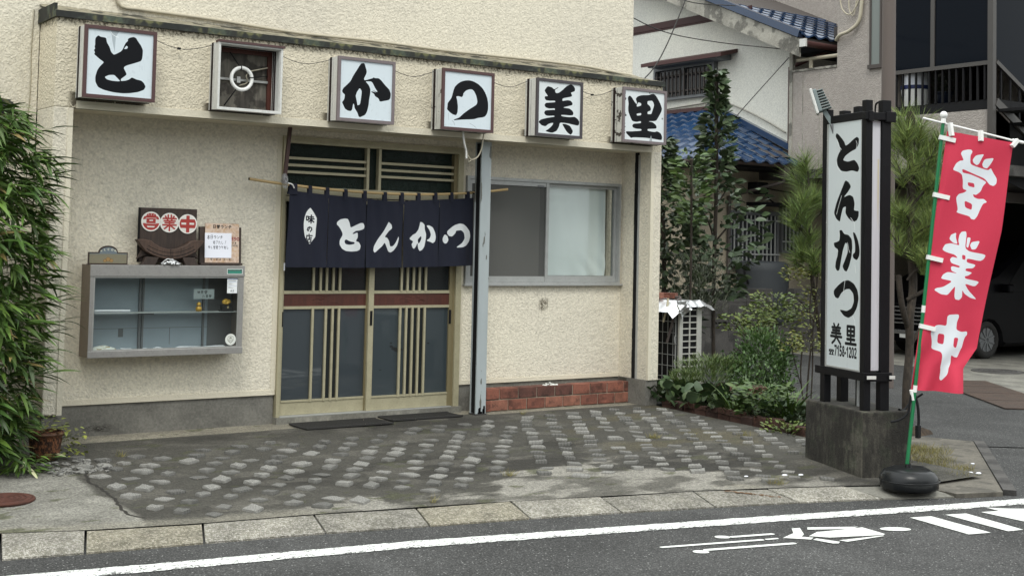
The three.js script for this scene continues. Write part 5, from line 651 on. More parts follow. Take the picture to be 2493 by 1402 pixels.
// ---------------------------------------------------------------- standing sign at the corner
{
  const TH = 17 * Math.PI / 180, C0 = [2.943, -0.1, 3.403]; // front corner; local x along the road face (v), local z towards the shop (-u)
  // local axes: v = (cos, 0, sin) and u = (sin, 0, -cos); a group turned so that +x = v and -z = u
  const plinth = thing('sign_plinth', 'dark lichen-stained concrete block carrying the standing sign', 'plinth', C0, -TH);
  { const g = uvm(new RoundedBoxGeometry(0.43, 0.62, 0.81, 3, 0.018)); const p = g.attributes.position; for (let i = 0; i < p.count; i++) { const n = 0.012 * (vnoise(p.getX(i) * 7 + 50, p.getY(i) * 7 + p.getZ(i) * 5 + 50, 256, 3) - 0.5); p.setXYZ(i, p.getX(i) + n, p.getY(i) + n * 0.5, p.getZ(i) - n); } part('concrete_block', g.translate(0.215, 0.185, -0.405), M.block, plinth); }
  const sign = thing('standing_sign', 'tall black-framed sign tower with white faces on the concrete plinth', 'sign', [C0[0], C0[1] + 0.494, C0[2]], -TH);
  const B = (u0, u1, v0, v1, y0, y1) => bx(v0, v1, y0 + 0.1 - 0.494, y1 + 0.1 - 0.494, -u1, -u0, 0.004);   // y given in scene heights
  const fr = M.blackPaint, bot = 0.394;
  part('post', B(0.03, 0.09, 0.03, 0.088, bot, 2.725), fr, sign); part('post', B(0.03, 0.09, 0.172, 0.25, bot, 2.73), fr, sign);
  part('post', B(0.575, 0.64, 0.03, 0.09, bot, 2.70), fr, sign); part('post', B(0.575, 0.64, 0.18, 0.25, bot, 2.70), fr, sign); part('post', B(0.30, 0.36, 0.17, 0.23, bot, 0.66), fr, sign); part('stub', B(0.36, 0.44, 0.18, 0.25, 2.58, 2.715), fr, sign);
  part('rail', B(0.05, 0.62, 0.027, 0.07, 2.58, 2.64), fr, sign); part('rail', B(0.02, 0.71, 0.025, 0.07, 0.615, 0.675), fr, sign);
  parts('cross_rail', [B(0.012, 0.06, 0.015, 0.268, 2.575, 2.632), B(0.004, 0.03, 0.04, 0.078, 2.562, 2.64), B(0.004, 0.03, 0.19, 0.275, 2.562, 2.64)], fr, sign);
  parts('cross_rail', [B(0.012, 0.06, 0.02, 0.262, 0.615, 0.68), B(0.002, 0.014, 0.03, 0.11, 0.63, 0.66), B(0.002, 0.014, 0.225, 0.28, 0.63, 0.66)], fr, sign);
  parts('cut_end', [B(-0.002, 0.002, 0.035, 0.115, 0.632, 0.658), B(-0.002, 0.002, 0.23, 0.28, 0.632, 0.658)], M.whiteMetal, sign);
  part('light_case', B(0.085, 0.58, 0.038, 0.22, 0.675, 2.585), M.whiteMetal, sign);
  const map = canvasTex(512, 2048, (c, w, h) => {
    c.fillStyle = '#c9d0d1'; c.fillRect(0, 0, w, h); grime(c, w, h, 9, 40); c.fillStyle = '#0d0f11'; path(c, GLYPHS.tower, w, h); path(c, GLYPHS.tower2, w, h);
    c.strokeStyle = '#e6eaea'; c.lineWidth = 5; c.lineCap = 'round'; const hl = (pts) => { c.beginPath(); pts.forEach(([x, y]) => c.lineTo(x / 1000 * w, y / 1000 * h)); c.stroke(); };
    for (const p of [[[300, 70], [330, 92], [420, 112]], [[830, 82], [860, 95], [840, 112]], [[270, 160], [330, 190], [430, 205]], [[440, 300], [360, 340], [300, 375]], [[700, 390], [800, 410], [820, 440]], [[620, 490], [660, 520], [690, 530]], [[830, 580], [860, 610]], [[560, 640], [520, 690]], [[780, 780], [840, 800], [850, 830]]]) hl(p);
    c.strokeStyle = '#15181a'; glyph(c, 'mi', 80, 1680, 170, 168, 22); glyph(c, 'sato', 296, 1682, 160, 160, 25); c.fillStyle = '#15181a'; c.save(); c.translate(140, 1944); c.scale(0.74, 1.3); c.font = 'bold 92px sans-serif'; c.fillText('7158-1202', 0, 0); c.lineWidth = 3; c.strokeText('7158-1202', 0, 0); c.restore(); c.fillRect(66, 1896, 62, 12); c.fillRect(60, 1900, 16, 18); c.fillRect(120, 1900, 16, 18); c.beginPath(); c.moveTo(80, 1910); c.lineTo(116, 1910); c.lineTo(134, 1944); c.lineTo(62, 1944); c.fill(); c.fillStyle = '#c9d0d1'; c.beginPath(); c.arc(98, 1928, 9, 0, 7); c.fill();
  });
  part('face_panel', plane(0.49, 1.905).rotateY(-Math.PI / 2).translate(0.034, 1.628 + 0.1 - 0.494, -0.333), printed(map), sign, 'white face panel with black brush lettering and a telephone number');
  part('edge_trim', [B(0.091, 0.098, 0.029, 0.038, 0.676, 2.579), B(0.55, 0.574, 0.029, 0.038, 0.676, 2.579), B(0.098, 0.55, 0.029, 0.038, 0.676, 0.692)], M.aluminium, sign);
  for (const y of [0.85, 1.33, 1.8, 2.45]) part('screw', new THREE.SphereGeometry(0.006, 8, 6).translate(0.029, y + 0.1 - 0.494, -0.562), M.steel, sign);
  part('end_panel', B(0.05, 0.084, 0.09, 0.17, 0.69, 2.57), std({ map: tex(128, 512, (u, v) => { const st = Math.exp(-Math.pow((u - 0.42) / 0.1, 2)) * smooth(0.75, 0.95, v + 0.1 * fbm(u, v, 12, 3, 4)), k = 196 + 14 * (fbm(u, v, 8, 3, 3) - 0.5); return [k, lerp(k, 184, st), lerp(k * 1.03, 150, st)]; }, { rep: [16, 0.53], }), roughness: 0.5 }), sign);
  part('inner_tube', rod([0.16, bot + 0.1 - 0.494, -0.3], [0.16, 0.68 + 0.1 - 0.494, -0.3], 0.014), M.aluminium, sign);
  part('lead', tube([[0.33, 0.01, -0.02], [0.40, 0.0, -0.06], [0.5, 0.06, -0.1], [0.56, 0.12, -0.05]], 0.008, 20, 6), M.black, sign);
  part('hook', tube([[0.2, 2.64 - 0.394, -0.17], [0.2, 2.71 - 0.394, -0.16], [0.2, 2.72 - 0.394, -0.12], [0.2, 2.66 - 0.394, -0.11]], 0.008, 16, 6), M.black, sign);
  const sp = thing('spotlight', 'finned grey floodlight clamped to the top of the standing sign', 'spotlight', [3.105, 2.71, 2.88], -0.85); sp.rotation.order = 'YXZ'; sp.rotation.z = 0.3; sp.scale.setScalar(1.15); const lampM = std({ color: lin(0.2, 0.24, 0.24), roughness: 0.5, metalness: 0.4 });
  part('front_ring', bx(-0.075, -0.055, -0.03, 0.15, -0.07, 0.07, 0.006), M.whiteMetal, sp); part('body', bx(-0.056, -0.03, -0.02, 0.14, -0.06, 0.06, 0.006), lampM, sp); for (let i = 0; i < 8; i++) part('fin', bx(-0.032, 0.035 - i * 0.003, -0.012 + i * 0.019, -0.006 + i * 0.019, -0.055, 0.055, 0.002), lampM, sp); part('bracket', beam([-0.02, -0.01, 0], [0.01, -0.13, 0], 0.03, 0.02), lampM, sp); part('ballast', bx(-0.01, 0.03, -0.26, -0.12, -0.03, 0.03, 0.01), M.aluDark, sp);
}
// ---------------------------------------------------------------- banner on a weighted stand
{
  const base = thing('banner_stand', 'dented black plastic base with a leaning green and white banner pole', 'banner stand', [2.955, -0.1, 3.82]);
  { // low round water tank with a dented end
    const prof = [[0, 0], [0.198, 0.0], [0.218, 0.018], [0.223, 0.06], [0.218, 0.095], [0.193, 0.13], [0.15, 0.146], [0.05, 0.15], [0, 0.15]].map((p) => new THREE.Vector2(...p));
    const g = new THREE.LatheGeometry(prof, 56), p = g.attributes.position; for (let i = 0; i < p.count; i++) { let x = p.getX(i), y = p.getY(i), z = p.getZ(i) * 0.9; const dx = x - 0.175, dz = z - 0.11, d = Math.exp(-(dx * dx + dz * dz + (y - 0.09) * (y - 0.09)) / 0.0042), n = 0.008 * (vnoise(x * 20 + 40, z * 20 + y * 14 + 40, 256, 2) - 0.5); x -= 0.05 * d - n; z -= 0.045 * d; y -= 0.03 * d - n * 0.5 * smooth(0.02, 0.08, y); p.setXYZ(i, x, y, z); } g.computeVertexNormals(); part('water_tank', g, M.blackPlastic, base);
    part('seam', new THREE.TorusGeometry(0.222, 0.004, 6, 56).rotateX(Math.PI / 2).scale(1, 1, 0.9).translate(0, 0.065, 0), M.blackPlastic, base); part('socket', new THREE.CylinderGeometry(0.02, 0.026, 0.04, 14).translate(-0.005, 0.155, -0.01), M.blackPlastic, base);
  }
  const Q = (p) => [p[0] - 2.955, p[1] + 0.1, p[2] - 3.82], P0 = [2.944, 0.028, 3.80], P1 = [3.045, 2.511, 4.017];
  const green = std({ color: lin(0.012, 0.17, 0.062), roughness: 0.35 }); part('pole', rod(Q(P0), Q(P1), 0.0135, 0.0125), green, base); const mid = (t) => P0.map((a, i) => lerp(a, P1[i], t)); part('pole_joint', [rod(Q(mid(0.225)), Q(mid(0.245)), 0.015), rod(Q(mid(0.455)), Q(mid(0.475)), 0.0142)], M.whitePlastic, base);
  part('pole_top', [rod(Q(P1), Q([3.047, 2.545, 4.02]), 0.019, 0.016), new THREE.SphereGeometry(0.027, 16, 12).translate(...Q([3.048, 2.57, 4.02]))].map((g) => g), M.whitePlastic, base); part('cross_arm', rod(Q([2.925, 2.545, 3.935]), Q([3.515, 2.385, 4.335]), 0.0075), M.whitePlastic, base); part('arm_tip', rod(Q([3.46, 2.402, 4.297]), Q([3.525, 2.385, 4.342]), 0.0115), M.whitePlastic, base);
  part('strap', [tube([[2.955, 0.60, 3.835], [2.94, 0.52, 3.83], [2.93, 0.44, 3.82], [2.88, 0.39, 3.79], [2.83, 0.37, 3.75]].map(Q), 0.009, 24, 6), tube([[2.965, 0.6, 3.84], [2.985, 0.5, 3.86], [3.0, 0.38, 3.86], [2.995, 0.32, 3.86]].map(Q), 0.010, 20, 6), bx(...[-0.016, 0.016].map((d) => d + 3.0 - 2.955), 0.36, 0.45, 0.02, 0.05, 0.004)], M.black, base);

  const fl = thing('banner_flag', 'tall pink-red banner with three white characters hanging from the leaning pole', 'flag', [0, 0, 0]);
  const TL = [3.068, 2.455, 4.034], BL = [2.945, 0.603, 3.833], RS = [[0, 3.462, 2.383, 4.303], [0.35, 3.423, 1.758, 4.238], [0.77, 3.331, 1.01, 4.128], [0.825, 3.321, 0.91, 4.115], [0.905, 3.248, 0.764, 4.052], [1, 3.25, 0.585, 4.046]];
  const right = (v) => { let i = 0; while (i < RS.length - 2 && RS[i + 1][0] < v) i++; const t = (v - RS[i][0]) / (RS[i + 1][0] - RS[i][0]); return [1, 2, 3].map((k) => lerp(RS[i][k], RS[i + 1][k], t)); };
  const g = new THREE.PlaneGeometry(1, 1, 48, 120), p = g.attributes.position, n = [-0.57, 0, 0.82]; for (let i = 0; i < p.count; i++) { const u = p.getX(i) + 0.5, v = 0.5 - p.getY(i), a = TL.map((q, k) => lerp(q, BL[k], v)), b = right(v), lo = smooth(0.68, 0.95, v);
    const w = 0.012 * Math.sin(u * 5 + v * 9) * smooth(0, 0.15, v) + lo * (0.03 * Math.sin(u * 9 - v * 12) * u + 0.025 * Math.sin((u + 1.6 * v) * 11) * (1 - u * 0.5)) + 0.01 * Math.sin(u * 3 + v * 4) + 0.006 * Math.exp(-Math.pow((u - 0.2 - v * 0.4) / 0.03, 2)) * smooth(0.3, 0, v) * 2; p.setXYZ(i, ...a.map((q, k) => lerp(q, b[k], u) + n[k] * w * smooth(0, 0.08, u))); } g.computeVertexNormals();
  const map = canvasTex(512, 2048, (c, w, h) => { c.fillStyle = '#c7324c'; c.fillRect(0, 0, w, h); const r = rng(8); for (let i = 0; i < 7000; i++) { c.fillStyle = r() < 0.5 ? 'rgba(226,92,112,0.14)' : 'rgba(150,20,44,0.12)'; c.fillRect(r() * w, r() * h, 2, 2 + r() * 6); } c.fillStyle = c.strokeStyle = '#dde2e8'; c.lineWidth = 3; for (const k of ['ei', 'gyo', 'chu']) path(c, GLYPHS[k], w, h); });
  part('cloth', g, new THREE.MeshStandardMaterial({ map, roughness: 0.8, side: THREE.DoubleSide }), fl);
  const tab = (a, b, w, c2) => beam(a, b, w, 0.004); const armAt = (t) => [lerp(2.925, 3.515, t), lerp(2.545, 2.385, t), lerp(3.935, 4.335, t)];
  for (const [t, u] of [[0.27, 0.06], [0.58, 0.5], [0.955, 0.97]]) { const A = armAt(t), Bp = TL.map((q, k) => lerp(q, RS[0][k + 1], u)); part('tab', beam([A[0] - 0.004, A[1] + 0.012, A[2] + 0.006], [Bp[0] - 0.008, Bp[1] - 0.03, Bp[2] + 0.012], 0.03, 0.026), M.whitePlastic, fl); }
  for (const t of [0.045, 0.21, 0.39, 0.588]) { const A = P1.map((q, k) => lerp(q, P0[k], t)), Bp = TL.map((q, k) => lerp(q, BL[k], (t - 0.02) * 1.32)); const y = A[1]; part('tab', beam([A[0] - 0.016, y + 0.012, A[2] - 0.006], [A[0] + 0.075, y - 0.012, A[2] + 0.06], 0.03, 0.032), M.whitePlastic, fl); }
  part('corner_tie', rod(BL, [2.962, 0.53, 3.842], 0.012, 0.014), M.whitePlastic, fl);
}
// ---------------------------------------------------------------- plants
// a leaf blade along +y, folded along its midrib and drooping towards its tip
function bladeGeo(len, wid, { fold = 0.25, droop = 0.2, seg = 4, peak = 0.35, blunt = 0 } = {}) {
  const pos = [], idx = []; for (let i = 0; i <= seg; i++) { const t = i / seg, w = wid * 0.5 * (t < peak ? Math.sin(t / peak * Math.PI / 2) ** 0.8 : Math.cos((t - peak) / (1 - peak) * Math.PI / 2 * (1 - blunt * 0.3)) ** 0.9) + 1e-4, y = len * t, z = -len * droop * t * t; pos.push(-w, y, z + w * fold, 0, y, z, w, y, z + w * fold); if (i < seg) { const a = i * 3; idx.push(a, a + 1, a + 3, a + 1, a + 4, a + 3, a + 1, a + 2, a + 4, a + 2, a + 5, a + 4); } }
  const g = new THREE.BufferGeometry(); g.setAttribute('position', new THREE.Float32BufferAttribute(pos, 3)); g.setIndex(idx); g.setAttribute('uv', new THREE.Float32BufferAttribute(new Float32Array(pos.length / 3 * 2), 2)); g.computeVertexNormals(); return g;
}
const _q = new THREE.Quaternion(), _m = new THREE.Matrix4(), UPY = new THREE.Vector3(0, 1, 0), camP = new THREE.Vector3(-4.775, 1.597, 9.783);
function leafMatrix(p, dir, roll, s) { const q = new THREE.Quaternion().setFromUnitVectors(UPY, dir.clone().normalize()); // turn the blade's upper face (+z) upwards, then roll
  const up = new THREE.Vector3(0, 0, 1).applyQuaternion(q), d = dir.clone().normalize(), want = new THREE.Vector3(0, 1, 0).addScaledVector(d, -d.y); if (want.lengthSq() > 1e-4) { want.normalize(); let a = Math.atan2(new THREE.Vector3().crossVectors(up, want).dot(d), up.dot(want)); q.premultiply(new THREE.Quaternion().setFromAxisAngle(d, a + roll)); } return new THREE.Matrix4().compose(p, q, new THREE.Vector3(s, s, s)); }
function mergeLeaves(geo, list) { // list of [matrix, color]
  const bp = geo.attributes.position, bn = geo.attributes.normal, bi = geo.index, n = bp.count, pos = new Float32Array(n * 3 * list.length), nor = new Float32Array(n * 3 * list.length), col = new Float32Array(n * 3 * list.length), idx = new Uint32Array(bi.count * list.length), v = new THREE.Vector3();
  list.forEach(([m, c], k) => { const nm = new THREE.Matrix3().getNormalMatrix(m); for (let i = 0; i < n; i++) { const o = (k * n + i) * 3; v.fromBufferAttribute(bp, i).applyMatrix4(m); pos[o] = v.x; pos[o + 1] = v.y; pos[o + 2] = v.z; v.fromBufferAttribute(bn, i).applyMatrix3(nm).normalize(); nor[o] = v.x; nor[o + 1] = v.y; nor[o + 2] = v.z; col[o] = c.r; col[o + 1] = c.g; col[o + 2] = c.b; } for (let i = 0; i < bi.count; i++) idx[k * bi.count + i] = bi.getX(i) + k * n; });
  const g = new THREE.BufferGeometry(); g.setAttribute('position', new THREE.BufferAttribute(pos, 3)); g.setAttribute('normal', new THREE.BufferAttribute(nor, 3)); g.setAttribute('color', new THREE.BufferAttribute(col, 3)); g.setIndex(new THREE.BufferAttribute(idx, 1)); return g;
}
const leafMat = new THREE.MeshPhysicalMaterial({ vertexColors: true, roughness: 0.5, side: THREE.DoubleSide }), needleMat = std({ vertexColors: true, roughness: 0.6 });
const leafShades = {};
function shadeOf(c, key) { const k = key + [c.r, c.g, c.b].map((x) => Math.round(x * 40)).join('_'); return leafShades[k] ??= new THREE.MeshPhysicalMaterial({ color: c.clone(), roughness: 0.45, side: THREE.DoubleSide }); }
// the nearest singles become leaves of their own, the rest one mass
function foliage(t, geo, list, singles, name = 'foliage', mat = leafMat) {
  const L = list.map((e) => { const p = new THREE.Vector3().setFromMatrixPosition(e[0]); return [p.add(t.position).distanceTo(camP), e]; }).sort((a, b) => a[0] - b[0]).map((e) => e[1]);
  L.slice(0, singles).forEach(([m, c]) => { const q = new THREE.Mesh(geo, shadeOf(c, name)); q.name = 'leaf'; q.castShadow = q.receiveShadow = true; q.applyMatrix4(m); t.add(q); });
  if (L.length > singles) { const f = part(name, mergeLeaves(geo, L.slice(singles)), mat, t); f.userData.kind = 'stuff'; }
}
const V = (x, y, z) => new THREE.Vector3(x, y, z);
function tint(r, base, var1 = 0.3, yellow = 0) { const k = 1 + (r() - 0.5) * 2 * var1, y = r() * yellow; return lin(base[0] * k * (1 + y), base[1] * k * (1 + y * 0.4), base[2] * k); }

{ // bamboo clump at the left
  const t = thing('bamboo_clump', 'dense dark green bamboo clump growing against the pier of the shop', 'bamboo', [-2.77, 0, 0.48]), r = rng(101), geo = bladeGeo(0.18, 0.028, { droop: 0.25, peak: 0.3, seg: 4 }), L = [], culm = [], twig = [];
  const hw = (y) => (0.29 + 0.27 * Math.sin(clamp(y / 2.5) * 2.2 + 0.35)) * (y > 2.15 ? 0.82 : 1);
  for (let i = 0; i < 26; i++) { const x = -0.45 + r() * 0.75, z = -0.3 + r() * 0.6, h = 1.6 + r() * 0.85; culm.push(tube([[x * 0.6, 0, z * 0.6], [x * 0.8, h * 0.5, z * 0.8], [x + 0.1 * (r() - 0.5), h, z + 0.1 * (r() - 0.5)]], 0.006, 10, 6)); }
  for (let i = 0; i < 1750; i++) {
    const y = 0.05 + 2.38 * Math.pow(r(), 0.9), R0 = hw(y), a = r() * Math.PI * 2, q = Math.sqrt(0.25 + 0.75 * r()), lump = 0.85 + 0.35 * vnoise(y * 3 + 20, a * 2 + 20, 256, 4), cx = Math.cos(a) * R0 * q * lump * (Math.cos(a) < 0 ? 1.9 : 0.94), cz = Math.sin(a) * R0 * q * 0.95 * lump, out = V(Math.cos(a), 0.12, Math.sin(a)).normalize(), c = V(cx, y, cz);
    if (cx + t.position.x > -2.07 && cz + t.position.z < 0.06) continue; if (cz + t.position.z < -0.38) continue;
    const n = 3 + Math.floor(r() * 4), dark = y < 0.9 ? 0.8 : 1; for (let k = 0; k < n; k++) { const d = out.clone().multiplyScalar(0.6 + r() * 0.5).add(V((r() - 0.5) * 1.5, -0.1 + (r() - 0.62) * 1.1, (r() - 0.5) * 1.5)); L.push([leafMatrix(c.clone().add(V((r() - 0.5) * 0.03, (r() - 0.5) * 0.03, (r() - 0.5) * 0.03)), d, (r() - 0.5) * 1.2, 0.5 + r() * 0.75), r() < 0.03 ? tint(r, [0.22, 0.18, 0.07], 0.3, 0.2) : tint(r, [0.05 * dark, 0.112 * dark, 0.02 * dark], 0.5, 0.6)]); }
    if (i % 4 === 0) twig.push(rod([cx * 0.6, y - 0.05, cz * 0.6], [cx, y, cz], 0.0022, 0.0014, 5));
  }
  // sprays that stick out past the pier
  for (const [y, ln] of [[1.98, 0.2], [1.86, 0.16], [1.72, 0.16], [1.22, 0.34], [1.12, 0.36], [0.98, 0.38], [0.9, 0.3], [0.78, 0.26], [0.62, 0.22], [2.1, 0.15], [2.3, 0.12], [1.45, 0.2]]) { const s = V(0.35, y - 0.04, 0.12), e = V(0.42 + ln * 0.65, y, 0.16); twig.push(rod(s.toArray(), e.toArray(), 0.003, 0.0015, 5)); for (let k = 0; k < 9; k++) { const q = k / 8, c = s.clone().lerp(e, q); L.push([leafMatrix(c, V(0.8, 0.15 + (r() - 0.5) * 0.7, (r() - 0.4) * 0.8), (r() - 0.5), 0.75 + r() * 0.5), tint(r, [0.05, 0.105, 0.02], 0.35, 0.4)]); } }
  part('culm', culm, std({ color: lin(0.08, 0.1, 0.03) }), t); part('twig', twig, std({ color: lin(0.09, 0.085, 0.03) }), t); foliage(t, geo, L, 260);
}
{ // basket pot with a trailing plant
  const x = -2.13, z = 0.36, t = thing('plant_pot', 'rusty brown basket pot with yellow-green trailing leaves at the foot of the bamboo', 'plant pot', [x, groundY(x, z), z]), r = rng(55);
  const rustM = std({ map: tex(256, 256, (u, v) => { const n = fbm(u, v, 26, 4, 5), k = smooth(0.4, 0.62, n); return [lerp(58, 118, k), lerp(38, 76, k), lerp(26, 50, k)]; }, { rep: [2, 2] }), bumpMap: grainBump, bumpScale: 0.01, roughness: 1 });
  const g = new THREE.LatheGeometry([[0, 0], [0.085, 0], [0.1, 0.03], [0.112, 0.16], [0.12, 0.165], [0.118, 0.2], [0.1, 0.2], [0.095, 0.165], [0, 0.16]].map((p) => new THREE.Vector2(...p)), 28), p = g.attributes.position; for (let i = 0; i < p.count; i++) { const q = 1 + 0.1 * (vnoise(p.getX(i) * 40 + 50, p.getY(i) * 40 + p.getZ(i) * 30 + 50, 256, 3) - 0.5); p.setX(i, p.getX(i) * q); p.setZ(i, p.getZ(i) * q); } g.computeVertexNormals(); part('basket', g, rustM, t);
  part('rim', new THREE.TorusGeometry(0.117, 0.012, 6, 30).rotateX(Math.PI / 2).translate(0, 0.185, 0), M.brownWood, t); const L = []; for (let i = 0; i < 150; i++) { const a = r() * 6.28, q = Math.sqrt(r()) * 0.14, dr = i > 80 ? 1 : 0, px = dr ? 0.12 + r() * 0.14 : Math.cos(a) * q, py = dr ? 0.02 + r() * 0.2 : 0.19 + r() * 0.14 * (1 - q * 3), pz = dr ? 0.02 + (r() - 0.5) * 0.12 : Math.sin(a) * q; L.push([leafMatrix(V(px, py, pz), V(Math.cos(a), 0.3 - dr * 0.5, Math.sin(a)), (r() - 0.5), 0.5 + r() * 0.7), tint(r, [0.15, 0.19, 0.04], 0.3, 0.4)]); }
  foliage(t, bladeGeo(0.05, 0.024, { droop: 0.2 }), L, 40);
}
{ // small leafy plant and rubble at the clump's foot
  const t = thing('leafy_weed', 'pale-tipped leafy plant spilling onto the concrete below the bamboo', 'plant', [-2.36, groundY(-2.36, 0.75), 0.72]), r = rng(66), L = []; for (let i = 0; i < 150; i++) { const a = r() * 6.28, q = r() * 0.14; L.push([leafMatrix(V(Math.cos(a) * q * 1.4, 0.02 + r() * 0.10, Math.sin(a) * q), V(Math.cos(a), 0.3 - r() * 0.6, Math.sin(a)), (r() - 0.5), 0.7 + r() * 0.7), i % 9 ? tint(r, [0.06, 0.12, 0.025], 0.3, 0.5) : lin(0.5, 0.5, 0.3)]); } foliage(t, bladeGeo(0.075, 0.015, { droop: 0.35 }), L, 40);
  const rb = tag(part('rubble', (() => { const g = [], q = rng(9); for (let i = 0; i < 90; i++) { const s = 0.008 + q() * 0.016, big = i < 4 ? 2.4 : 1, m = new THREE.IcosahedronGeometry(s * big, 1), p = m.attributes.position; for (let k = 0; k < p.count; k++) p.setXYZ(k, p.getX(k) * (0.8 + 0.5 * vnoise(p.getY(k) * 60 + 50, i + 50.5, 256, 3)), p.getY(k) * 0.55, p.getZ(k)); m.computeVertexNormals(); const x = -2.22 + q() * 0.36 + (i < 5 ? 0.12 : 0), z = 0.5 + q() * 0.42; g.push(uvm(m.translate(x, groundY(x, z) + s * 0.3, z))); } return g; })(), M.sett[0], scene), 'grey stone rubble scattered below the basket pot', 'rubble', null, 'stuff');
}
function tuftPine(t, tips, r, len, per, base) { // needle tufts; tips of [position, direction, size]
  const geo = (() => { const g = new THREE.BufferGeometry(); g.setAttribute('position', new THREE.Float32BufferAttribute([-0.0022, 0, 0, 0.0022, 0, 0, 0.0012, 1, 0, 0, 0, 0.0016], 3)); g.setIndex([0, 1, 2, 0, 2, 3]); g.computeVertexNormals(); return g; })(), L = [];
  for (const [p, d, s] of tips) for (let i = 0; i < per; i++) { const q = r(), a = r() * 6.28, sp = 0.25 + 0.95 * Math.sqrt(r()), ax = d.clone().normalize(), e1 = V(1, 0.3, 0.2).cross(ax).normalize(), e2 = ax.clone().cross(e1), dir = ax.clone().multiplyScalar(1).addScaledVector(e1, Math.cos(a) * sp).addScaledVector(e2, Math.sin(a) * sp); const m = leafMatrix(p.clone().addScaledVector(ax, -q * 0.14 * s), dir, r() * 6, 1); m.multiply(new THREE.Matrix4().makeScale(1.25, len * s * (0.75 + r() * 0.4), 1)); L.push([m, tint(r, base, 0.6, 0.6)]); }
  const f = part('needles', mergeLeaves(geo, L), needleMat, t); f.userData.kind = 'stuff';
}
function pine(label, pos, trunk, boughs, seed, len = 0.17, per = 90, base = [0.06, 0.115, 0.03]) {
  const t = thing('pine_tree', label, 'pine tree', pos), r = rng(seed), tips = [], br = []; if (trunk) part('trunk', trunk.map((k) => tube(k.pts, k.r, 24, 9)), M.bark, t);
  for (const [a, b, n, s] of boughs) { const A = V(...a), B = V(...b); br.push(tube([a, A.clone().lerp(B, 0.5).add(V((r() - 0.5) * 0.06, 0.02, (r() - 0.5) * 0.06)).toArray(), b], 0.011, 10, 6)); tips.push([B, V(...b).sub(A).normalize().add(V(0, 0.8, 0)), s]); for (let i = 0; i < n; i++) { const q = 0.3 + 0.7 * r(), c = A.clone().lerp(B, q), e = c.clone().add(V((r() - 0.5) * 0.3, 0.05 + r() * 0.16, (r() - 0.5) * 0.3).multiplyScalar(s)); br.push(rod(c.toArray(), e.toArray(), 0.006, 0.004, 5)); tips.push([e, e.clone().sub(c).normalize().add(V(0, 0.7, 0)), s * (0.8 + r() * 0.4)]); } }
  part('branch', br, M.bark, t); tuftPine(t, tips, r, len, per, base);
}
pine('bushy bright green pine rising between the standing sign and the red banner', [6.0, -0.1, 1.42],
  [{ pts: [[0.0, 0, 0], [-0.02, 0.35, 0.02], [0.05, 0.7, 0], [0.02, 1.0, 0.02], [0.10, 1.35, 0], [0.02, 1.8, 0.02], [0.06, 2.3, 0], [0.02, 2.75, 0.02], [0.04, 3.1, 0]], r: 0.042 }, { pts: [[0.03, 0.9, 0], [-0.14, 1.15, 0.05], [-0.2, 1.45, 0.05]], r: 0.03 }, { pts: [[0.04, 0.75, 0], [0.2, 0.95, 0.05], [0.3, 1.25, 0.05]], r: 0.026 }, { pts: [[0.0, 1.2, 0], [0.16, 1.3, 0.1], [0.3, 1.35, 0.12]], r: 0.02 }],
  [[[0.04, 2.5, 0], [0.03, 2.88, 0], 9, 1.2], [[0.04, 2.5, 0], [-0.14, 2.8, 0.05], 5, 1.1], [[0.04, 2.4, 0], [0.3, 2.68, 0.05], 6, 1.1], [[0.04, 2.3, 0], [0.3, 2.55, 0.1], 5, 1.1], [[0.04, 2.2, 0], [-0.22, 2.45, 0.1], 5, 1.1], [[0.03, 1.9, 0], [0.32, 2.15, 0], 6, 1.1], [[0.03, 1.9, 0], [-0.22, 2.1, 0.1], 5, 1.1], [[0.03, 1.65, 0], [0.28, 1.8, 0.12], 6, 1.05], [[0.03, 1.6, 0], [-0.2, 1.75, 0.05], 5, 1], [[0.06, 1.5, 0], [0.35, 1.45, 0.1], 5, 0.9], [[0.0, 1.4, 0.0], [0.12, 1.62, 0.2], 4, 1], [[0.04, 2.1, 0], [0.1, 2.35, 0.2], 5, 1.1], [[0.04, 2.4, 0], [0.12, 2.65, 0.2], 5, 1.15], [[0.03, 1.8, 0], [0.05, 1.95, 0.25], 5, 1.1]], 201, 0.22, 75, [0.15, 0.235, 0.07]);
pine('feathery pine boughs showing to the shop side of the standing sign', [5.55, -0.1, 0.5],
  [{ pts: [[0.45, 0.2, -0.1], [0.3, 0.9, -0.1], [0.05, 1.6, 0], [0.02, 2.35, 0]], r: 0.022 }],
  [[[0.02, 2.2, 0], [0.0, 2.5, 0], 6, 1.15], [[0.02, 1.95, 0], [-0.2, 2.2, 0.1], 5, 1.05], [[0.02, 1.8, 0], [-0.28, 1.98, 0.05], 6, 1.05], [[0.02, 1.95, 0], [0.2, 2.15, 0.1], 5, 1.05], [[0.02, 1.65, 0], [-0.12, 1.85, 0.15], 5, 1], [[0.02, 1.55, 0], [-0.2, 1.65, 0.1], 4, 0.95], [[0.02, 1.6, 0], [0.2, 1.75, 0.1], 4, 1], [[0.02, 1.4, 0], [-0.05, 1.5, 0.2], 4, 0.9]], 207, 0.22, 70, [0.12, 0.2, 0.06]);
function leafTree(name, label, cat, pos, stems, leafSpots, geo, base, seed, singles, var1 = 0.35, yellow = 0.3) { // leafSpots: [position, direction]
  const t = thing(name, label, cat, pos), r = rng(seed); if (stems.length) part(cat === 'tree' ? 'trunk' : 'stem', stems.map(([pts, rr]) => tube(pts, rr, 18, 6)), M.bark, t); foliage(t, geo, leafSpots(r).map(([p, d, s = 1]) => [leafMatrix(p, d, (r() - 0.5) * 2.6, s * (0.7 + r() * 0.5)), tint(r, base, var1, yellow)]), singles, 'crown'); return t;
}
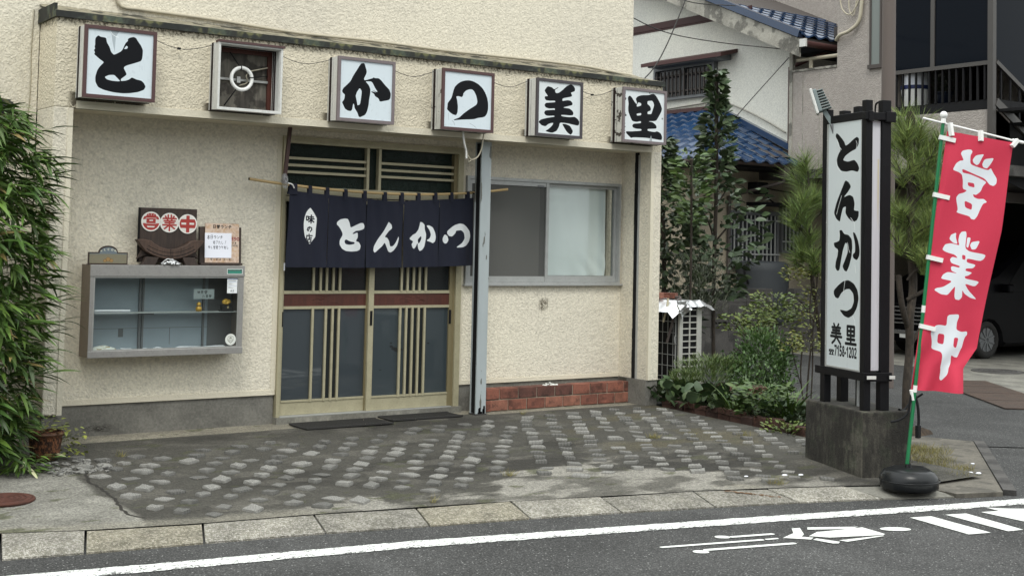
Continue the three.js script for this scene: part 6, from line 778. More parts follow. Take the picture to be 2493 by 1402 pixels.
// camellia: slender leader above a loose dark crown
leafTree('camellia_tree', 'slender broad-leaved tree with a tall leader before the blue-tiled roof', 'tree', [6.88, -0.1, -2.25], [[[[0.02, 0, 0], [0, 1.2, 0], [0.02, 2.4, 0], [0, 3.2, 0.01], [0.0, 3.9, 0]], 0.026], [[[0.01, 1.7, 0], [-0.2, 2.0, 0.1], [-0.38, 2.2, 0.1]], 0.012], [[[0.01, 1.75, 0], [0.2, 2.0, 0.1], [0.42, 2.15, 0.1]], 0.012], [[[0.01, 2.2, 0], [0.16, 2.45, 0.05], [0.22, 2.7, 0.05]], 0.009], [[[0.01, 1.3, 0], [0.18, 1.35, 0.1], [0.3, 1.3, 0.12]], 0.009]],
  (r) => { const o = []; for (let i = 0; i < 1250; i++) { const y = 1.0 + 2.95 * Math.pow(r(), 1.15), R0 = y > 3.4 ? 0.06 : y > 2.75 ? 0.2 : y > 2.45 ? 0.26 : y > 1.5 ? 0.6 : y > 1.3 ? 0.35 : 0.25, a = r() * 6.28, q = Math.sqrt(r()) * R0 * (0.65 + 0.6 * vnoise(y * 4 + 9, a * 1.4 + 9, 64, 3)); if (vnoise(y * 5 + 3, a * 2 + 3, 64, 8) < 0.24) continue; o.push([V(Math.cos(a) * q + (y < 1.5 ? 0.12 : 0), y, Math.sin(a) * q), V(Math.cos(a) + (r() - 0.5), 1.3 * (r() - 0.35), Math.sin(a) + (r() - 0.5))]); } return o; }, bladeGeo(0.15, 0.072, { droop: 0.12, fold: 0.3, peak: 0.45 }), [0.045, 0.075, 0.035], 303, 160, 0.4, 0.25);
leafTree('evergreen_shrub', 'dark glossy evergreen shrub filling the gap behind the outdoor unit', 'shrub', [6.3, -0.1, -2.6], [[[[0, 0, 0], [0.05, 1.2, 0], [0, 2.2, 0]], 0.03], [[[0, 0.8, 0], [-0.3, 1.6, 0], [-0.4, 2.4, 0]], 0.02]],
  (r) => { const o = []; for (let i = 0; i < 2800; i++) { const y = 0.6 + 2.45 * r(), R0 = 0.62 * (y > 2.3 ? 0.55 - (y - 2.3) * 0.3 : 1), a = r() * 6.28, q = Math.sqrt(0.2 + 0.8 * r()) * R0 * (0.6 + 0.6 * vnoise(y * 3 + 9, a * 1.4 + 9, 64, 3)); o.push([V(Math.cos(a) * q + (y > 2.3 ? -0.1 : 0), y, Math.sin(a) * q * 0.8), V(Math.cos(a) + (r() - 0.5), 1.4 * (r() - 0.45), Math.sin(a) + (r() - 0.5))]); } return o; }, bladeGeo(0.12, 0.052, { droop: 0.15, peak: 0.45 }), [0.035, 0.062, 0.026], 311, 120, 0.45, 0.4);
leafTree('bright_shrub', 'lighter green shrub tip beside the last lightbox, above the outdoor unit', 'shrub', [5.62, -0.1, -1.35], [[[[0, 0, 0], [0.02, 1.5, 0], [0.0, 2.7, 0]], 0.014]],
  (r) => { const o = []; for (let i = 0; i < 260; i++) { const y = 1.95 + 0.85 * r(), a = r() * 6.28, q = Math.sqrt(r()) * 0.21 * (y < 2.2 ? 0.5 : 1); o.push([V(Math.cos(a) * q, y, Math.sin(a) * q), V(Math.cos(a), 0.6 - 0.6 * r(), Math.sin(a))]); } return o; }, bladeGeo(0.11, 0.048, { droop: 0.15, peak: 0.45 }), [0.065, 0.12, 0.035], 317, 60, 0.3, 0.4);
leafTree('grey_shrub', 'fine grey-green twiggy shrub behind the foil cover', 'shrub', [6.15, -0.1, -1.75], [], (r) => { const o = []; for (let i = 0; i < 1600; i++) { const a = r() * 6.28, q = Math.sqrt(r()) * 0.36, y = 0.9 + 0.85 * r() * (1 - q * 0.8); o.push([V(Math.cos(a) * q, y, Math.sin(a) * q), V(Math.cos(a) * 0.5, 1, Math.sin(a) * 0.5)]); } return o; }, bladeGeo(0.06, 0.007, { droop: 0.1, seg: 2 }), [0.085, 0.1, 0.072], 323, 0, 0.4, 0.2);
function airy(label, pos, stems, clusters, seed, base, leaf = 0.052) { leafTree('airy_shrub', label, 'shrub', pos, stems, (r) => { const o = []; for (const [x, y, z, rad, n] of clusters) for (let i = 0; i < n * 1.9; i++) { const a = r() * 6.28, q = Math.sqrt(r()) * rad; o.push([V(x + Math.cos(a) * q, y + (r() - 0.5) * rad * 1.1, z + Math.sin(a) * q), V(Math.cos(a), 0.7 - r(), Math.sin(a))]); } return o; }, bladeGeo(leaf, leaf * 0.42, { droop: 0.12, seg: 3, peak: 0.45 }), base, seed, 90, 0.35, 0.6); }
airy('loose yellow-green shrub with arching pale branch, behind the round clipped bush', [5.45, -0.05, -0.25], [[[[0.3, 0.2, 0.1], [0.4, 0.6, 0.05], [0.45, 0.95, 0]], 0.008], [[[0.2, 0.5, 0], [-0.1, 0.75, 0], [-0.25, 0.86, 0]], 0.006], [[[-0.35, 0.45, 0.1], [-0.2, 0.58, 0.1], [-0.08, 0.63, 0.1]], 0.008], [[[0.45, 0.9, 0], [0.6, 1.0, 0.05], [0.8, 1.0, 0.1]], 0.005]], [[0.42, 1.0, 0, 0.26, 230], [0.2, 0.9, 0, 0.2, 110], [-0.18, 0.84, 0, 0.16, 90], [0.0, 0.78, 0.1, 0.2, 110], [0.35, 0.8, 0.1, 0.25, 140], [0.7, 0.95, 0.1, 0.15, 60], [0.1, 0.7, 0.1, 0.14, 50]], 331, [0.09, 0.14, 0.036]);
airy('tall thin-stemmed shrub with small yellowing leaves next to the standing sign', [5.5, -0.1, 0.55], [[[[0, 0, 0], [0.05, 0.5, 0], [0.12, 1.0, 0], [0.18, 1.65, 0]], 0.010], [[[0.03, 0, 0.04], [0.1, 0.6, 0], [0.05, 1.1, 0], [0.12, 1.5, 0]], 0.008], [[[-0.03, 0, 0.02], [-0.1, 0.4, 0.02], [-0.04, 0.8, 0]], 0.008], [[[0.1, 0.95, 0], [-0.1, 1.15, 0], [-0.25, 1.2, 0]], 0.005], [[[-0.08, 0.3, 0], [-0.2, 0.62, 0], [-0.22, 0.7, 0]], 0.005], [[[0.12, 1.2, 0], [0.3, 1.25, 0.1], [0.4, 1.3, 0.1]], 0.005]], [[0.1, 1.5, 0, 0.22, 150], [-0.18, 1.42, 0, 0.14, 70], [0.2, 1.2, 0, 0.2, 90], [0.05, 0.72, 0, 0.2, 120], [-0.22, 0.7, 0, 0.12, 50], [0.15, 0.95, 0, 0.16, 50]], 337, [0.12, 0.15, 0.04], 0.046);
leafTree('round_bush', 'dense dark green rounded bush in the middle of the garden bed', 'bush', [5.08, -0.05, 0.25], [[[[0, 0, 0], [0.02, 0.3, 0], [0.1, 0.5, 0]], 0.015]], (r) => { const o = []; for (let i = 0; i < 3200; i++) { const a = r() * 6.28, e = Math.acos(1 - 2 * r()), q = 0.33 * Math.pow(r(), 0.3) * (0.6 + 0.75 * vnoise(a * 2.4 + 9, e * 3.4 + 9, 64, 3)); o.push([V(0.08 + Math.sin(e) * Math.cos(a) * q, 0.44 + Math.cos(e) * q * 1.05, Math.sin(e) * Math.sin(a) * q), V(Math.sin(e) * Math.cos(a), Math.cos(e) + 0.4, Math.sin(e) * Math.sin(a))]); } for (let i = 0; i < 1700; i++) o.push([V(-0.12 + (r() - 0.5) * 0.8, 0.08 + r() * 0.42 * (0.6 + 0.7 * vnoise(i * 0.01 + 5, 5, 64, 2)), (r() - 0.3) * 0.5), V((r() - 0.5), 0.8, (r() - 0.5))]); return o; }, bladeGeo(0.042, 0.022, { droop: 0.1, seg: 2, peak: 0.45 }), [0.05, 0.105, 0.03], 341, 0, 0.4, 0.3);
leafTree('low_juniper', 'low spreading needle bush with a bare crooked branch beside the outdoor unit', 'bush', [4.45, -0.03, 0.12], [[[[0.1, 0.05, 0.1], [0.0, 0.2, 0.12], [0.12, 0.25, 0.16], [0.25, 0.16, 0.2], [0.4, 0.14, 0.22]], 0.012], [[[0.05, 0, 0], [-0.05, 0.18, 0], [-0.2, 0.25, 0]], 0.012]], (r) => { const o = []; for (const [x, y, z, rad] of [[-0.1, 0.38, 0, 0.2], [0.12, 0.42, 0, 0.2], [0.3, 0.4, 0.0, 0.16], [-0.28, 0.3, 0.05, 0.15], [0.0, 0.3, 0.1, 0.2]]) for (let i = 0; i < 520; i++) { const a = r() * 6.28, q = Math.sqrt(r()) * rad; o.push([V(x + Math.cos(a) * q, y + (r() - 0.5) * rad * 0.7, z + Math.sin(a) * q), V(Math.cos(a) * 0.6, 0.8, Math.sin(a) * 0.6)]); } return o; }, bladeGeo(0.065, 0.007, { droop: 0.05, seg: 2 }), [0.075, 0.125, 0.038], 347, 0, 0.4, 0.5);
leafTree('broad_leaf_plant', 'mat of round broad leaves at the corner of the shop pier', 'plant', [4.08, -0.02, 0.32], [], (r) => { const o = []; for (let i = 0; i < 260; i++) { const x = -0.22 + r() * 0.5, z = -0.45 + r() * 0.95; o.push([V(x + 0.08 * z, 0.03 + r() * 0.19, z), V((r() - 0.6), 0.5 + r() * 0.4, (r() - 0.2)), 0.75 + r() * 0.6]); } return o; }, bladeGeo(0.095, 0.088, { droop: 0.3, fold: 0.12, peak: 0.5, seg: 5 }), [0.045, 0.085, 0.032], 353, 150, 0.3, 0.3);
leafTree('dark_ground_cover', 'low dark ivy-like leaves along the brick edging', 'plant', [4.2, -0.03, 0.75], [], (r) => { const o = []; for (let i = 0; i < 560; i++) { const z = -0.4 + r() * 1.5; o.push([V(-0.14 + r() * 0.4, 0.03 + r() * 0.16, z), V((r() - 0.6), 0.4 + r() * 0.4, (r() - 0.3))]); } return o; }, bladeGeo(0.065, 0.046, { droop: 0.3, fold: 0.15, peak: 0.45 }), [0.038, 0.07, 0.03], 359, 90, 0.35, 0.3);
function straps(label, pos, n, len, spread, seed, base) { const t = thing('strap_leaf_plant', label, 'plant', pos), r = rng(seed), L = [], geo = bladeGeo(1, 0.045, { droop: 0.55, fold: 0.3, peak: 0.2, seg: 7 }); for (let i = 0; i < n; i++) { const a = r() * 6.28; L.push([leafMatrix(V(Math.cos(a) * spread * r(), 0, Math.sin(a) * spread * r()), V(Math.cos(a) * (0.3 + r() * 0.6), 1, Math.sin(a) * (0.3 + r() * 0.6)), (r() - 0.5) * 0.5, len * (0.6 + r() * 0.5)), tint(r, base, 0.3, 0.4)]); } foliage(t, geo, L, Math.min(n, 60)); }
straps('arching strap-leaved plant drooping over the edging in front of the terracotta trough', [4.1, 0.02, 0.92], 46, 0.36, 0.12, 361, [0.055, 0.105, 0.03]);
straps('upright bright strap-leaved plant next to the sign plinth', [4.28, 0.0, 1.45], 70, 0.46, 0.16, 367, [0.06, 0.125, 0.03]);
straps('dark strap-leaved plant tucked behind the sign plinth', [4.5, -0.02, 1.75], 50, 0.4, 0.16, 369, [0.045, 0.09, 0.028]);
leafTree('leafy_perennial', 'leafy green plant filling the bed between the strap-leaved clumps', 'plant', [4.2, -0.03, 1.2], [], (r) => { const o = []; for (let i = 0; i < 420; i++) { const a = r() * 6.28, q = Math.sqrt(r()) * 0.26; o.push([V(Math.cos(a) * q, 0.05 + r() * 0.3, Math.sin(a) * q * 1.2), V(Math.cos(a), 0.6 - r() * 0.6, Math.sin(a))]); } return o; }, bladeGeo(0.075, 0.03, { droop: 0.2, peak: 0.4 }), [0.055, 0.1, 0.03], 373, 70, 0.35, 0.4);
leafTree('creeping_weed', 'small yellow-green weed creeping out from the edging by the plinth', 'weed', [3.92, -0.06, 1.75], [], (r) => { const o = []; for (let i = 0; i < 130; i++) { const a = r() * 6.28, q = r() * 0.2; o.push([V(Math.cos(a) * q, 0.01 + r() * 0.1, Math.sin(a) * q * 1.1), V(Math.cos(a), 0.6, Math.sin(a))]); } return o; }, bladeGeo(0.04, 0.02, { droop: 0.2 }), [0.09, 0.14, 0.03], 379, 20, 0.3, 0.5);
{ // terracotta trough and brick edging
  const t = thing('plant_trough', 'brown terracotta trough half hidden by the strap-leaved plant', 'trough', [4.62, 0.02, 0.5], -0.5); const tc = M.edgeBrick[2]; part('trough_body', bx(-0.22, 0.22, 0, 0.15, -0.1, 0.1, 0.01), tc, t); part('rim', bx(-0.235, 0.235, 0.15, 0.19, -0.115, 0.115, 0.008), tc, t); part('earth', bx(-0.2, 0.2, 0.185, 0.193, -0.09, 0.09), M.soil, t);
  const e = thing('brick_edging', 'row of old bricks on end edging the garden bed', 'edging', [0, 0, 0]), r = rng(31); for (let i = 0; i < 12; i++) { const z = 0.1 + i * 0.158, x = 4.02 + 0.02 * (r() - 0.5), y = groundY(3.9, z); part('brick', bx(-0.04, 0.04, -0.08, 0.045 + r() * 0.05, -0.074, 0.074, 0.008).rotateY((r() - 0.5) * 0.2).rotateX((r() - 0.5) * 0.1).translate(x, y, z), M.edgeBrick[i % 3], e); }
  const st = thing('mossy_stone', 'flat mossy stone at the foot of the shop pier', 'stone', [4.05, 0.02, -0.08]); const g = new THREE.IcosahedronGeometry(0.12, 3), p = g.attributes.position; for (let i = 0; i < p.count; i++) { const q = 0.85 + 0.3 * vnoise(p.getX(i) * 14 + 50, p.getZ(i) * 14 + p.getY(i) * 9 + 50, 256, 4); p.setXYZ(i, p.getX(i) * q, p.getY(i) * 0.4 * q, p.getZ(i) * q); } g.computeVertexNormals(); part('stone', uvm(g), M.sett[1], st);
}
function grassPatch(name, label, spots, seed, base, h) { const r = rng(seed), geo = bladeGeo(1, 0.035, { droop: 0.6, seg: 3 }), L = []; for (const [x, y, z, rad, n] of spots) for (let i = 0; i < n * 2.2; i++) { const a = r() * 6.28, q = Math.sqrt(r()) * rad; L.push([leafMatrix(V(x + Math.cos(a) * q, y, z + Math.sin(a) * q), V((r() - 0.5) * 1.6, 1, (r() - 0.5) * 1.6), r() * 3, h * (0.4 + r() * 0.8)), tint(r, base, 0.4, 0.9)]); } tag(part(name, mergeLeaves(geo, L), needleMat, scene), label, 'grass', null, 'stuff'); }
grassPatch('verge_grass', 'uneven green and straw-coloured grass between the sign plinth and the pavement corner', [[3.95, -0.12, 3.2, 0.16, 260], [4.2, -0.12, 3.0, 0.24, 420], [4.55, -0.12, 2.7, 0.25, 420], [4.05, -0.12, 3.42, 0.13, 130], [4.4, -0.12, 2.6, 0.3, 300], [3.75, -0.12, 3.65, 0.1, 60]], 401, [0.12, 0.13, 0.035], 0.06);
grassPatch('forecourt_grass', 'small tufts of dry grass growing between the forecourt stones', [[2.62, -0.055, 1.45, 0.05, 70], [3.0, -0.05, 1.5, 0.04, 30], [0.62, -0.085, 2.15, 0.05, 40], [2.2, -0.1, 3.25, 0.06, 50], [-0.3, -0.1, 2.62, 0.02, 16], [3.45, -0.06, 1.7, 0.05, 30], [-1.62, -0.03, 0.45, 0.03, 20], [2.28, 0.0, 0.02, 0.03, 16]], 409, [0.13, 0.14, 0.04], 0.06);
grassPatch('fallen_bits', 'pale leaf scraps and straw littering the forecourt and mats', [[-1.0, -0.03, 0.9, 0.9, 16], [0.5, -0.03, 0.7, 0.7, 14], [1.8, -0.05, 1.4, 0.8, 14], [0.8, 0.02, -0.1, 0.6, 14], [3.2, -0.09, 3.0, 0.3, 18]], 419, [0.4, 0.38, 0.3], 0.022);
// ---------------------------------------------------------------- outdoor unit beside the shop
{
  const t = thing('outdoor_unit', 'white air-conditioner outdoor unit with a slotted end panel beside the shop', 'outdoor unit', [4.86, 0.10, -0.68]);
  const w = 0.33, d = 0.85, h = 0.86, shell = std({ color: lin(0.56, 0.56, 0.52), roughness: 0.5, map: metalMap });
  part('core', bx(0.02, w - 0.012, 0.02, h - 0.02, -d + 0.02, -0.012), M.black, t);
  const ex = [0.06, 0.155, 0.165, 0.26]; part('end_panel', [bx(0, 0.05, 0, h, -0.03, 0, 0.004), bx(0.258, w, 0, h, -0.03, 0, 0.006), bx(0.05, 0.258, 0, 0.06, -0.03, 0), bx(0.05, 0.258, h - 0.03, h, -0.03, 0)], shell, t);
  for (let k = 0; k < 11; k++) part('slot_bar', bx(0.05, 0.258, 0.108 + k * 0.068, 0.121 + k * 0.068, -0.014, -0.002), shell, t); part('slot_bar', bx(0.146, 0.162, 0.06, h - 0.03, -0.015, -0.003), shell, t);
  part('casing', [bx(0, w, h - 0.02, h, -d, 0), bx(0, w, 0, 0.02, -d, 0), bx(w - 0.01, w, 0.02, h - 0.02, -d, -0.03), bx(0.0, 0.02, 0, h, -d, -d + 0.05), bx(0.0, w, 0.02, h - 0.02, -d, -d + 0.015)], shell, t);
  const gm = std({ color: lin(0.3, 0.31, 0.31), roughness: 0.5 }); for (let k = 0; k < 9; k++) part('guard_wire', bx(-0.008, -0.003, 0.03, h - 0.03, -0.1 - k * 0.085, -0.094 - k * 0.085), gm, t); for (let k = 0; k < 7; k++) part('guard_wire', bx(-0.012, -0.008, 0.06 + k * 0.12, 0.066 + k * 0.12, -d + 0.04, -0.06), gm, t);
  part('guard_clip', [0.2, 0.46, 0.7].map((y) => tube([[-0.005, y - 0.035, -0.045], [-0.03, y - 0.03, -0.04], [-0.03, y + 0.05, -0.04], [-0.005, y + 0.055, -0.045]], 0.005, 12, 5)), gm, t); part('edge_post', bx(-0.012, 0.0, 0.02, h - 0.02, -0.062, -0.05), gm, t);
  const b = thing('concrete_footing', 'grey concrete blocks under the outdoor unit', 'footing', [4.84, -0.04, -0.68]); part('block', bx(-0.06, 0.4, 0, 0.138, -0.2, 0.04, 0.008), M.plinth, b); part('block', bx(-0.06, 0.4, 0, 0.138, -0.9, -0.66, 0.008), M.plinth, b);
  const f = thing('foil_cover', 'crinkled silver foil sheet tied over the top of the outdoor unit', 'cover', [4.86, 0.10 + h, -0.68]);
  const g = new THREE.PlaneGeometry(1, 1, 60, 60), p = g.attributes.position; for (let i = 0; i < p.count; i++) { const u = p.getX(i), v = p.getY(i), x = lerp(-0.12, 0.46, u + 0.5), z = lerp(-1.0, 0.10, v + 0.5); let y = 0.035 + 0.02 * (vnoise(u * 10 + 50, v * 10 + 50, 256, 3) - 0.5) + 0.006 * (vnoise(u * 34 + 50, v * 40 + 50, 256, 5) - 0.5) + 0.05 * smooth(-0.1, 0.1, -x) * 0; const ox = Math.max(0, x - 0.33), oz = Math.max(0, z - 0.0), ol = Math.max(0, -0.01 - x); y -= ox * 0.42 + oz * 0.6 + ol * 1.2; p.setXYZ(i, x - ol * 0.5, y, z - oz * 0.25); } g.computeVertexNormals(); part('sheet', g, M.foil, f);
  { const q = new THREE.PlaneGeometry(1, 1, 20, 30), s = q.attributes.position; for (let i = 0; i < s.count; i++) { const u = s.getX(i) + 0.5, v = s.getY(i) + 0.5, x = -0.07 + 0.19 * u - 0.02 * (1 - v), y = 0.03 - (1 - v) * (0.19 - 0.16 * Math.abs(u - 0.45)), z = 0.05 + 0.03 * Math.sin(u * 7 + v * 5) + 0.02 * (vnoise(u * 12 + 30, v * 12 + 30, 256, 3) - 0.5); s.setXYZ(i, x, y, z); } q.computeVertexNormals(); part('folded_corner', q, M.foil, f); }
  part('strap', tube([[-0.09, -0.42, -0.1], [-0.06, -0.2, -0.05], [-0.03, 0.0, -0.02], [0.05, 0.06, -0.05], [0.2, 0.06, -0.3]], 0.014, 30, 6), std({ color: lin(0.09, 0.075, 0.07), roughness: 0.9 }), f); part('strap', tube([[-0.13, -0.2, -0.12], [-0.1, -0.05, -0.1], [-0.04, 0.05, -0.15]], 0.012, 16, 6), std({ color: lin(0.4, 0.36, 0.26), roughness: 0.9 }), f);
  for (const [x, z, ry, l] of [[0.0, -0.42, 0.1, 'red brick weighing down the foil cover next to the shop pier'], [0.17, -0.38, 0.5, 'red brick weighing down the foil cover, the one turned end-on']]) { const q = thing('brick', l, 'brick', [4.86 + x, 0.10 + h + 0.045, -0.68 + z], ry, 'bricks on the foil cover'); part('brick_body', bx(-0.05, 0.05, 0, 0.06, -0.1, 0.1, 0.006), M.brick[x ? 0 : 2], q); part('frog', bx(-0.03, 0.03, 0.0595, 0.0605, -0.07, 0.07), M.brick[3], q); }
}
// ---------------------------------------------------------------- pole, wires
{ const t = thing('utility_pole', 'plain brown round utility pole behind the standing sign', 'pole', [8.63, -0.14, -0.93]); part('shaft', new THREE.CylinderGeometry(0.078, 0.095, 9, 24).translate(0, 4.5, 0), std({ color: lin(0.11, 0.088, 0.078), roughness: 0.7 }), t); part('band', [new THREE.TorusGeometry(0.082, 0.008, 6, 24).rotateX(Math.PI / 2).translate(0, 5.6, 0)], M.aluDark, t); }
const wires = [['slanting down across the white gable in front of the dark red band', [[6.096, 4.700, -1.968], [5.772, 4.024, -1.992], [5.522, 3.713, -1.942], [5.343, 3.539, -1.956]]], ['sagging across the white wall to the downpipe', [[6.013, 4.678, -3.252], [7.889, 4.720, -4.378], [9.588, 4.823, -5.013], [11.546, 4.945, -5.342]]], ['dropping from the downpipe behind the leafy treetop', [[11.477, 4.798, -5.276], [9.834, 3.702, -4.784], [9.403, 3.422, -4.615], [8.978, 3.145, -4.441]]], ['crossing the topmost corner of the white gable', [[7.964, 5.240, -4.295], [8.950, 5.339, -4.819], [9.845, 5.426, -4.919]]]];
for (const [l, pts] of wires) { const w = part('overhead_wire', tube(pts, 0.008, 60, 5), M.cable, scene); tag(w, 'thin overhead wire ' + l, 'wire', 'overhead wires'); }
// ---------------------------------------------------------------- white house with blue tiled roofs
M.houseWall = std({ map: stuccoColor(222, 221, 212, 43, 0.03), roughness: 0.95 });
M.blueTile = [[0.011, 0.036, 0.092], [0.009, 0.03, 0.078], [0.014, 0.043, 0.106]].map((c) => new THREE.MeshPhysicalMaterial({ color: lin(...c), roughness: 0.22, clearcoat: 0.5, clearcoatRoughness: 0.2, side: THREE.DoubleSide }));
M.darkRed = std({ color: lin(0.055, 0.018, 0.016), roughness: 0.6 }); M.grime = std({ map: concrete(150, 147, 138, 97, 0.3), roughness: 0.9 });
// one pan tile: s-shaped across (local x), overlapping down the slope (local -y is downslope)
const tileGeo = (() => { const nx = 8, pos = [], idx = [], W = 0.285, Lh = 0.30; const prof = (u) => 0.028 * Math.cos(u * Math.PI * 2 - 0.6) * (u < 0.6 ? 1 : 0.8); for (const [y, up] of [[0.02, 0], [-Lh, 0.03], [-Lh - 0.001, -0.005]]) for (let i = 0; i <= nx; i++) { const u = i / nx; pos.push((u - 0.5) * W * 1.04, y, prof(u) + up); } for (let r = 0; r < 2; r++) for (let i = 0; i < nx; i++) { const a = r * (nx + 1) + i; idx.push(a, a + nx + 1, a + 1, a + 1, a + nx + 1, a + nx + 2); } const g = new THREE.BufferGeometry(); g.setAttribute('position', new THREE.Float32BufferAttribute(pos, 3)); g.setIndex(idx); g.computeVertexNormals(); return g; })();
function tileFace(parent, O, ex, ed, w0, rows, inside, seed) { // O top corner, ex along the ridge, ed down the slope
  const r = rng(seed), n = new THREE.Vector3().crossVectors(ex, ed.clone().negate()).normalize(), m = new THREE.Matrix4().makeBasis(ex, ed.clone().negate(), n);
  for (let k = 0; k < rows; k++) for (let i = 0; i < w0; i++) { const p = O.clone().addScaledVector(ex, (i + 0.5) * 0.285).addScaledVector(ed, k * 0.27); if (!inside(p.clone().addScaledVector(ed, 0.2))) continue; const q = new THREE.Mesh(tileGeo, M.blueTile[Math.floor(r() * 3)]); q.name = 'roof_tile'; q.castShadow = q.receiveShadow = true; q.matrixAutoUpdate = true; q.applyMatrix4(m); q.position.copy(p).addScaledVector(n, 0.035 + r() * 0.004); parent.add(q); }
}
{
  const t = thing('white_house', 'white two-storey house with blue tiled roofs behind the garden', 'house', [0, 0, 0]), XH = 11.7;
  part('wall', [uvm(extr([[-16, 2.9], [-5.45, 2.9], [-5.45, 5.25], [-10.7, 7.45], [-16, 5.25]].map(([z, y]) => [z, y]), 0.2).rotateY(-Math.PI / 2).translate(XH + 0.2, 0, 0)), bx(XH + 0.2, 19, 2.96, 5.2, -5.65, -5.45), bx(XH + 0.2, 19, -0.2, 5.2, -16, -15.8), bx(18.8, 19, -0.2, 5.2, -15.8, -5.65)], M.houseWall, t);
  part('gable_band', [bx(XH - 0.03, XH, 5.735, 5.86, -15, -6.36), bx(XH - 0.015, XH, 5.70, 5.735, -15, -6.3)], M.darkRed, t);
  { // upper roof: two slopes with a pale weathered bargeboard
    const rf = sub('upper_roof', t), pitch = Math.atan(0.42), top = 7.55, zr = -10.7, ze = -4.72, ye = top - (ze - zr) * 0.42; const sl = (z0, y0, z1, y1, x0, x1, th, up) => { const q = extr([[z0, y0 + up], [z1, y1 + up], [z1, y1 + up - th], [z0, y0 + up - th]], x1 - x0).rotateY(-Math.PI / 2); return uvm(q.translate(x1, 0, 0)); };
    part('roof_deck', [sl(zr, top, ze, ye, 11.18, 19.6, 0.09, 0), sl(zr, top, 2 * zr - ze, ye, 11.18, 19.6, 0.09, 0)], M.greyBrown, rf); part('bargeboard', [sl(zr, top, ze - 0.02, ye, 11.13, 11.18, 0.30, -0.015), sl(zr, top, 2 * zr - ze + 0.02, ye, 11.13, 11.18, 0.30, -0.015)], M.grime, rf); part('soffit', [sl(zr, top, ze, ye, 11.18, 11.7, 0.012, -0.1)], M.grime, rf);
    const ed = V(0, -0.42, 1).normalize(); tileFace(rf, V(11.12, ye + (ed.y * -1) * 0.27 * 8.05, ze - ed.z * 0.27 * 8.05), V(1, 0, 0), ed, 9, 8, () => true, 7); part('edge_tile', beam([11.16, ye + 0.06, ze], [11.16, top + 0.06, zr], 0.13, 0.12), M.blueTile[1], rf);
    part('gutter', tube([[11.15, ye - 0.1, ze + 0.06], [13, ye - 0.11, ze + 0.06], [19, ye - 0.13, ze + 0.06]], 0.055, 10, 8), M.darkRed, rf); part('gutter_end', bx(11.12, 11.16, ye - 0.16, ye - 0.03, ze, ze + 0.13), M.whiteMetal, rf);
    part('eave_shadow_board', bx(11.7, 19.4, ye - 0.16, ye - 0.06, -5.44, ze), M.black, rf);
  }
  part('rain_hopper', [bx(11.95, 12.12, 5.12, 5.3, -4.72, -4.58, 0.01), rod([12.03, 5.12, -4.65], [12.03, 4.98, -4.65], 0.04)], M.greyBrown, t);
  part('downpipe', [rod([12.03, 4.98, -4.66], [11.64, 4.66, -5.36], 0.035), rod([11.64, 4.66, -5.38], [11.64, 3.12, -5.38], 0.042)], M.darkRed, t);
  { // upstairs window with a lattice and a small hood
    const w = sub('lattice_window', t), z0 = -8.85, z1 = -7.2; part('window_frame', [bx(XH - 0.1, XH, 4.33, 4.38, z0, z1), bx(XH - 0.1, XH, 4.9, 4.96, z0, z1), bx(XH - 0.1, XH, 4.38, 4.9, z0, z0 + 0.05), bx(XH - 0.1, XH, 4.38, 4.9, z1 - 0.05, z1), bx(XH - 0.1, XH - 0.02, 4.38, 4.9, -8.06, -8.0)], M.aluDark, w); part('pane', bx(XH - 0.03, XH - 0.02, 4.38, 4.9, z0 + 0.05, z1 - 0.05), M.paneDark, w);
    for (let i = 0; i < 14; i++) { const z = z0 + 0.13 + i * 0.107; part('lattice_bar', bx(XH - 0.14, XH - 0.11, 4.38, 4.86, z, z + 0.026), M.greyBrown, w); } part('lattice_rail', [bx(XH - 0.11, XH - 0.1, 4.46, 4.49, z0 + 0.05, z1 - 0.05), bx(XH - 0.11, XH - 0.1, 4.76, 4.79, z0 + 0.05, z1 - 0.05)], M.greyBrown, w);
    part('hood', [extr([[0, 5.13], [-0.42, 5.02], [-0.42, 4.955], [-0.4, 4.955], [0, 5.06]], 2.15).translate(XH, 0, -8.85)], M.darkRed, w); part('hood_cheek', [bx(XH - 0.36, XH, 4.94, 5.03, -8.72, -6.86)], M.aluDark, w);
  }
  { // lower hipped roof against the wall
    const rf = sub('lower_roof', t), A = V(11.7, 4.04, -7.22), ec = V(9.62, 3.03, -5.2), s = 0.42, back = -14;
    const tri = (pts, th) => { const g = new THREE.BufferGeometry(), P = []; for (let i = 1; i < pts.length - 1; i++) P.push(pts[0], pts[i], pts[i + 1]); const q = P.concat(P.map((v) => v.clone().add(V(0, -th, 0)))); g.setFromPoints(q); g.computeVertexNormals(); g.setAttribute('uv', new THREE.BufferAttribute(new Float32Array(q.length * 2), 2)); return g; };
    const eR = V(11.95, 3.03, -5.2), wR = V(11.7, 3.1, -5.45);
    part('roof_deck', [tri([A, ec, V(9.62, 3.03, back), V(11.7, 4.04, back)], 0.06), tri([A, V(11.7, 3.12, -5.2), ec], 0.06)], M.greyBrown, rf);
    const edX = V(-(A.x - ec.x), ec.y - A.y, 0).normalize(), edZ = V(0, ec.y - A.y, ec.z - A.z).normalize();
    tileFace(rf, V(11.7, 4.04, -12.1), V(0, 0, 1), edX, 24, 9, (p) => p.z < -5.2 - 2.02 * (p.x - 9.62 > 0 ? 1 : 1) * (p.x - 9.62) / 2.08, 11);
    tileFace(rf, V(9.5, 4.04, -7.22), V(1, 0, 0), edZ, 9, 9, (p) => p.x > 9.62 + 2.08 * (-5.2 - p.z) / 2.02 - 0.05 && p.x < 11.75, 13);
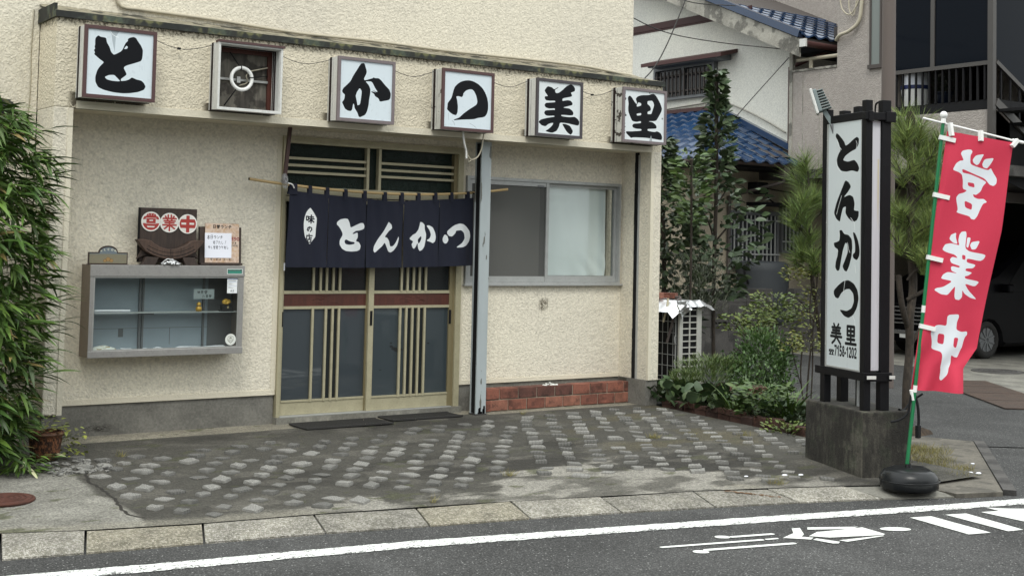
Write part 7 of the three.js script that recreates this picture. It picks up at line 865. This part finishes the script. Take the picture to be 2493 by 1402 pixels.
    part('hip_tile', beam(A.toArray(), [ec.x, ec.y + 0.06, ec.z], 0.17, 0.14), M.blueTile[1], rf); part('verge_tile', (() => { const g = []; for (let i = 0; i < 9; i++) { const t0 = i / 9, t1 = (i + 1) / 9, f = (q) => [11.66, lerp(4.12, 3.2, q), lerp(-7.22, -5.15, q)]; g.push(beam(f(t0), f(t1), 0.14, 0.1)); } return g; })(), M.blueTile[0], rf); part('wall_flashing', bx(XH - 0.08, XH, 4.07, 4.14, -14, -7.2), M.darkRed, rf);
    part('gutter', [rod([9.52, 2.97, -5.1], [11.9, 2.96, -5.1], 0.05), rod([9.52, 2.97, -5.1], [9.52, 2.98, -14], 0.05)], std({ color: lin(0.07, 0.05, 0.042), roughness: 0.5 }), rf); part('eave_board', [bx(9.62, 11.9, 2.88, 2.95, -5.9, -5.2), bx(9.6, 10.2, 2.88, 2.95, -14, -5.9)], M.black, rf);
    part('rain_hopper', [bx(11.16, 11.3, 2.76, 2.93, -5.18, -5.05, 0.01), rod([11.23, 2.76, -5.12], [11.23, 2.68, -5.14], 0.035), rod([11.23, 2.68, -5.14], [10.75, 2.45, -5.85], 0.03), rod([10.75, 2.45, -5.9], [10.75, 0, -5.9], 0.03)], M.greyBrown, rf);
  }
  const shadedLowWall = std({ map: stuccoColor(158, 148, 130, 47, 0.08), roughness: 0.95 }); part('lower_wall', [bx(9.9, 18.8, -0.2, 2.95, -6.1, -5.95), bx(9.9, 10.05, -0.2, 2.95, -14, -6.1)], shadedLowWall, t);  // wall colour darkened to carry the shade under the eaves
  for (const [x0, x1, y0, y1] of [[10.75, 11.94, 1.32, 2.14], [12.0, 12.6, 1.55, 2.3]]) { const w = sub('barred_window', t); part('window_frame', [bx(x0, x1, y0 - 0.05, y0, -5.95, -5.87), bx(x0, x1, y1, y1 + 0.07, -5.95, -5.85), bx(x0, x0 + 0.05, y0, y1, -5.95, -5.88), bx(x1 - 0.06, x1, y0, y1, -5.95, -5.88)], M.aluDark, w); part('pane', bx(x0 + 0.05, x1 - 0.06, y0, y1, -5.947, -5.94), std({ color: lin(0.015, 0.018, 0.024), roughness: 0.3 }), w); const n = Math.round((x1 - x0 - 0.14) / 0.098); for (let i = 0; i < n; i++) { const x = x0 + 0.09 + i * 0.098; part('bar', bx(x, x + 0.022, y0, y1, -5.885, -5.865), M.aluminium, w); } part('rail', [bx(x0, x1, y0 + 0.14, y0 + 0.165, -5.864, -5.85), bx(x0, x1, y1 - 0.1, y1 - 0.08, -5.864, -5.85)], M.aluminium, w); }
  part('window_hood', bx(11.2, 13.2, 2.3, 2.36, -5.95, -5.6), M.black, t); part('vent_hood', [bx(11.22, 11.5, 2.5, 2.7, -5.95, -5.72, 0.02), tube([[11.5, 2.55, -5.85], [11.7, 2.4, -5.85], [11.95, 2.3, -5.85]], 0.012, 16, 6), tube([[11.5, 2.62, -5.9], [12.4, 2.55, -5.9], [13, 2.55, -5.9]], 0.01, 16, 6)], M.black, t);
  part('wall_cable', tube([[11.66, 4.12, -9.6], [11.66, 4.2, -7.6], [11.66, 4.21, -7.1], [11.66, 3.85, -6.1], [11.66, 3.55, -5.5]], 0.014, 30, 6), M.grime, t);
}
{ // low block wall and blue-grey tank before the house
  const t = thing('block_wall', 'dark stained concrete block wall with fan-shaped vent blocks', 'wall', [9.3, 0.13, -5.2]), bm = M.darkConcrete, W = 0.39, H = 0.19; const vent = (x, y) => { const holes = []; for (const [cx, cy, s] of [[0.5, 0.72, 0.17], [0.22, 0.28, 0.15], [0.5, 0.3, 0.11], [0.78, 0.28, 0.15]]) { const h = []; for (let i = 0; i < 10; i++) { const a = i / 9 * Math.PI; h.push([x + (cx + s * Math.cos(a)) * W, y + (cy - 0.09 + s * 1.5 * Math.sin(a)) * H]); } holes.push(h); } return uvm(extr([[x + 0.004, y + 0.003], [x + W - 0.004, y + 0.003], [x + W - 0.004, y + H - 0.003], [x + 0.004, y + H - 0.003]], 0.1, 0, holes).translate(0, 0, -0.1)); };
  for (let row = 0; row < 4; row++) for (let i = 0; i < 9; i++) { const x = i * W - (row % 2 ? 0 : 0), y = row * H, v = row === 1 && (i === 1 || i === 5 || i === 8); if (v) part('vent_block', vent(x, y), bm, t); else part('block', bx(x + 0.004, x + W - 0.004, y + 0.003, y + H - 0.003, -0.1, (i * 7 + row * 3) % 4 * 0.001), bm, t); } part('mortar', bx(0, 9 * W, 0.76, 0.79, -0.1, 0), M.darkConcrete, t); part('footing', bx(0, 9 * W, -0.3, 0.003, -0.11, 0.012), M.darkConcrete, t);
  const k = thing('storage_tank', 'blue-grey plastic tank standing behind the airy shrubs', 'tank', [11.25, 0.3, -5.6]); part('tank_body', new THREE.LatheGeometry([[0, 0], [0.4, 0], [0.43, 0.1], [0.44, 0.9], [0.42, 1.02], [0.36, 1.06], [0, 1.07]].map((p) => new THREE.Vector2(...p)), 32), std({ color: lin(0.032, 0.037, 0.042), roughness: 0.7 }), k); part('handle', tube([[-0.44, 0.7, 0.1], [-0.52, 0.85, 0.1], [-0.5, 1.0, 0.1], [-0.4, 1.05, 0.1]], 0.02, 14, 6), M.black, k); part('stand', bx(-0.4, 0.4, -0.42, 0.0, -0.33, 0.33), M.darkConcrete, k);
}
// ---------------------------------------------------------------- pinkish building with raised terrace over a garage
{
  const t = thing('terrace_building', 'pinkish-grey rendered building with a dark glazed terrace above an open garage', 'building', [0, 0, 0]), X = 11.5, pk = std({ map: tex(1024, 1024, (u, v) => { const k = 1 + 0.12 * (fbm(u, v, 50, 3, 3) - 0.5) + 0.12 * (fbm(u, v, 3, 4, 13) - 0.5); return [160 * k, 153 * k, 147 * k]; }, { rep: [0.5, 0.5] }), bumpMap: stuccoBump, bumpScale: 0.006, roughness: 0.95 });
  part('parapet', [bx(X, X + 0.18, 2.9, 4.54, -5.2, -4.25)], pk, t); part('parapet_cap', bx(X - 0.02, X + 0.2, 4.54, 4.575, -5.2, -4.25), M.grime, t); part('corner_strip', bx(X - 0.015, X + 0.05, 2.9, 4.9, -5.27, -5.2), M.grime, t);
  part('tower_wall', [bx(X, X + 3, 2.9, 9, -4.25, -3.14)], pk, t); part('streak', [-4.98, -4.62].map((z) => bx(X - 0.003, X, 2.95, 4.5, z, z + 0.012)), M.grime, t);
  part('terrace_back', [bx(X + 2.6, X + 2.8, 2.9, 9, -5.2, -4.25), bx(X + 0.18, X + 2.8, 2.75, 2.9, -5.2, -4.25)], std({ color: lin(0.2, 0.17, 0.14), roughness: 0.9 }), t);
  part('hand_rail', [rod([X + 0.05, 4.74, -5.15], [X + 0.05, 4.74, -4.25], 0.03), rod([X + 0.05, 4.575, -4.85], [X + 0.05, 4.74, -4.85], 0.035)], M.pipePaint, t);
  { const w = sub('slit_window', t); part('window_frame', [bx(X - 0.03, X + 0.02, 4.5, 9, -3.58, -3.55), bx(X - 0.03, X + 0.02, 4.5, 9, -3.38, -3.35), bx(X - 0.05, X + 0.02, 4.44, 4.5, -3.6, -3.33)], M.greyBrown, w); part('pane', bx(X - 0.015, X - 0.005, 4.5, 9, -3.55, -3.38), std({ color: lin(0.16, 0.18, 0.17), roughness: 0.4 }), w); }
  part('wall_pipe', [tube([[X - 0.05, 6.2, -3.72], [X - 0.05, 5.5, -3.72], [X - 0.06, 5.2, -3.78], [X - 0.08, 5.08, -3.95], [X - 0.08, 5.04, -4.12], [X - 0.02, 4.98, -4.26]], 0.03, 40, 8), tube([[X - 0.03, 5.9, -4.2], [X - 0.06, 5.45, -4.1], [X - 0.06, 5.35, -3.95], [X - 0.06, 5.5, -3.8], [X - 0.04, 5.8, -3.75]], 0.012, 30, 5), tube([[X - 0.03, 5.8, -4.0], [X - 0.06, 5.4, -3.95], [X - 0.06, 5.32, -3.88], [X - 0.04, 5.8, -3.8]], 0.01, 30, 5)], M.pipePaint, t);
  // glazed terrace with a railing
  part('terrace_floor', [bx(X, X + 6, 3.66, 3.8, -3.14, -1.36)], M.black, t); const dk = std({ color: lin(0.055, 0.05, 0.046), roughness: 0.5 });
  part('glazing_frame', [bx(X - 0.03, X + 0.03, 4.30, 4.36, -3.14, -1.37), bx(X - 0.03, X + 0.03, 4.36, 9, -2.43, -2.36)], dk, t); part('corner_post', [bx(X - 0.04, X + 0.04, 3.0, 9, -1.44, -1.35)], dk, t);
  const dg = new THREE.MeshPhysicalMaterial({ color: lin(0.003, 0.005, 0.009), roughness: 0.08, specularIntensity: 0.15, side: THREE.DoubleSide }); part('glass_panel', bx(X - 0.008, X, 4.36, 9, -3.14, -2.43), dg, t); part('glass_panel', bx(X - 0.008, X, 4.36, 9, -2.36, -1.44), dg, t);
  for (let i = 0; i < 14; i++) part('baluster', bx(X - 0.015, X + 0.015, 3.8, 4.3, -3.08 + i * 0.12, -3.055 + i * 0.12), M.black, t);
  part('back_wall', [bx(X + 1.5, X + 1.6, 3.8, 9, -2.35, -1.9)], pk, t); part('back_wall', [bx(X + 2.0, X + 2.1, 3.0, 9, -3.14, -1.36), bx(X, X + 6, 8.9, 9.1, -3.14, -1.3)], M.black, t);
  part('planter_wall', [bx(X, X + 0.4, 2.85, 3.655, -3.14, -1.37)], pk, t);
  { const st = sub('stair', t), A = [X + 0.05, 4.34, -1.37], Bq = [X + 3.2, 2.70, -1.37]; part('stair_rail', beam(A, Bq, 0.06, 0.06), dk, st); part('stringer', beam([X + 0.05, 3.76, -1.37], [X + 3.2, 2.1, -1.37], 0.06, 0.12), dk, st); for (let i = 0; i < 14; i++) { const q = (i + 0.6) / 14; part('baluster', bx(lerp(A[0], Bq[0], q) - 0.012, lerp(A[0], Bq[0], q) + 0.012, lerp(3.72, 2.08, q), lerp(4.32, 2.68, q), -1.385, -1.36), M.black, st); } for (let i = 0; i < 9; i++) part('tread', bx(X + 0.1 + i * 0.33, X + 0.45 + i * 0.33, 3.62 - i * 0.175, 3.66 - i * 0.175, -1.36, -0.5), M.black, st); part('glass_panel', uvm(extr([[X + 0.05, 4.4], [X + 3.2, 2.75], [X + 3.2, 9], [X + 0.05, 9]], 0.008).translate(0, 0, -1.374)), dg, st); part('side_panel', uvm(extr([[X + 0.05, 2.7], [X + 0.05, 3.66], [X + 3.2, 2.0], [X + 3.2, 1.9]], 0.02).translate(0, 0, -1.39)), M.black, st); }
  // garage below
  part('garage_soffit', [bx(X, X + 8, 2.75, 2.9, -12, -4.25), bx(X, X + 8, 2.7, 2.85, -4.25, -1.2)], M.darkConcrete, t); part('garage_back', [bx(X + 6.5, X + 6.7, -0.14, 2.75, -12, -1), bx(X, X + 6.5, -0.14, 2.75, -12, -11.8)], std({ color: lin(0.02, 0.017, 0.015), roughness: 0.8 }), t); part('column', [bx(X + 0.05, X + 0.35, -0.14, 2.75, -6.9, -6.6)], pk, t); part('column', [bx(X + 3.3, X + 3.5, -0.14, 2.7, -1.45, -1.25)], std({ color: lin(0.07, 0.05, 0.038), roughness: 0.7 }), t);
  part('garage_beam', [bx(X + 0.3, X + 7, 2.35, 2.5, -1.9, -1.75)], M.greyBrown, t); part('shutter_panel', (() => { const g = []; for (let i = 0; i < 9; i++) g.push(bx(X + 3.6 + i * 0.3, X + 3.88 + i * 0.3, 1.2, 2.35, -1.86, -1.82)); return g; })(), std({ color: lin(0.045, 0.033, 0.026), roughness: 0.7 }), t);
  part('upper_mass', [bx(X + 2.9, X + 8, 2.9, 9, -12, -3.14)], pk, t);
}
{ // things on the terrace
  const a = thing('terrace_tub', 'white and blue tub standing behind the dark terrace railing', 'tub', [11.74, 3.8, -2.9]); part('tub_body', new THREE.CylinderGeometry(0.22, 0.19, 0.3, 24).translate(0, 0.15, 0), M.whitePlastic, a); part('blue_band', new THREE.CylinderGeometry(0.226, 0.222, 0.06, 24).translate(0, 0.3, 0), std({ color: lin(0.01, 0.02, 0.09), roughness: 0.5 }), a); part('lid', new THREE.CylinderGeometry(0.2, 0.2, 0.2, 24).translate(0, 0.42, 0), M.paper, a);
  const b = thing('terrace_pot_plant', 'small leafy plant in a dark blue pot on the terrace', 'pot plant', [11.8, 3.8, -2.42]), r = rng(87); part('pot', new THREE.LatheGeometry([[0, 0], [0.08, 0], [0.13, 0.2], [0.14, 0.2], [0.13, 0.17], [0, 0.17]].map((p) => new THREE.Vector2(...p)), 20), std({ color: lin(0.006, 0.009, 0.02), roughness: 0.3 }), b); const L = []; for (let i = 0; i < 160; i++) { const q = r() * 0.17, c = r() * 6.28; L.push([leafMatrix(V(Math.cos(c) * q, 0.2 + r() * 0.3, Math.sin(c) * q), V(Math.cos(c), 0.4, Math.sin(c)), 0, 0.7 + r() * 0.5), i % 14 ? tint(r, [0.03, 0.05, 0.022], 0.3) : lin(0.5, 0.5, 0.48)]); } foliage(b, bladeGeo(0.07, 0.03), L, 0);
}
// ---------------------------------------------------------------- cars in the garage
M.chrome = std({ color: lin(0.62, 0.62, 0.62), metalness: 0.9, roughness: 0.22 });
function car(name, label, pos, turn, prof, width, paint, wheels, extra) {
  const t = thing(name, label, 'car', pos, turn), g = extr(prof, width - 0.12, 0.06, []).translate(0, 0, -width / 2 + 0.06); part('body', g, paint, t);
  for (const wx of wheels) for (const s of [-1, 1]) { const w = sub('wheel', t); w.position.set(wx, 0.31, s * (width / 2 - 0.1)); part('tyre', new THREE.TorusGeometry(0.245, 0.075, 12, 32).scale(1, 1, 1.2), M.rubber, w); part('rim', [new THREE.CylinderGeometry(0.2, 0.2, 0.12, 24).rotateX(Math.PI / 2)], M.aluDark, w); const sp = []; for (let k = 0; k < 10; k++) sp.push(bx(-0.014, 0.014, 0.03, 0.19, s > 0 ? 0.06 : -0.075, s > 0 ? 0.075 : -0.06).rotateZ(k * Math.PI / 5)); part('spoke', sp, M.aluDark, w); }
  extra(t); return t;
}
{
  const arch = (x, r, n = 8) => { const a = []; for (let i = 0; i <= n; i++) { const q = Math.PI - i / n * Math.PI; a.push([x + r * Math.cos(q), 0.28 + r * Math.sin(q)]); } return a; };
  const blackPaint = new THREE.MeshPhysicalMaterial({ color: lin(0.003, 0.003, 0.004), roughness: 0.3, specularIntensity: 0.12, clearcoat: 0.04, clearcoatRoughness: 0.1, side: THREE.DoubleSide });
  // side profile in x (front at -x), y up
  const van = [[-2.3, 0.3], ...[[-1.85, 0.28]], ...arch(-1.45, 0.38), [-1.0, 0.25], [0.9, 0.25], ...arch(1.35, 0.38), [1.8, 0.28], [2.3, 0.35], [2.35, 1.0], [2.25, 1.75], [1.9, 1.86], [-0.4, 1.88], [-1.2, 1.35], [-2.1, 1.02], [-2.33, 0.8]];
  car('black_minivan', 'black minivan with a chrome grille parked in the dark garage behind the red banner', [15.25, -0.138, -3.81], -0.03, van, 1.72, blackPaint, [-1.45, 1.35], (t) => { for (const s of [-1, 1]) { const z = s * 0.862; part('side_window', uvm(extr([[-1.05, 1.1], [-0.3, 1.1], [-0.3, 1.7], [-0.42, 1.72]], 0.006).translate(0, 0, z - 0.003)), M.black, t); part('side_window', uvm(extr([[-0.22, 1.1], [1.0, 1.1], [1.0, 1.72], [-0.22, 1.72]], 0.006).translate(0, 0, z - 0.003)), M.black, t); part('side_window', uvm(extr([[1.08, 1.1], [2.1, 1.1], [2.0, 1.7], [1.08, 1.72]], 0.006).translate(0, 0, z - 0.003)), M.black, t); part('mirror', bx(-1.15, -1.0, 1.08, 1.22, s > 0 ? z : z - 0.16, s > 0 ? z + 0.16 : z, 0.03), blackPaint, t); part('headlight', bx(-2.28, -1.95, 0.78, 0.92, s > 0 ? 0.62 : -0.84, s > 0 ? 0.84 : -0.62, 0.03), M.steel, t); part('door_handle', bx(-0.3, -0.16, 0.95, 0.975, z - 0.01, z + 0.02, 0.005), M.steel, t); } part('windscreen', beam([-1.2, 1.38, 0], [-0.48, 1.82, 0], 1.4, 0.012), M.black, t); part('grille', bx(-2.37, -2.3, 0.5, 0.86, -0.62, 0.62, 0.01), M.black, t); for (let k = 0; k < 5; k++) part('grille_bar', bx(-2.4, -2.36, 0.53 + k * 0.065, 0.555 + k * 0.065, -0.6, 0.6, 0.006), M.chrome, t); part('bumper_trim', bx(-2.41, -2.28, 0.36, 0.43, -0.78, 0.78, 0.015), M.chrome, t); part('number_plate', bx(-2.4, -2.37, 0.3, 0.36, -0.16, 0.16, 0.004), M.whitePlastic, t); });
}
{ // corner of a green metal eave at the picture's left
  const t = thing('small_eave', 'corner of a small green metal-roofed eave above the bamboo', 'eave', [-2.25, 2.52, -0.38]); for (let i = 0; i < 4; i++) part('roof_strip', beam([-0.62, 0.12 - i * 0.022, -0.04 + i * 0.035], [0.005 - 0.03 + i * 0.012, 0.06 - i * 0.018, -0.04 + i * 0.035], 0.04, 0.012), M.greenMetal, t); part('fascia', bx(-0.62, -0.02, -0.05, 0.0, 0.06, 0.09), M.black, t); part('brace', beam([-0.12, -0.05, 0.05], [-0.06, -0.4, 0.0], 0.02, 0.02), M.greenMetal, t); }
// ---------------------------------------------------------------- across the road, behind the viewer: what the shop's glass mirrors
{
  const wallM = std({ color: lin(0.22, 0.2, 0.17), roughness: 0.9 }), roofM = std({ color: lin(0.04, 0.04, 0.045), roughness: 0.6 });
  for (const [x, z, w, h, l] of [[-17, 18, 11, 6, 'grey-brown house across the road, nearest the bamboo'], [-3, 19, 12, 6.4, 'grey-brown house across the road, facing the shop door'], [12, 21, 13, 6.2, 'grey-brown house across the road, facing the garage']]) {
    const t = thing('opposite_house', l, 'house', [x, -0.15, z + 4], 0, 'houses across the road'); part('wall', bx(-w / 2, w / 2, 0, h, 0, 7), wallM, t); part('roof', extr([[-0.8, h], [7.8, h], [3.5, h + 2]].map(([a, b]) => [a, b]), w + 1).rotateY(-Math.PI / 2).translate(w / 2 + 0.5, 0, 0), roofM, t);
    for (let i = 0; i < 4; i++) for (const y of [0.9, 3.8]) part('window', bx(-w / 2 + 1 + i * w / 4.2, -w / 2 + 2.6 + i * w / 4.2, y, y + 1.2, -0.03, 0.05), M.paneDark, t); part('garden_wall', bx(-w / 2 - 0.5, w / 2 + 0.5, 0, 1.2, -2.2, -2.05), M.darkConcrete, t);
  }
}
renderer.render(scene, camera);
